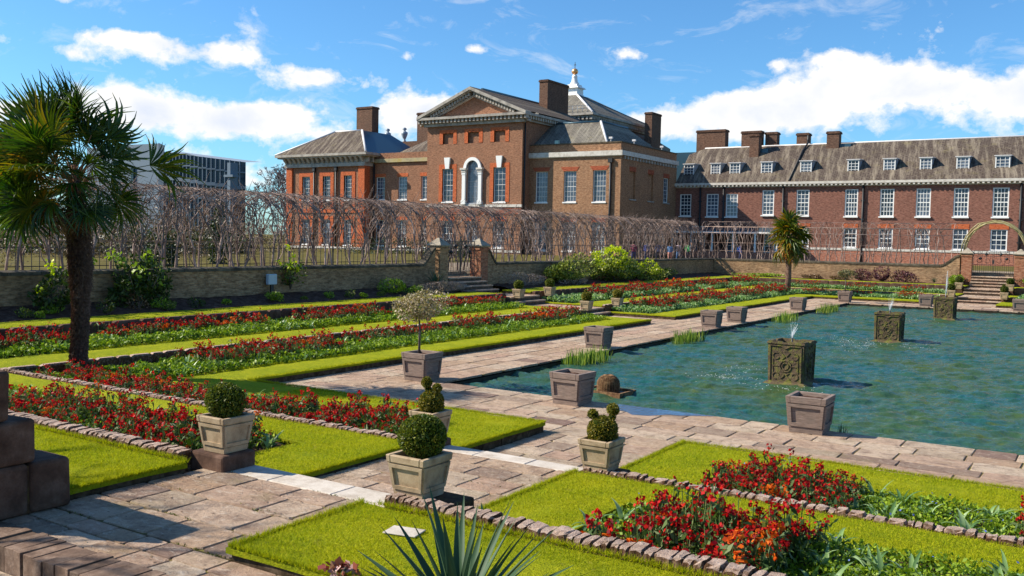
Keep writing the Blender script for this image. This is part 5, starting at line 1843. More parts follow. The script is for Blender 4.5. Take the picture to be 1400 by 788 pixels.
far = [((-9.9, LY0 + .47, 1.12), BOX, 'left of the upper side steps'), ((-9.9, LY1 + .75, 1.12), BOX, 'right of the upper side steps'), ((-6.25, LY0 + .4, .76), BOXY, 'left of the lower side steps'), ((-6.25, LY1 + .9, .76), BOXY, 'right of the lower side steps'),
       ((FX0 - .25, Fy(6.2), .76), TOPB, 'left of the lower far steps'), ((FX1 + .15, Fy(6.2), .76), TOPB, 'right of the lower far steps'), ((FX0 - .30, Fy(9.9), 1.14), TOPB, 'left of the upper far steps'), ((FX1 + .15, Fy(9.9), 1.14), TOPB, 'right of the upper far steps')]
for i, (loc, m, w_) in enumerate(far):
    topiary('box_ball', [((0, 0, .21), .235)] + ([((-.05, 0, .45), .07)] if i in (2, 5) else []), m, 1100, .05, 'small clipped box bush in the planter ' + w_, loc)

# --- carved lead cisterns with jets
def relief(b, half, z0, z1, side, g):
    """strapwork relief on one face: rings, scrolls and beads standing proud of it"""
    def pt(u, z, d):
        h = half(z) + d
        return [(u, -h, z), (h, u, z), (-u, h, z), (-h, -u, z)][side]
    H_ = z1 - z0
    def strip(pts, w_, d):
        for (u0, q0), (u1, q1) in zip(pts, pts[1:]):
            du, dq = u1 - u0, q1 - q0
            l = math.hypot(du, dq) or 1
            nx, nz = -dq / l * w_, du / l * w_
            b.hexa([pt(u0 - nx, q0 - nz, -.01), pt(u1 - nx, q1 - nz, -.01), pt(u1 + nx, q1 + nz, -.01), pt(u0 + nx, q0 + nz, -.01),
                    pt(u0 - nx * .6, q0 - nz * .6, d), pt(u1 - nx * .6, q1 - nz * .6, d), pt(u1 + nx * .6, q1 + nz * .6, d), pt(u0 + nx * .6, q0 + nz * .6, d)])
    zc = z0 + H_ * .42
    circ = lambda cu, cz, r_, a0=0, a1=360, n=12: [(cu + r_ * math.cos(R(a0 + (a1 - a0) * i / n)), cz + r_ * math.sin(R(a0 + (a1 - a0) * i / n))) for i in range(n + 1)]
    strip(circ(0, zc, .15), .020, .022); strip(circ(0, zc, .085), .016, .03)
    for s in (-1, 1):
        strip(circ(s * .25, zc + .26, .085, 200 if s > 0 else -20, 480 if s > 0 else -300), .016, .018)
        strip(circ(s * .25, zc - .26, .085, 160, -100) if s > 0 else circ(s * .25, zc - .26, .085, 20, 280), .016, .018)
        strip([(s * .15, zc), (s * .33, zc), (s * .33, zc + .17)], .016, .016); strip([(s * .33, zc), (s * .33, zc - .17)], .016, .016)
        strip([(s * .12, zc + .36), (s * .02, zc + .24), (s * .10, zc + .17)], .016, .018)
        strip([(s * .12, zc - .34), (s * .02, zc - .24), (s * .10, zc - .17)], .016, .018)
        strip([(s * .41, z0 + .06), (s * .41, z1 - .13)], .02, .022)
    strip([(-.41, z0 + .05), (.41, z0 + .05)], .022, .025); strip([(-.41, z1 - .12), (-.12, z1 - .12), (0, z1 - .19), (.12, z1 - .12), (.41, z1 - .12)], .018, .028)


tank0 = None
for i, (x, y, lab) in enumerate([(6.46, 6.75, 'nearest of the three mossy carved lead fountain tanks in the pond'), (6.35, 20.1, 'middle of the three mossy fountain tanks in the pond'), (6.38, 34.0, 'farthest of the three mossy fountain tanks, before the far steps')]):
    if tank0 is None:
        t0 = tank0 = empty('fountain_tank', (x, y, WATER_Z), label=lab, cat='fountain', group='carved fountain tanks standing in the pond')
        hw = lambda z: .445 + .03 * z
        b = MB(); z1 = 1.16
        for s in range(4):                                          # four tank sides with a notch cut in the rim
            T_ = .05
            def P_(u, z, d):
                h = hw(z) - d
                return [(u * (hw(z)), -h, z), (h, u * hw(z), z), (-u * hw(z), h, z), (-h, -u * hw(z), z)][s]
            us = [-1, -.22, 0, .22, 1]
            tops = [z1, z1, z1 - .075, z1, z1]
            for (ua, ta), (uc, tc) in zip(zip(us, tops), zip(us[1:], tops[1:])):
                b.face([P_(ua, 0, 0), P_(uc, 0, 0), P_(uc, tc, 0), P_(ua, ta, 0)])
                b.face([P_(ua, ta, 0), P_(uc, tc, 0), P_(uc, tc, .06), P_(ua, ta, .06)])
                b.face([P_(uc, .7, .06), P_(ua, .7, .06), P_(ua, ta, .06), P_(uc, tc, .06)])
        b.build('tank', CISTERN, t0)
        for s in range(4):
            b = MB(); relief(b, hw, .05, z1, s, None); b.build('relief_panel', CISTERN, t0)
        b = MB()
        for s in range(4):
            u = [(-1, -1), (1, -1), (1, 1), (-1, 1)][s]; v_ = [(-1, -1), (1, -1), (1, 1), (-1, 1)][(s + 1) % 4]
            q = lambda p, z, d: (p[0] * (hw(z) + d), p[1] * (hw(z) + d), z)
            b.hexa([q(u, z1 - .07, -.01), q(v_, z1 - .07, -.01), q(v_, z1 - .07, .025), q(u, z1 - .07, .025), q(u, z1 - .025, -.01), q(v_, z1 - .025, -.01), q(v_, z1 - .025, .02), q(u, z1 - .025, .02)])
        b.build('rim_moulding', CISTERN, t0)
        b = MB(); b.frustum(0, 0, -.9, .03, .66, .60); b.frustum(0, 0, .03, .10, .59, .48); b.build('plinth', CISTERN, t0)
        b = MB(); b.face([(-.42, -.42, .95), (.42, -.42, .95), (.42, .42, .95), (-.42, .42, .95)]); b.build('inner_water', plain_mat('dark_tank_water', (.02, .025, .012), .08, spec=.6), t0)
        b = MB(); b.tube([(0, 0, .9), (0, 0, 1.22)], .025, 6); b.build('nozzle', DARK_METAL, t0)
        o = t0
    else:
        o = copy_tree(tank0); o.location = (x, y, WATER_Z); o['label'] = lab
    o.rotation_euler = (0, 0, R([-3, 2.0, -1.0][i]))
    j = MB(); g = np.random.default_rng(50 + i)
    hj = [.42, .55, 1.0][i]
    for k in range([16, 18, 14][i]):
        a = g.uniform(0, 6.28); sp = g.uniform(.0, .11) * (1 if i < 2 else .35); hh = hj * g.uniform(.5, 1.0)
        pts = [(sp * math.cos(a) * q * 1.2 + .06 * q * q, sp * math.sin(a) * q * 1.2, 1.2 + hh * q) for q in (0, .35, .7, 1.0)]
        j.tube(pts, [.007, .005, .004, .002], 3, cap=False)
    if i == 2:
        for k in range(3): j.tube([(0, 0, 1.2), (.01 * k, 0, 1.9), (.02 * k + .02, 0, 2.5)], [.012, .008, .003], 4, cap=False)
    for k in range(260):
        a = g.uniform(0, 6.28); q = abs(g.normal()) * .14; z = 1.25 + g.uniform(0, 1) * hj * 1.05
        c = Vector((q * math.cos(a), q * math.sin(a), z)); s_ = g.uniform(.003, .007)
        j.face([c + Vector((-s_, 0, 0)), c + Vector((0, s_ * .5, -s_)), c + Vector((s_, 0, 0)), c + Vector((0, 0, s_))])
    j.build('water_jet', SPRAY, None, (x, y, WATER_Z), label=['fan of water rising from the nearest tank', 'fan of water rising from the middle tank', 'tall thin water jet above the farthest tank'][i], cat='water jet')

# splashes where the jets fall on the pond
g = np.random.default_rng(5)
Vs = []
for (cx, cy, rx, ry, n) in ((4.75, 6.6, .9, .35, 260), (5.9, 17.6, .7, 1.2, 380), (4.6, 19.0, 1.3, .6, 260), (4.55, 8.6, 1.0, .5, 120), (6.9, 5.6, .7, .4, 90), (5.3, 32.0, 1.6, .8, 160), (6.0, 5.6, .6, .3, 60), (7.4, 18.6, 1, .7, 120)):
    for _ in range(n):
        x, y = cx + g.normal() * rx * .5, cy + g.normal() * ry * 1.1
        s_ = g.uniform(.005, .016)
        z = WATER_Z + g.uniform(.02, .05)
        Vs += [(x - s_, y, z), (x, y - s_ * .5, z + .002), (x + s_, y, z), (x, y + s_ * .4, z + s_ * .5)]
link('splashes', fastmesh('splashes', Vs, np.arange(len(Vs)).reshape(-1, 4), plain_mat('white_foam', (.85, .88, .9), .4)), kind='stuff', label='white flecks of falling fountain water on the pond', cat='splashes')

# --- wicker duck house on its raft
dh = empty('duck_house', (3.45, 2.05, WATER_Z), rz=R(-3), label='small woven wicker duck house on a floating wooden raft', cat='duck house')
WICK = rough_mat('brown_wicker', [(0.07, 0.03, 0.012), (0.20, 0.10, 0.045), (0.42, 0.27, 0.13)], 12, .8, .5, 60)
rf = empty('raft', (0, 0, 0)); rf.parent = dh
for k in range(6):
    b = MB(); b.box(-.52, -.36 + k * .12, .03, .52, -.36 + k * .12 + .105, .065); b.build('plank', WOOD, rf)
for (x0, y0, x1, y1) in ((-.54, -.40, .54, -.35), (-.54, .35, .54, .40), (-.54, -.35, -.49, .35), (.49, -.35, .54, .35)):
    b = MB(); b.box(x0, y0, -.05, x1, y1, .13); b.build('raft_edge', WICK, rf)
b = MB()
sh = lambda a, z: (.27 * math.cos(a) * math.sqrt(max(0, 1 - (max(0, z - .22) / .22) ** 2)), .25 * math.sin(a) * math.sqrt(max(0, 1 - (max(0, z - .22) / .22) ** 2)), z + .05)
for k in range(26):
    a = 2 * math.pi * k / 26
    b.tube([sh(a, z) for z in (0, .12, .22, .30, .37, .42, .438)], .009, 4)
dh2 = b.build('wicker_stakes', WICK, dh)
b = MB()
for q in range(15):
    z = .02 + .42 * q / 15
    b.tube([tuple(v * (1.03 if (i + q) % 2 else .95) if j < 2 else v for j, v in enumerate(sh(2 * math.pi * i / 52, z))) for i in range(53)], .010, 4, cap=False)
b.build('wicker_weave', WICK, dh)
b = MB(); b.lathe([(.24, .05), (.25, .25), (.2, .38), (.1, .46), (.001, .48)], sides=12); b.build('inner_shade_shell', CORE, dh)  # dark shell, painting the shade inside the wicker

# --- reeds along the left pond edge
REED = leaf_mat('iris_reed_leaves', [(0.06, 0.12, 0.02), (0.14, 0.24, 0.03), (0.25, 0.34, 0.05), (0.42, 0.44, 0.10)], .3)
def blades(n, rx, ry, hmin, hmax, w_, lean=.18, seed=0, bend=.1):
    g = np.random.default_rng(seed)
    V, F = [], []
    for _ in range(n):
        x, y = g.uniform(-rx, rx), g.uniform(-ry, ry)
        h = g.uniform(hmin, hmax); a = g.uniform(0, 6.28); ln = abs(g.normal()) * lean * h
        lx, ly = ln * math.cos(a), ln * math.sin(a)
        t = g.uniform(0, 6.28); wx, wy = w_ * math.cos(t) / 2, w_ * math.sin(t) / 2
        i = len(V)
        V += [(x - wx * .8, y - wy * .8, 0), (x + wx * .8, y + wy * .8, 0), (x + lx * .4 + wx, y + ly * .4 + wy, h * .55), (x + lx * .4 - wx, y + ly * .4 - wy, h * .55),
              (x + lx + wx * .1, y + ly + wy * .1, h * (1 - bend * ln)), (x + lx - wx * .1, y + ly - wy * .1, h * (1 - bend * ln))]
        F += [(i, i + 1, i + 2, i + 3), (i + 3, i + 2, i + 4, i + 5)]
    return V, F
for k, (x, y, rx, ry, n, lab) in enumerate([(.42, 6.05, .30, .42, 110, 'nearest reed clump at the left pond edge, left half'), (.50, 7.0, .30, .45, 120, 'reed clump beside the first oak tub on the left pond edge'), (.50, 14.3, .35, .95, 190, 'second patch of reeds along the left pond edge'),
                                            (.55, 26.3, .35, 1.1, 170, 'third patch of reeds at the left pond edge'), (.55, 34.0, .35, 1.5, 190, 'farthest reed patch near the far corner of the pond')]):
    V, F = blades(n, rx, ry, .35, .62, .03, .16, 70 + k)
    link('reed_clump', fastmesh('reeds', V, F, REED), None, (x, y, WATER_Z - .05), label=lab, cat='reeds')
b = MB()
V, F = blades(26, .10, .05, .22, .38, .012, .2, 99)
link('reed_clump', fastmesh('reeds', V, F, leaf_mat('thin_dark_rush', [(.04, .07, .03), (.10, .15, .06)], .2)), None, (9.35, .12, WATER_Z), label='sparse dark rushes behind the right foreground tub', cat='reeds')

# ================================================================== TREES
# --- standard tree with variegated leaves in the corner tub
VAR = leaf_mat('variegated_leaves', [(0.10, 0.09, 0.03), (0.26, 0.21, 0.09), (0.40, 0.31, 0.18), (0.66, 0.52, 0.44), (0.17, 0.17, 0.04)], .25, .5, .3)
sd = empty('standard_tree', (-.72, .02, .60), label='variegated standard tree with a round cream and green head in the corner tub', cat='tree')
b = MB(); b.tube([(0, 0, 0), (.01, 0, .6), (-.02, 0, 1.0)], [.032, .026, .022], 7)
g = np.random.default_rng(3)
for k in range(16):
    a = g.uniform(0, 6.28); r_ = g.uniform(.2, .5)
    b.tube([(-.02, 0, .92), (r_ * .5 * math.cos(a), r_ * .5 * math.sin(a), 1.05 + g.uniform(0, .15)), (r_ * math.cos(a), r_ * math.sin(a), 1.0 + g.uniform(0, .5))], [.012, .008, .004], 4)
b.build('trunk', TWIG, sd)
P, D = blob_points(3400, (.62, .62, .42), .35, .30, seed=8)
V, F = leaves(P + np.array((0, 0, 1.22)), .062, 0.0, .5, .4)
link('crown', fastmesh('crown', V, F, VAR), sd)
s2 = empty('standard_tree', (-.25, 41.2, .60), label='small standard tree with a flat dark crown in the far corner tub', cat='tree')
b = MB(); b.tube([(0, 0, 0), (0, 0, 1.0)], [.03, .024], 6); b.build('trunk', TWIG, s2)
P, D = blob_points(1100, (.62, .62, .26), .4, .3, seed=9)
V, F = leaves(P + np.array((0, 0, 1.15)), .09, 0, .5); link('crown', fastmesh('crown', V, F, leaf_mat('dull_olive_leaves', [(.05, .055, .01), (.14, .13, .04), (.28, .25, .12)], .2)), s2)

# --- fan palms
PALM_G = leaf_mat('fan_palm_leaflet', [(0.014, 0.045, 0.006), (0.030, 0.075, 0.008), (0.070, 0.115, 0.010), (0.15, 0.15, 0.012)], .30, .38, .45, (1.1, 1.3, .35))
PALM_Y = leaf_mat('yellowing_palm_leaflet', [(0.05, 0.09, 0.010), (0.13, 0.15, 0.012), (0.34, 0.21, 0.02), (0.42, 0.16, 0.02)], .30, .45, .4, (1.2, 1.1, .3))
PALM_L = leaf_mat('sunny_palm_leaflet', [(0.03, 0.065, 0.006), (0.08, 0.13, 0.010), (0.17, 0.17, 0.012), (0.36, 0.20, 0.02)], .30, .4, .4, (1.3, 1.2, .3))  # for left-hand fronds: sunlight put into the yellower leaf colour
PETI = plain_mat('palm_leaf_stalk', (0.10, 0.12, 0.03), .5)
PETB = plain_mat('dry_palm_stalk', (0.30, 0.14, 0.07), .7)
FIBRE = rough_mat('palm_trunk_fibre', [(0.065, 0.034, 0.024), (0.18, 0.105, 0.075), (0.36, 0.24, 0.18)], 18, 1.0, 1.0, 60, dist=.03)


def fan_mesh(seed, m, mp, size=.62, stalk=.75, ns=30, spread=165, droop=.25, ragged=.15, wind=0.0):
    """one fan leaf: stalk along +x, then folded leaflets radiating from the hub"""
    g = np.random.default_rng(seed)
    V, F, MI = [], [], []
    b = MB(); b.tube([(0, 0, 0), (stalk * .5, 0, .05), (stalk, 0, .04)], [.014, .010, .008], 4, cap=False)
    V += b.v; F += [tuple(f) for f in b.f]; MI += [1] * len(b.f)
    for k in range(ns):
        if g.random() < ragged * .5: continue
        a = R(-spread) + R(2 * spread) * (k + .5) / ns
        ln = size * (.78 + .22 * math.cos(a * .8)) * g.uniform(1 - ragged, 1.05)
        dr = droop * g.uniform(.5, 1.5)
        w_ = ln * math.sin(R(spread) / ns) * .95
        nseg = 5
        base = len(V)
        for s in range(nseg + 1):
            t = s / nseg
            r_ = ln * t
            aa = a + wind * t * t
            z = .04 + .05 * math.sin(k * 2.1) * t - dr * ln * t ** 2.6 + (.10 * size * (1 - abs(a) / 3.2)) * t * (1 - t) * 2
            cx, cy = stalk + r_ * math.cos(aa), r_ * math.sin(aa)
            ww = w_ * (min(1, t / .45) if t < .55 else max(.04, (1 - t) / .45)) * .5 + .002
            nx, ny = -math.sin(aa) * ww, math.cos(aa) * ww
            V += [(cx - nx, cy - ny, z + ww * .35), (cx, cy, z - ww * .25), (cx + nx, cy + ny, z + ww * .35)]
        for s in range(nseg):
            i = base + 3 * s
            F += [(i, i + 1, i + 4, i + 3), (i + 1, i + 2, i + 5, i + 4)]
            MI += [0, 0]
    me = bpy.data.meshes.new('frond')
    me.from_pydata(V, [], F)
    me.materials.append(m); me.materials.append(mp)
    me.polygons.foreach_set('material_index', MI)
    me.update()
    return me


def orient(o, loc, d, rollv=0.0):
    """stand a frond at loc pointing its stalk along d, blade facing up"""
    x = Vector(d).normalized()
    z = Vector((0, 0, 1)) - x * x.z
    if z.length < .05:
        z = Vector((0, 1, 0))
    z.normalize()
    y = z.cross(x)
    m = Matrix((x, y, z)).transposed() @ Matrix.Rotation(rollv, 3, 'X')
    o.matrix_local = Matrix.Translation(loc) @ m.to_4x4()


pl_ = empty('palm_tree', (-6.15, -5.55, .08), label='tall windblown fan palm with a shaggy trunk at the left', cat='palm tree')
b = MB(); g = np.random.default_rng(11)
H_ = 4.55
rings = [(0, .19), (.15, .235), (.5, .21), (1.0, .20), (1.6, .205), (2.2, .225), (2.8, .255), (3.4, .235), (4.1, .19), (4.6, .13), (4.8, .06)]
ax = lambda z: Vector((.10 * math.sin(z * .55) - .02, .05 * math.sin(z * .9), z))
b.tube([ax(z) for z, r_ in rings], [r_ * .74 for z, r_ in rings], 18)
b.build('trunk', FIBRE, pl_)
V, F = [], []
for k in range(9000):
    z = g.uniform(0, 4.5) ** 1.0; a = g.uniform(0, 6.28)
    r_ = np.interp(z, [q[0] for q in rings], [q[1] for q in rings])
    c = ax(z) + Vector((math.cos(a), math.sin(a), 0)) * r_ * .70
    dr = Vector((math.cos(a + g.normal() * .3), math.sin(a + g.normal() * .3), -g.uniform(.5, 2.2))).normalized()
    ln = g.uniform(.05, .13) * (.8 + .5 * (z > 2.2)); s_ = Vector((-math.sin(a), math.cos(a), 0)) * g.uniform(.003, .009)
    i = len(V)
    V += [c - s_, c + s_, c + dr * ln * .6 + s_ * .7 + Vector((math.cos(a), math.sin(a), 0)) * .02, c + dr * ln - Vector((0, 0, .02))]
    F.append((i, i + 1, i + 2, i + 3))
link('trunk_fibres', fastmesh('trunk_fibres', [tuple(v) for v in V], F, FIBRE), pl_, kind='stuff')
fans = [fan_mesh(20, PALM_G, PETI, .90, .85, 38, 140, .25, .25, .12), fan_mesh(21, PALM_G, PETI, .82, .75, 32, 140, .55, .40, .3), fan_mesh(22, PALM_Y, PETI, .60, .65, 30, 155, .25, .2, -.15),
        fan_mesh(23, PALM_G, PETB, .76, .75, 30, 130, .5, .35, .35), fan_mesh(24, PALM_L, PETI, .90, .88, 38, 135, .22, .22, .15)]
# (azimuth deg measured from screen right toward the back, elevation deg, stalk scale, mesh, roll deg, base height)
right = Vector((math.cos(yaw), math.sin(yaw), 0)); back = Vector((-math.sin(yaw), math.cos(yaw), 0))
spec = [(158, 50, 1.15, 0, 80), (150, 68, 1.2, 0, 80), (110, 76, 1.1, 0, 85), (60, 66, 1.05, 1, 75), (172, 36, 1.2, 4, 75), (184, 20, 1.2, 2, 70), (196, 30, 1.05, 4, 60), (188, 4, 1.2, 4, 70), (165, 58, 1.0, 2, 80),
        (35, 56, .95, 3, 75), (25, 40, .80, 5, 60), (8, 22, .75, 5, 50), (330, 35, .7, 1, 60), (140, 50, .95, 1, 70), (212, 12, 1.1, 2, 40), (185, -14, 1.15, 1, 60), (202, -28, 1.0, 2, 40), (225, -8, .9, 1, 20),
        (250, 20, .7, 0, 20), (262, -14, .7, 1, 5), (300, -22, .75, 3, 5), (335, -14, .8, 5, 20), (350, -34, .85, 3, 35), (2, -46, .95, 3, 50), (14, -24, .95, 0, 40), (195, -46, 1.0, 6, 40), (176, -38, 1.1, 3, 50), (240, -44, .9, 6, 10), (290, -52, .8, 6, 10),
        (110, 10, 1.0, 1, 40), (80, 24, .9, 3, 50), (130, -10, 1.0, 1, 35), (60, -20, .8, 5, 20), (90, 45, .9, 5, 60), (230, 58, .8, 4, 60), (152, 20, 1.15, 2, 60), (165, -24, 1.15, 2, 40),
        (168, 46, 1.2, 0, 80), (192, 12, 1.2, 0, 70), (188, -24, 1.2, 0, 60), (178, -6, 1.2, 4, 70), (212, -14, 1.15, 0, 50), (170, -54, 1.0, 6, 50), (146, 60, 1.1, 0, 80), (8, -12, .85, 5, 50), (20, 8, .8, 5, 60), (345, 6, .7, 5, 40), (205, -60, .9, 6, 20), (330, -62, .8, 6, 20), (20, -60, .8, 6, 30), (30, 68, .9, 5, 70)]
fans += [fan_mesh(25, PALM_G, PETB, .70, .80, 24, 95, .75, .45, .5), fan_mesh(26, leaf_mat('dead_palm_leaflet', [(.06, .03, .015), (.16, .085, .04), (.28, .17, .08)], .2), PETB, .72, .70, 26, 85, .8, .4, .2), fan_mesh(27, PALM_G, PETI, .85, 1.35, 20, 75, .35, .45, .25)]
spec += [(12, 9, 1.15, 7, 40), (16, 14, 1.05, 7, 70), (30, 52, 1.15, 1, 75), (48, 60, 1.15, 4, 80), (18, 30, 1.05, 3, 60), (255, 28, 1.0, 0, 10), (275, 8, 1.0, 0, 5), (295, -6, .95, 1, 5), (240, 6, 1.05, 4, 10), (262, -30, 1.0, 1, 0), (285, 42, .95, 1, 15), (232, 34, 1.0, 0, 30), (310, 18, .9, 0, 20),
         (162, 34, 1.25, 0, 80), (176, 54, 1.2, 0, 85), (202, 18, 1.2, 4, 70), (194, -8, 1.25, 0, 70), (180, 8, 1.3, 0, 75), (186, -36, 1.15, 1, 50), (215, -30, 1.1, 0, 40), (130, 64, 1.2, 0, 85), (98, 70, 1.1, 0, 80), (318, -40, .95, 0, 10), (270, -48, .95, 6, 0)]
for i, (az, el, sc, mk, rl) in enumerate(spec):
    d = (right * math.cos(R(az)) + back * math.sin(R(az))) * math.cos(R(el)) + Vector((0, 0, math.sin(R(el))))
    if i % 7 == 5 and mk != 7: continue
    o = link('frond', fans[mk], pl_)
    base = ax(4.25 + .45 * (el + 50) / 130) + Vector((0, 0, .05))
    if mk != 7 and el > 30: sc *= 1.10
    if el < -30: sc *= .85
    orient(o, base, d, R(min(88, rl * random.uniform(1.0, 1.4))) * (1 if i % 3 else -1))
    o.scale = (sc * 1.13,) * 3
# dry stalk bases at the crown heart
b = MB()
for k in range(46):
    a = g.uniform(0, 6.28); e = g.uniform(.5, 1.35)
    d = Vector((math.cos(a) * math.cos(e), math.sin(a) * math.cos(e), math.sin(e)))
    p0 = ax(g.uniform(4.1, 4.7)); b.tube([p0 + Vector((d.x, d.y, 0)) * .12, p0 + d * .35, p0 + d * g.uniform(.5, .75)], [.022, .015, .010], 4)
b.build('dry_stalks', PETB, pl_)

p2 = empty('palm_tree', (-4.75, 44.5, .1), label='small bright fan palm beyond the pond in the far bed', cat='palm tree')
b = MB(); b.tube([(0, 0, 0), (.03, 0, 1.2), (0, 0, 2.6), (0, 0, 3.9)], [.20, .19, .20, .26], 12); b.build('trunk', FIBRE, p2)
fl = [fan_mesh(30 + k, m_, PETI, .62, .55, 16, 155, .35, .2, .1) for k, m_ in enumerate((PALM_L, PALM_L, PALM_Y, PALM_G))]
g = np.random.default_rng(14)
for k in range(64):
    a = g.uniform(0, 6.28); el = g.uniform(-65, 80)
    d = (math.cos(a) * math.cos(R(el)), math.sin(a) * math.cos(R(el)), math.sin(R(el)))
    mk = 0 if el > 10 else (1 if el > -20 else 2)
    if d[0] * right.x + d[1] * right.y > .3 and g.random() < .5: mk = 3  # darker leaflets on the right: shaded side put into the colour
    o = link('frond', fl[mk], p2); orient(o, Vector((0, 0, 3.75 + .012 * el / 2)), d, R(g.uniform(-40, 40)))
    o.scale = (g.uniform(1.1, 1.6),) * 3

# --- yucca in the foreground
YUC = leaf_mat('yucca_leaf', [(0.022, 0.060, 0.030), (0.045, 0.095, 0.045), (0.10, 0.16, 0.08)], .08, .55, .22, (1.0, 1.0, .7))
def dagger(seed, L_, w_, n=8):
    g = np.random.default_rng(seed); V, F = [], []
    for s in range(n + 1):
        t = s / n
        ww = w_ * (math.sin(min(1, t * 1.6 + .28) * math.pi / 2)) * max(.02, (1 - t ** 2.2)) / 2
        z = -.06 * L_ * t * t
        V += [(L_ * t, -ww, z + ww * .55), (L_ * t, 0, z), (L_ * t, ww, z + ww * .55)]
    for s in range(n):
        i = 3 * s; F += [(i, i + 3, i + 4, i + 1), (i + 1, i + 4, i + 5, i + 2)]
    return fastmesh('leaf', V, F, YUC, smooth=False)
dg = [dagger(k, .80 + .05 * k, .074 + .005 * (k % 3)) for k in range(5)]
yu = empty('yucca', (9.95, -13.0, .74), label='large spiky yucca with dagger leaves in the foreground', cat='yucca')
g = np.random.default_rng(21)
for k in range(56):
    a = k * 2.39996; el = 80 - 74 * (k / 56) ** .8 + g.uniform(-5, 5)
    o = link('leaf', dg[k % 5], yu)
    orient(o, Vector((0, 0, .12)), (math.cos(a) * math.cos(R(el)), math.sin(a) * math.cos(R(el)), math.sin(R(el))), R(g.uniform(-25, 25)))

# second, small grey yucca by the side gate and smaller one in the far bed
for (x, y, z, lab, sc) in ((-13.0, 16.7, 1.15, 'spiky grey green yucca at the foot of the left gate pier', .95), (2.9, Fy(12.8), .95, 'small spiky plant at the foot of the far wall', .5)):
    q = empty('yucca', (x, y, z), label=lab, cat='yucca'); q.scale = (sc,) * 3
    for k in range(26):
        a = k * 2.39996; el = 80 - 60 * (k / 26)
        o = link('leaf', dg[k % 5], q); orient(o, Vector((0, 0, .05)), (math.cos(a) * math.cos(R(el)), math.sin(a) * math.cos(R(el)), math.sin(R(el))), 0)

# ================================================================== FLOWERS
RED = leaf_mat('crimson_petals', [(0.12, 0.002, 0.008), (0.32, 0.004, 0.010), (0.55, 0.008, 0.010), (0.80, 0.03, 0.012)], .35, .6, .2, (1.3, .9, .9))
ORG = leaf_mat('orange_petals', [(0.50, 0.05, 0.005), (0.75, 0.13, 0.006), (0.85, 0.22, 0.01)], .35, .6, .2, (1.2, 1, .8))
WFL = leaf_mat('wallflower_leaves', [(0.025, 0.06, 0.014), (0.06, 0.12, 0.025), (0.12, 0.19, 0.05), (0.26, 0.30, 0.15)], .25, .55, .3)


def wallflower(seed, petal):
    g = np.random.default_rng(seed)
    b = MB(); heads = []
    for k in range(8):
        a = g.uniform(0, 6.28); r_ = g.uniform(.02, .14); h = g.uniform(.24, .45)
        p = (r_ * math.cos(a), r_ * math.sin(a), h); heads.append(p)
        b.tube([(p[0] * .3, p[1] * .3, 0), (p[0] * .8, p[1] * .8, h * .6), p], [.006, .005, .004], 3, cap=False, sm=False)
    V0, F0 = np.array(b.v), [tuple(f) for f in b.f]
    P = []
    for k in range(110):
        h = heads[g.integers(8)]; t = g.uniform(.15, .98)
        P.append((h[0] * t + g.normal() * .035, h[1] * t + g.normal() * .035, max(.03, h[2] * t)))
    V, F = leaves(np.array(P), .085, .5, .30, .4)
    me = fastmesh('wallflower_foliage', np.vstack([V0, V]), np.vstack([np.array([f for f in F0]), F + len(V0)]), WFL)
    P = []
    for h in heads:
        n = 14 if g.random() < .66 else 3
        for _ in range(n):
            d = g.normal(size=3); d /= np.linalg.norm(d)
            P.append((h[0] + d[0] * .028, h[1] + d[1] * .028, h[2] + .010 + d[2] * .030))
    V, F = leaves(np.array(P), .031, .3, .95, .3)
    fl = fastmesh('blossoms', V, F, petal)
    return me, fl, V, F


WV = [wallflower(400 + k, RED) for k in range(7)] + [wallflower(420 + k, ORG) for k in range(2)]
PATCH = []
ORD = 'zeroth first second third fourth fifth sixth seventh eighth ninth tenth eleventh twelfth thirteenth fourteenth fifteenth sixteenth seventeenth eighteenth nineteenth twentieth'.split() + ['later'] * 20
def patch(x0, y0, x1, y1, z, label, orange=.03, sp=.27, hs=1.0):
    PATCH.append((x0, y0, x1, y1, z, label, orange, sp, hs))


# near beds (camera side)
patch(9.15, N(E1) + .1, 10.95, N(B1) - .05, ZB1, 'dark red wallflower in right clump by pond paving', .05, .235, 1.1)
patch(12.75, N(E1) + .1, 15, N(B1) - .05, ZB1, 'dark red wallflower at right picture edge by pond paving', .1, .26)
patch(9.6, N(E2) + .1, 11.15, N(B2N) - .25, ZB2, 'red wallflower in the clump nearest the viewer', .10, .225, 1.15)
patch(.05, N(E1) + .1, 1.35, N(B1) - .2, ZB1, 'shaded dark red wallflower behind the left box ball planter', 0, .26)
patch(1.75, N(E1) + .08, 3.5, N(B1) - .05, ZB1, 'bright red wallflower between the near box ball planters', .01, .26)
patch(-2.3, N(E2) + .1, .15, N(B2N) - .1, ZB2, 'shaded dark red wallflower behind the stepped masonry', .01, .28)
patch(1.0, N(E2) + .08, 3.3, N(B2N) - .3, ZB2, 'bright red wallflower left of the left box ball planter', .03, .26)
patch(-6.0, N(E1) + .1, -.4, N(B1) - .7, ZB1, 'dark red wallflower round the tall palm', .07, .30)
BL = {'bl1': 'lower left bed', 'bl2': 'upper left bed'}
for i, (a, c) in enumerate([(-2.8, 2.0), (3.2, 7.6), (8.6, 11.5), (12.3, 15.2), (16.0, 17.3), (23.4, 25.8), (27.6, 29.2), (31.4, 34.0), (36.4, 39.2), (41.6, 44.3)]):
    f = [.06, .07, .04, .30, .1, .02, .02, .02, 0, .02][i]
    patch(-E1 + .12, a, -4.55 if a > 20 else (-5.45 if i % 3 else -4.9), c, ZB1, 'dark red wallflower in the lower left bed, %s drift from the palm' % ORD[i + 1], f, .28 if a < 20 else .32, 1.2 if a < 20 else 1.45)
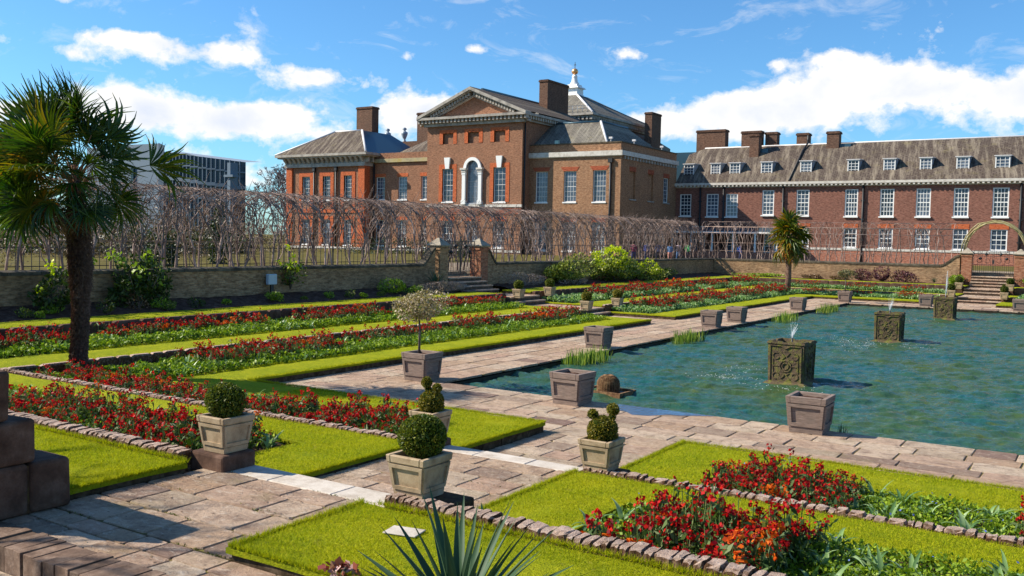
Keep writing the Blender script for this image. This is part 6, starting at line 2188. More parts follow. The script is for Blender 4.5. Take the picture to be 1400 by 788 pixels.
for i, (a, c) in enumerate([(-7.5, -3.4), (-2.5, 3.4), (4.6, 8.9), (12.6, 17.2), (25.9, 28.0), (29.6, 32.8), (34.8, 38.2), (41.5, 43.9), (48.2, 50.5)]):
    f = [.03, .16, .12, .12, .05, .12, .40, .05, .02][i]
    patch(-E2 + .12, a, -8.65 if a > 20 else (-9.45 if i % 2 else -9.05), c, ZB2, 'dark red wallflower in the upper left bed, %s drift from the palm' % ORD[i + 1], f, .28 if a < 20 else .32, 1.2 if a < 20 else 1.45)
for (a, c, lab) in ((-4.1, -2.7, 'left'), (-.9, .4, 'middle'), (1.9, 3.4, 'right')):
    patch(a, Fy(B1) + .2, c, Fy(E1) - .1, ZB1, 'dark red wallflower in the %s clump of the lower bed across the far end of the pond' % lab, .35 if lab == 'right' else .05, .32)
for (a, c, lab) in ((-5.8, -4.1, 'left'), (-2.3, -.4, 'middle'), (1.4, 2.9, 'right')):
    patch(a, Fy(G2b) + .3, c, Fy(E2) - .1, ZB2, 'dark red wallflower in the %s clump of the upper bed across the far end of the pond' % lab, .2, .32)
plants = []
for (x0, y0, x1, y1, z, lab, og, sp, hs) in PATCH:
    nx, ny = max(1, round((x1 - x0) / sp)), max(1, round((y1 - y0) / sp))
    for i in range(nx):
        for j in range(ny):
            if random.random() < .04: continue
            x = x0 + (i + .5 + random.uniform(-.35, .35)) * (x1 - x0) / nx
            y = y0 + (j + .5 + random.uniform(-.35, .35)) * (y1 - y0) / ny
            k = random.randrange(7, 9) if random.random() < og else random.randrange(7)
            if math.hypot(x + 6.15, y + 5.55) < .3: continue
            plants.append(((x - CAM.x) ** 2 + (y - CAM.y) ** 2, x, y, z - .03, k, random.uniform(.68, 1.3) * hs, random.uniform(0, 6.28), lab, ny - j, i + 1))
plants.sort()
def onscreen(x, y, z):
    d = Vector((x, y, z)) - CAM; w_ = d.dot(fwd)
    return w_ > 0 and abs(d.dot(r2) / w_) * 1279 < 720
vis = [p for p in plants if onscreen(*p[1:4])]
hid = [p for p in plants if not onscreen(*p[1:4])]
for (_, x, y, z, k, s, a, lab, row, col_) in vis[:300]:
    if k >= 7: lab = lab.replace('dark red', 'orange').replace('bright red', 'orange').replace('red wallflower', 'orange wallflower')
    grp = lab.replace('wallflower ', 'wallflowers ', 1)
    o = link('wallflower', WV[k][0], None, (x, y, z), label='%s, %s row back, %s across' % (lab, ORD[row], ORD[col_]), cat='wallflower', group=grp)
    o.rotation_euler = (0, 0, a); o.scale = (s, s, s * random.uniform(.85, 1.15))
    link('blossoms', WV[k][1], o)
def bulk(name, items, part, label, cat, m):
    Vs, Fs, o_ = [], [], 0
    for (_, x, y, z, k, s, a, lab, _r, _c) in items:
        me = WV[k][part]
        V = np.empty(len(me.vertices) * 3, dtype=np.float32); me.vertices.foreach_get('co', V); V = V.reshape(-1, 3)
        F = np.empty(len(me.loops), dtype=np.int32); me.loops.foreach_get('vertex_index', F); F = F.reshape(-1, 4)
        c, s_ = math.cos(a), math.sin(a)
        V = V @ np.array([[c, s_, 0], [-s_, c, 0], [0, 0, 1]]) * s + np.array((x, y, z))
        Vs.append(V); Fs.append(F + o_); o_ += len(V)
    if Vs:
        link(name, fastmesh(name, np.vstack(Vs), np.vstack(Fs), m), kind='stuff', label=label, cat=cat)
rest = vis[300:]
bulk('far_wallflower_blossoms', [p for p in rest if p[4] < 7] + hid, 1, 'dark red wallflower blossoms massed in the far parts of the beds', 'wallflowers', RED)
bulk('far_orange_blossoms', [p for p in rest if p[4] >= 7], 1, 'orange wallflower blossoms scattered through the far parts of the beds', 'wallflowers', ORG)
bulk('far_wallflower_foliage', rest + hid, 0, 'wallflower foliage in the far parts of the beds', 'wallflower foliage', WFL)

# --- ground cover between the drifts
GC = leaf_mat('forget_me_not_leaves', [(0.05, 0.11, 0.008), (0.13, 0.22, 0.012), (0.24, 0.37, 0.018), (0.40, 0.50, 0.04)], .30, .5, .3)
GCF = leaf_mat('cool_green_leaves', [(0.05, 0.14, 0.03), (0.13, 0.27, 0.07), (0.26, 0.40, 0.14), (0.50, 0.60, 0.34)], .30, .5, .3)
def cover(name, x0, y0, x1, y1, z, dens, leaf, hgt, m, lab, seed, keep=None):
    g = np.random.default_rng(seed)
    n = int((x1 - x0) * (y1 - y0) * dens)
    P = np.stack([g.uniform(x0, x1, n), g.uniform(y0, y1, n), g.uniform(0, 1, n)], 1)
    hm = (.55 + .45 * np.sin(P[:, 0] * 5.1 + np.sin(P[:, 1] * 3.3) * 2) * np.sin(P[:, 1] * 4.3 + 1.2)) * .6 + .55
    P[:, 2] = z + P[:, 2] ** .6 * hgt * hm
    if keep is not None:
        P = P[keep(P)]
    V, F = leaves(P, leaf, .5, .55, .5)
    link(name, fastmesh(name, V, F, m), kind='stuff', label=lab, cat='ground cover')
cover('ground_cover', 8.98, N(E1) + .04, 17, N(B1), ZB1, 1900, .05, .17, GC, 'low green foliage filling the bed beside the pond paving at the right', 1)
cover('ground_cover', 9.0, N(E2) + .04, 17, N(B2N), ZB2, 1900, .048, .17, GC, 'low green foliage in the nearest flower bed at bottom right', 2)
cover('ground_cover', -B1, N(E1) + .04, 3.4, N(B1), ZB1, 900, .06, .16, GC, 'low green foliage in the bed behind the box ball planters', 3)
cover('ground_cover', -G2b, N(E2) + .04, 3.2, N(B2N), ZB2, 900, .06, .18, GC, 'low green foliage in the bed behind the stepped masonry', 4)
cover('ground_cover', -E1 + .1, N(E1), -B1 - .02, 17.3, ZB1, 900, .085, .27, GC, 'bright green foliage at the front of the lower left bed', 5)
cover('ground_cover', -E1 + .1, 21.6, -B1 - .02, Fy(E1) - .1, ZB1, 450, .12, .30, GCF, 'pale green foliage in the lower left bed beyond the side steps', 6)
cover('ground_cover', -E2 + .1, N(E2), -G2b - .02, 17.3, ZB2, 750, .09, .30, GC, 'bright green foliage at the front of the upper left bed', 7)
cover('ground_cover', -E2 + .1, 21.6, -G2b - .02, Fy(E2) - .1, ZB2, 420, .12, .32, GCF, 'pale green foliage in the upper left bed beyond the side steps', 8)
cover('ground_cover', -B1, Fy(B1), 4.25, Fy(E1) - .1, ZB1, 380, .13, .30, GCF, 'green foliage in the lower bed across the far end', 9)
cover('ground_cover', -G2b, Fy(G2b), 4.25, Fy(E2) - .1, ZB2, 380, .13, .30, GCF, 'green foliage in the upper bed across the far end', 10)
cover('ground_cover', 8.65, Fy(B1), 14, Fy(E2) - .1, ZB2, 150, .13, .22, GCF, 'green foliage in the beds right of the far steps', 11)

# --- broad tulip leaves poking through the ground cover
TUL = leaf_mat('glaucous_tulip_leaves', [(0.06, 0.14, 0.04), (0.13, 0.25, 0.07), (0.24, 0.38, 0.13), (0.44, 0.56, 0.30)], .25, .42, .5, (1.1, 1.2, .8))
def tulip(seed):
    g = np.random.default_rng(seed); V, F = [], []
    for k in range(g.integers(4, 7)):
        a = g.uniform(0, 6.28); L_ = g.uniform(.20, .36); w_ = g.uniform(.035, .06); el = g.uniform(50, 84); cur = g.uniform(.1, .7); n = 6
        for s in range(n + 1):
            t = s / n
            e = R(el) - cur * t * t * 1.3
            r_ = L_ * t * math.cos(e); z = L_ * t * math.sin(e)
            ww = w_ * math.sin(math.pi * min(1, .22 + t * .80)) * .5 + .001
            ca, sa = math.cos(a), math.sin(a)
            V += [(r_ * ca + sa * ww, r_ * sa - ca * ww, z + ww * .5), (r_ * ca, r_ * sa, z), (r_ * ca - sa * ww, r_ * sa + ca * ww, z + ww * .5)]
        b0 = len(V) - 3 * (n + 1)
        for s in range(n):
            i = b0 + 3 * s; F += [(i, i + 3, i + 4, i + 1), (i + 1, i + 4, i + 5, i + 2)]
    return fastmesh('tulip_leaves', V, F, TUL)
TM = [tulip(500 + k) for k in range(8)]
tul = []
for (x0, y0, x1, y1, z, n, lab) in [(8.9, N(E2) + .1, 13.5, N(B2N) - .1, ZB2, 85, 'blue green tulip tuft in the nearest bed at bottom right'),
                                    (9.05, N(E1) + .1, 15, N(B1) - .1, ZB1, 85, 'blue green tulip tuft in the right bed by the pond paving'),
                                    (-3, N(E1) + .05, 3.5, N(B1), ZB1, 50, 'tulip tuft in the bed behind the left box ball planter'), (-5, N(E2) + .1, 3.4, N(B2N), ZB2, 60, 'tulip tuft in the bed left of the left box ball planter')]:
    for _ in range(n):
        tx_, ty_ = random.uniform(x0, x1), random.uniform(y0, y1)
        wx, wy = ('left third', 'middle', 'right third')[min(2, int(3 * (tx_ - x0) / (x1 - x0)))], ('front', 'centre', 'back')[min(2, int(3 * (ty_ - y0) / (y1 - y0)))]
        tul.append((tx_, ty_, z, lab + ', %s %s' % (wx, wy)))
for (x, y, z, lab) in tul[:300]:
    o = link('tulip_tuft', random.choice(TM), None, (x, y, z - .02), label=lab, cat='tulip', group=lab.replace('tuft', 'tufts', 1))
    s = random.uniform(.8, 1.25); o.scale = (s, s, s); o.rotation_euler = (0, 0, random.uniform(0, 6.28))
for (x, y, z, s, lab) in [(7.98, -6.72, Z1 + .0, .55, 'single tulip tuft in the turf by the duck topiary planter'), (8.55, -10.68, .80, .6, 'small tulip leaf sprouting beside the nearest mossy edging'), (4.05, -10.0, Z2, 1.2, 'tulip tuft just right of the left box ball planter'), (3.75, -9.4, Z2, 1.4, 'tall tulip tuft behind the left box ball planter'), (4.75, -10.2, .5, .5, 'pale tulip shoots in the turf corner below the left box ball planter')]:
    o = link('tulip_tuft', TM[2], None, (x, y, z - .02), label=lab, cat='tulip'); o.scale = (s,) * 3
# massed tulip leaves farther off
Vs, Fs, o_ = [], [], 0
g = np.random.default_rng(77)
TN = []
for me in TM:
    V = np.empty(len(me.vertices) * 3, dtype=np.float32); me.vertices.foreach_get('co', V)
    F = np.empty(len(me.loops), dtype=np.int32); me.loops.foreach_get('vertex_index', F)
    TN.append((V.reshape(-1, 3), F.reshape(-1, 4)))
for (x0, y0, x1, y1, z, n) in ((-E1 + .1, N(B1), -B1, 17.3, ZB1, 110), (-E2 + .1, N(B1), -G2b, 17.3, ZB2, 90), (-E1 + .1, 21.6, -B1, Fy(E1), ZB1, 160), (-E2 + .1, 21.6, -G2b, Fy(E2), ZB2, 160), (-4, Fy(B1), 4.2, Fy(E1), ZB1, 70), (-8, Fy(G2b), 4.2, Fy(E2), ZB2, 80)):
    for _ in range(n):
        V, F = TN[g.integers(8)]
        s = g.uniform(.9, 1.5); a = g.uniform(0, 6.28)
        c, sn = math.cos(a), math.sin(a)
        Vs.append(V @ np.array([[c, sn, 0], [-sn, c, 0], [0, 0, 1]]) * s + np.array((g.uniform(x0, x1), g.uniform(y0, y1), z))); Fs.append(F + o_); o_ += len(V)
link('massed_tulip_leaves', fastmesh('massed_tulip_leaves', np.vstack(Vs), np.vstack(Fs), TUL), kind='stuff', label='tulip leaves standing through the left and far beds', cat='tulip leaves')
# tiny blue flowers
P = np.stack([g.uniform(9.0, 13.2, 130), np.where(g.random(130) < .5, g.uniform(N(E2) + .3, N(B2N), 130), g.uniform(N(E1) + .2, N(B1), 130)), np.zeros(130)], 1)
P[:, 2] = np.where(P[:, 1] < -7.5, ZB2 + .21, ZB1 + .21)
V, F = leaves(P, .028, .5, .9); link('blue_flowers', fastmesh('blue_flowers', V, F, leaf_mat('forget_me_not_blue', [(.08, .12, .6), (.25, .35, .85)], .2)), kind='stuff', label='tiny blue forget-me-nots among the green in the near beds', cat='flowers')

# --- grass: blades on the nearer lawns and shaggy fringes along their edges
GRASS = leaf_mat('grass_blades', [(0.22, 0.29, 0.006), (0.36, 0.43, 0.008), (0.48, 0.50, 0.010), (0.56, 0.50, 0.03)], .4, .7, .1, (1.2, 1.2, .5), post=turf_colour)
def grass(areas, dens, h, w_, seed, name='grass_blades'):
    g = np.random.default_rng(seed); Ps = []
    for (x0, y0, x1, y1, z) in areas:
        n = int((x1 - x0) * (y1 - y0) * dens)
        q = np.stack([g.uniform(x0, x1, n), g.uniform(y0, y1, n), np.full(n, z - .004)], 1); Ps.append(q)
    P = np.vstack(Ps); n = len(P)
    a = g.uniform(0, 6.28, n); hh = h * g.uniform(.5, 1.3, n); ln = g.normal(size=(n, 2)) * .55 * hh[:, None]
    s = np.stack([np.cos(a), np.sin(a), np.zeros(n)], 1) * w_ / 2
    V = np.empty((n, 3, 3)); V[:, 0] = P - s; V[:, 1] = P + s
    V[:, 2] = P + np.concatenate([ln, hh[:, None]], 1)
    link(name, fastmesh(name, V.reshape(-1, 3), np.arange(n * 3).reshape(-1, 3), GRASS), kind='stuff', label='short mown grass blades on the nearer lawns' if name == 'grass_blades' else 'shaggy grass fringe along the turf edges', cat='grass')
grass([(7.37, N(G3b), 12, N(E2i), .88), (1.5, N(G3b), 4.72, N(E2i), .88)], 6500, .022, .006, 31)
grass([(7.62, N(B2N), 14, N(G2a), Z2), (7.62, N(E2), 8.85, N(B2N), Z2), (0, N(B2N), 4.95, N(G2a), Z2), (3.55, N(E2), 4.95, N(B2N), Z2)], 3400, .022, .008, 32, 'grass_blades')
grass([(7.62, N(B1), 15, N(G1), Z1), (7.62, N(E1), 8.95, N(B1), Z1), (-1, N(B1), 4.95, N(G1), Z1), (3.55, N(E1), 4.95, N(B1), Z1)], 2000, .024, .010, 33, 'grass_blades')
e_ = .035
fr = []
for (x0, y0, x1, y1, z) in ((4.72 - e_, N(G3b), 4.72 + .01, N(E2i), .87), (7.37 - .01, N(G3b), 7.37 + e_, N(E2i), .87), (4.95 - e_, N(E2), 4.96, N(G2a), Z2 - .01), (7.61, N(E2), 7.62 + e_, N(G2a), Z2 - .01), (4.95 - e_, N(E1), 4.96, N(G1), Z1 - .01),
                        (7.61, N(E1), 7.66, N(G1), Z1 - .01), (7.6, N(G1) - .03, 15, N(G1) + .012, Z1 - .01), (-2.9, N(G1) - .03, 4.95, N(G1) + .012, Z1 - .01), (7.37, N(G3b) - .01, 10, N(G3b) + .03, .87), (7.6, e2y - .175, 13, e2y - .14, .89), (0, e2y - .175, 4.7, e2y - .14, .89)):
    fr.append((x0, y0, x1, y1, z))
grass(fr, 16000, .05, .008, 34, 'grass_fringe')
grass([(-G1 - .03, N(G1), -G1 + .012, 18.6, Z1 - .012), (-G2a - .02, N(G2a), -G2a + .012, 18.6, Z2 - .012), (-E2i - .02, N(E2), -E2i + .012, 18.6, Z3 - .012), (-B1 - .01, N(B1), -B1 + .03, 17.4, Z1 - .01), (-G2b - .01, N(B1), -G2b + .03, 17.4, Z2 - .01)], 5000, .06, .012, 35, 'grass_fringe')

# ================================================================== SHRUBS AND SMALL PLANTS
def shrub(name, loc, r, n, leaf, m, label, cat='shrub', lumps=.35, shell=.45, seed=0, stems=8, m2=None, n2=0, aspect=.5, leaf2=None):
    root = empty(name, loc, label=label, cat=cat)
    P, D = blob_points(n, r, shell, lumps, seed=seed, flat=-r[2] * .9)
    V, F = leaves(P + np.array((0, 0, r[2] * .9)), leaf, .3, aspect, .5, normals=D * .6)
    link('foliage', fastmesh('foliage', V, F, m), root)
    if m2:
        P, D = blob_points(n2 * 3, r, .95, lumps, seed=seed)
        P = P[D[:, 2] > .15][:n2]
        g = np.random.default_rng(seed + 1)
        k = 15
        Q = np.repeat(P, k, 0) + g.normal(size=(len(P) * k, 3)) * (leaf2 or leaf) * .75
        V, F = leaves(Q + np.array((0, 0, r[2] * .95)), (leaf2 or leaf), .3, .8, .4)
        link('flower_heads', fastmesh('flower_heads', V, F, m2), root, kind='stuff')
    b = MB(); g = np.random.default_rng(seed + 5)
    for _ in range(stems):
        a = g.uniform(0, 6.28); q = g.uniform(.2, .8)
        b.tube([(0, 0, -.1), (r[0] * q * .5 * math.cos(a), r[1] * q * .5 * math.sin(a), r[2] * .6), (r[0] * q * math.cos(a), r[1] * q * math.sin(a), r[2] * 1.4)], [.03, .02, .01], 4)
    b.build('stems', TWIG, root)
    return root
LIME = leaf_mat('lime_leaves', [(0.10, 0.17, 0.012), (0.22, 0.33, 0.018), (0.38, 0.50, 0.03)], .3)
EUPH = leaf_mat('acid_yellow_bracts', [(0.30, 0.40, 0.006), (0.55, 0.64, 0.008), (0.75, 0.80, 0.02)], .35)
DGRN = leaf_mat('dark_evergreen_leaves', [(0.015, 0.032, 0.006), (0.045, 0.075, 0.010), (0.10, 0.15, 0.02)], .2)
OLIVE = leaf_mat('olive_shrub_leaves', [(0.04, 0.06, 0.008), (0.11, 0.15, 0.012), (0.22, 0.26, 0.03), (0.42, 0.42, 0.12)], .25)
LAV = leaf_mat('dry_lavender', [(0.22, 0.14, 0.11), (0.46, 0.32, 0.27), (0.66, 0.50, 0.44)], .2)
PURP = leaf_mat('purple_leaves', [(0.05, 0.012, 0.018), (0.12, 0.03, 0.04), (0.22, 0.10, 0.12)], .2)
BROWN = leaf_mat('brown_winter_leaves', [(0.08, 0.04, 0.02), (0.20, 0.11, 0.06), (0.30, 0.19, 0.11)], .2)
x3 = -13.0
shrub('euphorbia', (-12.75, 35.0, .95), (.9, 2.8, .84), 4000, .16, OLIVE, 'large spurge with acid yellow green heads against the left wall, in front of the walkers', lumps=.5, seed=40, m2=EUPH, n2=120, leaf2=.14)
shrub('euphorbia', (-12.8, 39.6, .9), (.8, 2.2, .46), 1800, .16, OLIVE, 'lower mound of yellow green spurge right of the largest one', lumps=.4, seed=41, m2=EUPH, n2=60, leaf2=.13)
shrub('dark_shrub', (-12.9, 28.8, .95), (.8, 2.3, .68), 3200, .15, OLIVE, 'dark olive shrub with pale tips between the side gate and the yellow spurge', seed=42)
shrub('dark_shrub', (-12.9, 42.6, .95), (.6, 1.0, .42), 900, .14, DGRN, 'small dark green shrub at the right end of the yellow spurge', seed=43)
shrub('lavender', (-12.55, 16.75, .98), (.42, 1.75, .26), 3200, .10, LAV, 'long low mound of dry pinkish lavender at the foot of the side gate steps', aspect=.14, shell=.6, lumps=.12, seed=44)
shrub('lavender', (-12.9, 24.6, .98), (.40, 1.7, .36), 2400, .10, LAV, 'dry pinkish lavender mound between the upper pots and the olive shrub', aspect=.16, shell=.6, seed=45)
shrub('lavender', (-12.5, 29.4, .9), (.3, 1.9, .22), 1100, .09, LAV, 'low pinkish planting below the olive shrub', aspect=.3, seed=46)
shrub('lime_plant', (-12.75, 13.6, .98), (.42, .62, .34), 1000, .10, LIME, 'fresh lime green clump left of the lavender mound', seed=47)
shrub('lime_plant', (-12.6, 14.7, .96), (.35, .5, .18), 500, .09, LIME, 'low lime green clump touching the lavender mound', seed=48)
shrub('lime_plant', (-12.6, 6.4, .98), (.26, .34, .20), 420, .09, LIME, 'small rounded lime green plant below the grey utility box', seed=49)
for i, (y, s, m_, t) in enumerate([(9.4, .20, LIME, 'small lime green plant between the utility box and the lime clumps'), (10.4, .22, OLIVE, 'small olive plant with pale tips in the upper left bed soil'), (11.0, .15, LIME, 'tiny green rosette in the soil right of the olive plant'),
                                    (4.3, .16, LIME, 'tiny lime rosette in the soil left of the utility box'), (2.9, .25, DGRN, 'low dark green mat plant in the soil near the wall bush'), (1.6, .2, OLIVE, 'pale twiggy plant in the soil behind the palm trunk'), (.7, .30, BROWN, 'reddish brown leafy plant in the soil right of the palm trunk'),
                                    (1.4, .26, LIME, 'yellow green plant beside the reddish brown one right of the palm trunk'), (-.6, .26, DGRN, 'green plant just right of the palm trunk in the soil'), (-2.2, .22, LIME, 'lime green plant left of the palm trunk in the soil'), (-3.1, .2, OLIVE, 'pale plant at the far left of the upper left bed'),
                                    (-2.75, .14, LIME, 'tiny lime plant left of the palm trunk'), (8.0, .12, OLIVE, 'tiny pale plant right of the round lime plant'), (12.3, .16, OLIVE, 'little grey green plant left of the lime clump')]):
    shrub('small_plant', (-12.65 + .2 * (i % 3) - .1, y, .96), (s, s * 1.2, s * .7), 260, .07, m_, t, cat='plant', seed=60 + i, stems=3)
shrub('wall_bush', (-13.2, 1.1, 1.0), (.6, 1.2, .75), 2000, .15, DGRN, 'big dark leafy bush against the left wall behind the palm trunk', lumps=.4, seed=80, m2=LIME, n2=16, leaf2=.13)
shrub('wall_bush', (-12.95, -1.9, 1.0), (.45, .75, .62), 900, .14, DGRN, 'dark bush with yellow green tips left of the palm trunk against the wall', seed=81, m2=EUPH, n2=10, leaf2=.11)
shrub('climber', (-13.55, 8.1, 1.45), (.28, .55, .55), 420, .12, OLIVE, 'yellow flowering climber hanging over the wall above the utility box', seed=82, m2=EUPH, n2=8, leaf2=.10)
for i, (x, y, rx, rz, m_, t) in enumerate([(-2.0, Fy(12.9), .75, .42, PURP, 'left of three dark purple shrubs at the foot of the far wall'), (-.6, Fy(12.9), .75, .45, PURP, 'middle of three dark purple shrubs at the foot of the far wall'), (.9, Fy(12.9), .8, .45, PURP, 'right of three dark purple shrubs at the foot of the far wall'),
                                          (-9.2, Fy(12.7), 1.6, .16, LIME, 'low bright green plants at the foot of the far wall near the corner'), (-5.5, Fy(12.7), .9, .16, BROWN, 'brownish low plants at the foot of the far wall behind the small palm'),
                                          (4.35, Fy(12.3), .45, .32, LIME, 'fresh green plant beside the left pier of the far gate'), (9.2, Fy(12.3), .8, .38, LIME, 'fresh green plants beside the right pier of the far gate'), (-3.6, Fy(12.6), .7, .14, BROWN, 'reddish low plants left of the purple shrubs'),
                                          (4.3, Fy(13.2), .6, .35, BROWN, 'reddish shrub at the foot of the left gate pier'), (8.9, Fy(13.2), .6, .35, BROWN, 'reddish shrub at the foot of the right gate pier')]):
    shrub('wall_shrub', (x, y, .92), (rx, .45, rz), 900, .12, m_, t, seed=90 + i)
shrub('low_groundplant', (9.0, -13.0, .78), (.55, .22, .05), 900, .03, LAV, 'low pinkish grey ground plants round the yucca', cat='plant', seed=120, stems=2, aspect=.6)
shrub('low_groundplant', (10.4, -13.0, .78), (.8, .25, .06), 900, .03, BROWN, 'reddish brown ground plants right of the yucca', cat='plant', seed=121, stems=2, aspect=.6)
shrub('bergenia', (8.62, -12.72, .84), (.13, .1, .08), 60, .07, leaf_mat('bergenia_leaf', [(.20, .03, .02), (.30, .10, .06), (.65, .42, .42)], .2), 'small plant with red leaves and a pale pink flower behind the yucca', cat='plant', seed=122, stems=2, aspect=.8)
shrub('bed_plant', (3.05, -9.3, ZB2), (.38, .34, .15), 260, .10, leaf_mat('dark_primula', [(.02, .05, .008), (.06, .12, .012), (.12, .2, .02)], .2), 'dark leafy plant in the soil pocket behind the left box ball planter', cat='plant', seed=123, stems=3, aspect=.7)
b = MB(); b.box(-.16, -.11, 0, .16, .11, .012); o = b.build('stone_marker', SLABW, None, (8.35, -11.62, .888), label='flat pale stone set in the lawn behind the yucca', cat='stone'); o.rotation_euler = (0, 0, R(12)); bevel(o, .02, 2)
ub = empty('utility_box', (-13.45, 7.1, 1.0), label='pale blue grey utility box on a short post in front of the left wall', cat='utility box')
b = MB(); b.box(-.16, -.22, .55, .0, .22, .95); bevel(b.build('cabinet', plain_mat('pale_blue_plastic', (.42, .50, .56), .5), ub), .02); b = MB(); b.box(-.1, -.07, -.1, -.03, .07, .55); b.build('post', DARK_METAL, ub)

# ================================================================== BRANCH TUNNEL (pleached trees on hoops)
BR = rough_mat('pale_pleached_bark', [(0.16, 0.10, 0.08), (0.38, 0.27, 0.225), (0.64, 0.50, 0.43)], 2.2, .9, .4, 30, perobj=.45)
BRD = rough_mat('dark_pleached_bark', [(0.10, 0.065, 0.052), (0.25, 0.18, 0.15), (0.44, 0.34, 0.29)], 2.2, .9, .4, 30, perobj=.4)
TW, TH = 3.1, 3.5
def hoop(t, h=TH, w_=TW):
    """tunnel section: t 0..1 from the garden-side foot over the top to the far foot; returns (across, height)"""
    s = 1.35
    total = 2 * s + math.pi * .5 * (w_ / 2 + (h - s)) * 1.0
    q = t * total
    if q < s: return 0.0, q
    if q > total - s: return w_, total - q
    a = math.pi * (q - s) / (total - 2 * s)
    return w_ / 2 - w_ / 2 * math.cos(a), s + (h - s) * math.sin(a)
def pleached(seed, nb, lean, thick, dense):
    g = np.random.default_rng(seed); t = MB(); c = MB()
    def path(y0, dy, t0, t1, w_=.05, n=9):
        pts = []
        for i in range(n):
            q = t0 + (t1 - t0) * i / (n - 1)
            x, z = hoop(min(.98, q))
            pts.append((-x + g.normal() * w_ * .8, y0 + dy * i / (n - 1) + g.normal() * w_, z + g.normal() * w_ * .4))
        return pts
    ys = g.normal() * .1
    tp = path(ys, lean, 0, .36)
    tp[0] = (0, ys, -.1)
    t.tube(tp, [thick * (1 - .55 * i / 8) for i in range(9)], 6)
    for k in range(nb):
        i = g.integers(1, 8); p = tp[i]
        t0 = .36 * i / 8; s = g.choice((-1, 1))
        q = path(p[1], s * g.uniform(.4, 1.6), t0, min(.72, t0 + g.uniform(.15, .42)), .06, 7); q[0] = p
        c.tube(q, [thick * .42 * (1 - .7 * j / 6) for j in range(7)], 4, cap=False)
        if dense:
            for _ in range(dense):
                j = g.integers(1, 6); pp = Vector(q[j])
                d = Vector((g.normal() * .35, g.normal() * .6, g.normal() * .35))
                c.tube([pp, pp + d * .5, pp + d * .8 + Vector((0, 0, g.uniform(-.1, .15)))], [.014, .009, .004], 3, cap=False)
    return t.mesh('trunk', [BR if seed % 2 else BRD]), c.mesh('branches', [BR if seed % 3 else BRD])
PL_S = [pleached(700 + k, 9, [.5, -.4, .7, -.6, .3, -.2][k], .048, 2) for k in range(6)]
PL_D = [pleached(720 + k, 10, [.7, -.6, 1.0, -.9, .4, -.3][k], .045, 2) for k in range(6)]
PL_F = [pleached(740 + k, 4, [.1, -.15, .25, -.2, .05, -.1][k], .045, 0) for k in range(6)]
TX = -15.6
CNT = {}
ORD = 'zeroth first second third fourth fifth sixth seventh eighth ninth tenth eleventh twelfth thirteenth fourteenth fifteenth sixteenth seventeenth eighteenth nineteenth twentieth'.split() + ['later'] * 20
n_t = 0
y = 0.0 - 14
while y < 57.5:
    dense = y > 27
    near = y < 27
    for side in (0, 1):
        if side == 0 and y > 40 and random.random() < .35: continue
        var = (PL_D if dense else PL_S)[random.randrange(6)]
        yy = y + random.uniform(-.2, .2) + (.35 if side else 0)
        place = 'left of the palm trunk' if yy < -6 else ('behind the palm' if yy < 3 else ('left of the side gate' if yy < 19.8 else ('above the olive shrub' if yy < 31 else ('behind the yellow spurge' if yy < 44 else 'near the far corner'))))
        CNT[(place, side)] = CNT.get((place, side), 0) + 1
        o = empty('pleached_tree', (TX if side == 0 else TX - TW, yy, ZW - .06), label='bare tunnel tree, %s from the left in the %s row, %s' % (ORD[CNT[(place, side)]], 'garden' if side == 0 else 'palace', place), cat='tree', group='pleached trees of the left branch tunnel')
        o.rotation_euler = (0, 0, 0 if side == 0 else R(180))
        link('trunk', var[0], o); link('branches', var[1], o)
        n_t += 1
    y += random.uniform(.65, .95) if dense else random.uniform(.65, 1.0)
# far arm of the tunnel, sparser, on a light frame
x = -15.2
while x < 3.2:
    for side in (0, 1):
        var = PL_F[random.randrange(6)]
        place = 'left of the small palm' if x < -5.5 else 'right of the small palm'
        CNT[(place, side)] = CNT.get((place, side), 0) + 1
        o = empty('pleached_tree', (x + random.uniform(-.15, .15), 56.2 if side == 0 else 56.2 + TW, ZW - .06), label='thin tunnel tree, %s from the left in the %s row, %s' % (ORD[CNT[(place, side)]], 'front' if side == 0 else 'rear', place), cat='tree', group='pleached trees of the far tunnel arm')
        o.rotation_euler = (0, 0, R(-90) if side == 0 else R(90))
        link('trunk', var[0], o); link('branches', var[1], o)
    x += random.uniform(.5, .9)
fm = empty('tunnel_frame', (TX, 20, ZW - .05), label='thin dark wires and hoops of the left branch tunnel', cat='tunnel frame')
b = MB()
for t_ in (.16, .26, .38, .5, .62, .74, .84):
    xx, zz = hoop(t_)
    b.tube([(-xx, -34, zz), (-xx, 37.5, zz)], .011, 4)
b.build('rail', BRD, fm)
yy = -33.0
while yy < 37.6:
    b = MB(); b.tube([(-hoop(i / 14)[0], yy, hoop(i / 14)[1]) for i in range(15)], .016, 4); b.build('hoop', DARK_METAL, fm); yy += 3.2
fm = empty('tunnel_frame', (-6, 56.2, ZW - .05), label='straight rails and hoops of the far branch tunnel in front of the red range', cat='tunnel frame')
b = MB()
for t_ in (.13, .2, .29, .36, .5, .64, .8):
    xx, zz = hoop(t_)
    b.tube([(-9.5, xx, zz), (10.2, xx, zz)], .020 if t_ in (.36, .29, .64) else .011, 4)
b.build('rail', BR, fm)
for k in range(9):
    b = MB(); b.tube([(-9.2 + k * 2.35, hoop(i / 14)[0], hoop(i / 14)[1]) for i in range(15)], .018, 4); b.build('hoop', BR, fm)
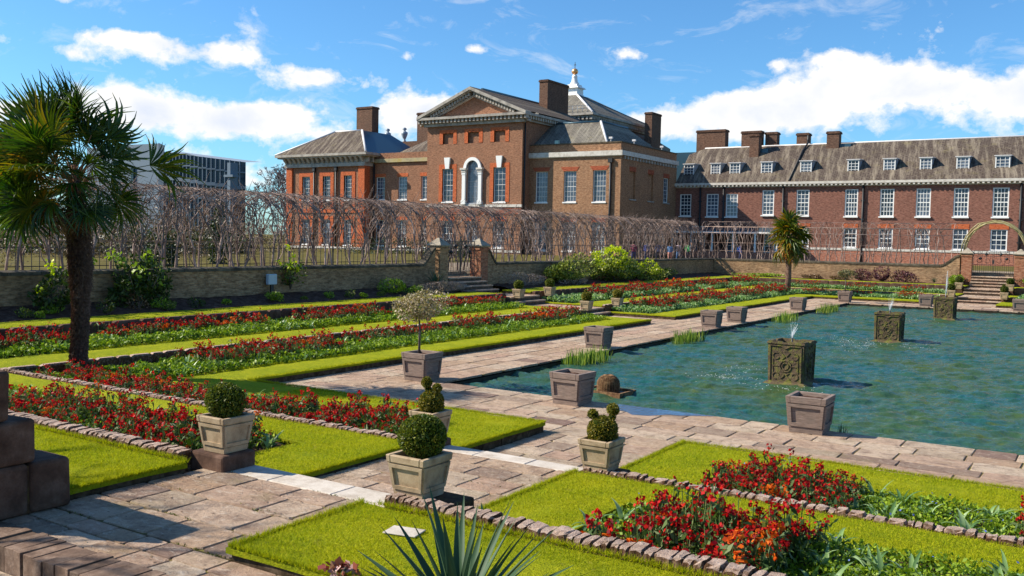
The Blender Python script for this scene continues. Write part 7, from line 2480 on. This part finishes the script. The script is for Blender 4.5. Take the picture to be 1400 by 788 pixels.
# arch over the far gate
ar = empty('branch_arch', (6.4, 55.9, ZW - .05), label='pale living branch arch over the far gate', cat='arch')
for k in range(6):
    b = MB(); g = np.random.default_rng(800 + k); o_ = g.normal() * .07; yy = .35 * (k - 2.5)
    b.tube([((1.98 + o_) * math.cos(math.pi * (1 - t / 12)) + g.normal() * .03, yy + g.normal() * .05, 1.45 + (2.15 + o_) * math.sin(math.pi * t / 12) + g.normal() * .03) for t in range(13)], [.045] * 13, 5)
    b.tube([(-1.98, yy, -.1), (-1.98 - o_, yy, 1.45)], .05, 5); b.tube([(1.98, yy, -.1), (1.98 + o_, yy, 1.45)], .05, 5)
    b.build('branch', rough_mat('lichened_branch', [(.16, .12, .06), (.34, .29, .13), (.44, .38, .26)], 3, .9, .3, 30), ar)

# ================================================================== PEOPLE ON THE WALK
def person(loc, rz, top, legs, hair, label, bag=None, h=1.72, stride=.16, arm=.1, skirt=False, seed=0):
    g = np.random.default_rng(seed)
    root = empty('person', loc, rz, label=label, cat='person')
    k = h / 1.72
    P = dict(pel=(0, 0, .92), hipL=(.09, 0, .90), hipR=(-.09, 0, .90), knL=(.10, -.05 + stride * .6, .50), knR=(-.10, -.06 - stride * .2, .50), anL=(.10, stride, .09), anR=(-.10, -stride, .10), toL=(.11, stride - .16 + .30 * 0 - .02, .04), toR=(-.11, -stride - .16, .04),
             w=(0, 0, 1.08), ch=(0, .01, 1.28), nk=(0, .01, 1.44), hd0=(0, -.005, 1.52), hd1=(0, -.02, 1.60), hd2=(0, -.015, 1.68), shL=(.17, .01, 1.39), shR=(-.17, .01, 1.39), elL=(.22, .03, 1.12), elR=(-.22, .03, 1.12), haL=(.21, -.06 - arm, .90), haR=(-.21, -.08 + arm * .5, .89), fiL=(.21, -.10 - arm, .82), fiR=(-.21, -.10 + arm * .5, .81))
    P['toL'] = (.11, stride - .15, .04); P['toR'] = (-.11, -stride - .15, .045)
    Rr = dict(pel=.145, hipL=.10, hipR=.10, knL=.062, knR=.062, anL=.042, anR=.042, toL=.035, toR=.035, w=.125, ch=.15, nk=.058, hd0=.068, hd1=.093, hd2=.070, shL=.070, shR=.070, elL=.047, elR=.047, haL=.032, haR=.032, fiL=.024, fiR=.024)
    E_ = [('pel', 'hipL'), ('pel', 'hipR'), ('hipL', 'knL'), ('hipR', 'knR'), ('knL', 'anL'), ('knR', 'anR'), ('anL', 'toL'), ('anR', 'toR'), ('pel', 'w'), ('w', 'ch'), ('ch', 'nk'), ('nk', 'hd0'), ('hd0', 'hd1'), ('hd1', 'hd2'), ('ch', 'shL'), ('ch', 'shR'), ('shL', 'elL'), ('shR', 'elR'), ('elL', 'haL'), ('elR', 'haR'), ('haL', 'fiL'), ('haR', 'fiR')]
    ks = list(P)
    me = bpy.data.meshes.new('body')
    me.from_pydata([tuple(c * k for c in P[q]) for q in ks], [(ks.index(a), ks.index(c)) for a, c in E_], [])
    def body(t, b):
        p = t.sep(t.objc()); z = t.math('MULTIPLY', p[2], 1 / k)
        ax_ = t.math('ABSOLUTE', p[0])
        c = t.ramp(z, [(0.0, (.03, .025, .02)), (.07, legs), (.94, top), (1.455, (.45, .26, .19))], 'CONSTANT')
        c = t.mix(t.math('MULTIPLY', t.math('LESS_THAN', z, .96), t.math('GREATER_THAN', ax_, .165)), c, (.45, .26, .19))
        t.l.new(c, b.inputs['Base Color']); b.inputs['Roughness'].default_value = .8
    # ramp positions run 0..1, so scale height by 1/2
    def body2(t, b):
        p = t.sep(t.objc()); z = t.math('MULTIPLY', p[2], .5 / k); ax_ = t.math('ABSOLUTE', p[0])
        c = t.ramp(z, [(0.0, (.03, .025, .02)), (.035, legs), (.47, top), (.725, (.45, .26, .19))], 'CONSTANT')
        hand = t.math('MULTIPLY', t.math('LESS_THAN', z, .455), t.math('GREATER_THAN', ax_, .165))
        c = t.mix(hand, c, (.45, .26, .19))
        t.l.new(c, b.inputs['Base Color']); b.inputs['Roughness'].default_value = .8
    me.materials.append(mat('clothes_%d' % seed, body2))
    o = link('body', me, root)
    m = o.modifiers.new('skin', 'SKIN')
    sv = me.skin_vertices[0].data
    for i, q in enumerate(ks):
        sv[i].radius = (Rr[q] * k * (1.12 if q in ('ch', 'w', 'pel') else 1), Rr[q] * k * (.85 if q in ('ch', 'w', 'pel') else 1))
        sv[i].use_root = (q == 'pel')
    m.use_smooth_shade = True
    s = o.modifiers.new('smooth', 'SUBSURF'); s.levels = 1; s.render_levels = 1
    b = MB(); b.lathe([(.001, 1.735 * k), (.06 * k, 1.72 * k), (.098 * k, 1.66 * k), (.104 * k, 1.60 * k), (.085 * k, 1.52 * k)], 0, .015, 10)
    b.build('hair', plain_mat('hair_%d' % seed, hair, .7), root)
    if bag:
        b = MB(); b.frustum(0, .19, .98 * k, 1.40 * k, .14, .12, b0=.07, b1=.055); bevel(b.build('rucksack', plain_mat('bag_%d' % seed, bag, .8), root), .02)
    return root
PG = ZW - .04
person((-16.3, 41.0, PG), R(40), (.02, .02, .03), (.02, .02, .03), (.03, .02, .015), 'person in black far left of the group on the walk', h=1.3, seed=1)
person((-16.3, 44.9, PG), R(200), (.16, .03, .06), (.05, .05, .12), (.05, .02, .01), 'person in a maroon top leftmost of the walking group behind the spurge', seed=2)
person((-16.3, 47.2, PG), R(170), (.03, .05, .16), (.03, .04, .09), (.04, .03, .02), 'person in a navy jacket second in the walking group', bag=(.05, .06, .2), seed=3)
person((-16.3, 49.3, PG), R(190), (.10, .12, .25), (.03, .03, .05), (.05, .03, .02), 'person in a blue grey coat third in the walking group', seed=4)
person((-16.3, 50.2, PG), R(150), (.04, .035, .05), (.02, .02, .03), (.10, .05, .03), 'person in a dark jacket behind the blue grey coat', seed=5)
person((-16.3, 51.6, PG), R(200), (.10, .20, .38), (.55, .25, .2), (.05, .03, .02), 'person in a light denim jacket and pink trousers', h=1.62, seed=6)
person((-16.3, 53.3, PG), R(170), (.30, .24, .30), (.08, .16, .32), (.06, .04, .03), 'person in a pale mauve top and blue jeans', bag=(.04, .035, .05), seed=7)
person((-16.3, 55.2, PG), R(160), (.02, .32, .08), (.03, .03, .05), (.10, .05, .02), 'person in a bright green jacket', seed=8)
person((-16.3, 56.2, PG), R(150), (.03, .03, .05), (.02, .02, .03), (.45, .22, .12), 'person with fair hair and dark coat next to the green jacket', bag=(.5, .5, .55), seed=9)
person((-13.3, 59.6, PG), R(110), (.02, .12, .50), (.03, .04, .10), (.03, .02, .02), 'person in a bright blue rain jacket alone in the far tunnel arm', bag=(.02, .10, .42), seed=10)

# ================================================================== BACKGROUND PLANTING
def bare_tree(name, loc, h, spread, seed, label, m=None, depth=5, thick=.3, parent=None, minr=.05):
    g = np.random.default_rng(seed); t = MB(); c = MB()
    root = empty(name, loc, label=label, cat='tree')
    def grow(p, d, ln, r_, lv):
        q = p + d * ln
        mid_ = p + d * ln * .5 + Vector(g.normal(size=3)) * ln * .05
        (t if lv < 2 else c).tube([p, mid_, q], [r_, r_ * .85, r_ * .7], 6 if lv < 2 else (4 if lv < 4 else 3), cap=False)
        if lv >= depth: return
        for _ in range(3 if lv < 2 else g.integers(2, 4)):
            nd = (d + Vector(g.normal(size=3)) * spread + Vector((0, 0, .12))).normalized()
            grow(q, nd, ln * g.uniform(.62, .86), max(r_ * .62, thick * minr), lv + 1)
    grow(Vector((0, 0, 0)), Vector((0, 0, 1)), h * .28, thick, 0)
    t.build('trunk', m or TWIG, root); c.build('crown', m or TWIG, root)
    return root
PT = rough_mat('distant_grey_bark', [(.10, .08, .08), (.17, .13, .13), (.25, .20, .21)], 2, .95, .2, 10)
bare_tree('bare_tree', (-121, 112, GZ), 17.5, .70, 906, 'leafless round headed tree behind the left pavilion', PT, 8, .42, minr=.13)
bare_tree('bare_tree', (-118, 118, GZ), 15, .5, 901, 'smaller leafless tree tucked behind the left pavilion roof', PT, 7, .3, minr=.16)
bare_tree('bare_tree', (-60, 34, ZW), 7.5, .5, 904, 'leafless bushy tree beyond the tunnel behind the palm', PT, 6, .14)
# tree just outside the picture: its branches shade the near path
bare_tree('bare_tree', (-2.0, -17.9, .5), 8.0, .42, 905, 'bare tree outside the picture whose branch shadows fall over the near path', TWIG, 5, .22)
HB = leaf_mat('brown_hedge_twigs', [(0.06, 0.04, 0.025), (0.16, 0.11, 0.07), (0.28, 0.19, 0.13)], .15)
HG = leaf_mat('park_evergreen', [(0.010, 0.022, 0.006), (0.03, 0.05, 0.012), (0.06, 0.09, 0.02)], .15)
hedges = [(-36, 20, 2.2, 7, 1.7, HB, 'brown leafless hedge beyond the tunnel behind the utility box'), (-44, 22, 3, 9, 2.2, HB, 'taller brown hedge mass beyond the tunnel, left of the pavilion'), (-58, 44, 4, 8, 2.0, HB, 'brown shrubbery in front of the pavilion foot'),
          (-31, 3, 1.6, 6, 1.3, HB, 'brown hedge beyond the tunnel behind the palm trunk'), (-38, -4, 2.5, 6, 1.8, HG, 'dark evergreen bush beyond the wall at the far left'), (-27.5, 12.6, .9, .9, 1.15, HG, 'rounded dark evergreen bush beyond the tunnel above the utility box'),
          (-29, 17.5, .55, .55, 2.6, HG, 'narrow upright dark evergreen beyond the tunnel'), (-52, 30, 4, 12, 1.2, HG, 'low green hedge beyond the tunnel'), (-75, 40, 5, 14, 3.0, HB, 'distant brown thicket left of the pavilion'), (-110, 40, 10, 30, 4.2, HB, 'distant brown thicket below the office building'),
          (-48, 58, 2.5, 9, 1.0, HG, 'clipped green hedge at the foot of the palace'), (-34, 50, 1.4, 1.4, 1.1, HG, 'rounded clipped shrub beyond the tunnel right of the gate'), (-38, 53, 1.4, 1.4, 1.1, HG, 'rounded clipped shrub beyond the tunnel, left of its twin')]
for i, (x, y, rx, ry, rz, m_, t) in enumerate(hedges):
    P, D = blob_points(int(1500 + 260 * rx * ry ** .7), (rx, ry, rz), .5, .25, seed=950 + i, flat=-rz * .5)
    V, F = leaves(P, .16 if rx < 3 else .32, .2, .22 if m_ is HB else .6)
    root = empty('hedge', (x, y, 1.7 + rz * .45), label=t, cat='hedge')
    link('foliage', fastmesh('foliage', V, F, m_), root)
    b = MB(); b.tube([(0, 0, -rz * .7), (0, 0, rz * .3)], .12, 5); b.build('stem', TWIG, root)
b = MB(); b.box(-.9, -2.1, .25, .9, 2.1, .75); b.box(-.8, -1.2, .75, .8, 1.1, 1.35)
va = empty('parked_van', (-60, 27, 1.72), label='white vehicle half hidden behind the brown hedge beyond the tunnel', cat='van')
bevel(b.build('body', WHITE_PAINT, va), .12, 3); b = MB(); b.box(-.82, -1.1, .85, .82, 1.0, 1.25); b.build('side_window', GLASS, va)
for (xx, yy) in ((-.85, -1.3), (.85, -1.3), (-.85, 1.3), (.85, 1.3)):
    b = MB(); b.tube([(xx - .1, yy, .33), (xx + .1, yy, .33)], .33, 14); b.build('wheel', DARK_METAL, va)
# thin railing beyond the tunnel
rl = empty('park_railing', (-25, 20, 1.7), label='thin dark park railing beyond the branch tunnel', cat='railing')
b = MB()
for z in (.2, 1.0): b.tube([(0, -36, z), (0, 14, z)], .02, 4)
b.build('rail', DARK_METAL, rl)
b = MB(); yy = -36
while yy < 14: b.box(-.012, yy, 0, .012, yy + .024, 1.1); yy += .35
b.build('bars', DARK_METAL, rl, kind='stuff')

# scattered dry leaves and grit on the near paving
g = np.random.default_rng(321)
n = 260
P = np.stack([g.uniform(4.8, 7.4, n), g.uniform(-13.2, -7.2, n), np.zeros(n)], 1)
P[:, 2] = np.where(P[:, 1] < -10.8, NL3 + .008, NL1 + .008)
P = P[(P[:, 1] < -10.9) | (P[:, 1] > -10.0)]
Q = np.stack([g.uniform(-2, 14, 240), g.uniform(-3.3, -.2, 240), np.full(240, .01)], 1)
P = np.vstack([P, Q])
V, F = leaves(P, .030, 0, .6, .6)
V = V.reshape(-1, 4, 3); V[:, :, 2] = P[:, None, 2] + (V[:, :, 2] - P[:, None, 2]) * .15
link('fallen_leaves', fastmesh('fallen_leaves', V.reshape(-1, 3), F, leaf_mat('dry_brown_leaf', [(.05, .03, .015), (.16, .09, .04), (.30, .20, .10)], .1)), kind='stuff', label='tiny dry leaves scattered over the near paving', cat='fallen leaves')
# tufts of moss and weed in the paving joints
n = 420
P = np.stack([g.uniform(4.8, 7.4, n), g.choice([-12.73, -10.79, -11.6, -12.2, -9.4, -8.8, -8.2, -7.6], n) + g.normal(size=n) * .012, np.zeros(n)], 1)
P[:, 2] = np.where(P[:, 1] < -10.7, NL3, NL1) - .004
P = P[np.sin(P[:, 0] * 4.0 + P[:, 1] * 7) > .2]
V, F = leaves(np.repeat(P, 3, 0) + g.normal(size=(len(P) * 3, 3)) * (.02, .008, .003), .028, .6, .35)
link('joint_moss', fastmesh('joint_moss', V, F, leaf_mat('joint_moss_green', [(.06, .08, .01), (.16, .17, .02), (.26, .22, .05)], .2)), kind='stuff', label='moss and weed tufts in the joints of the near path', cat='moss')
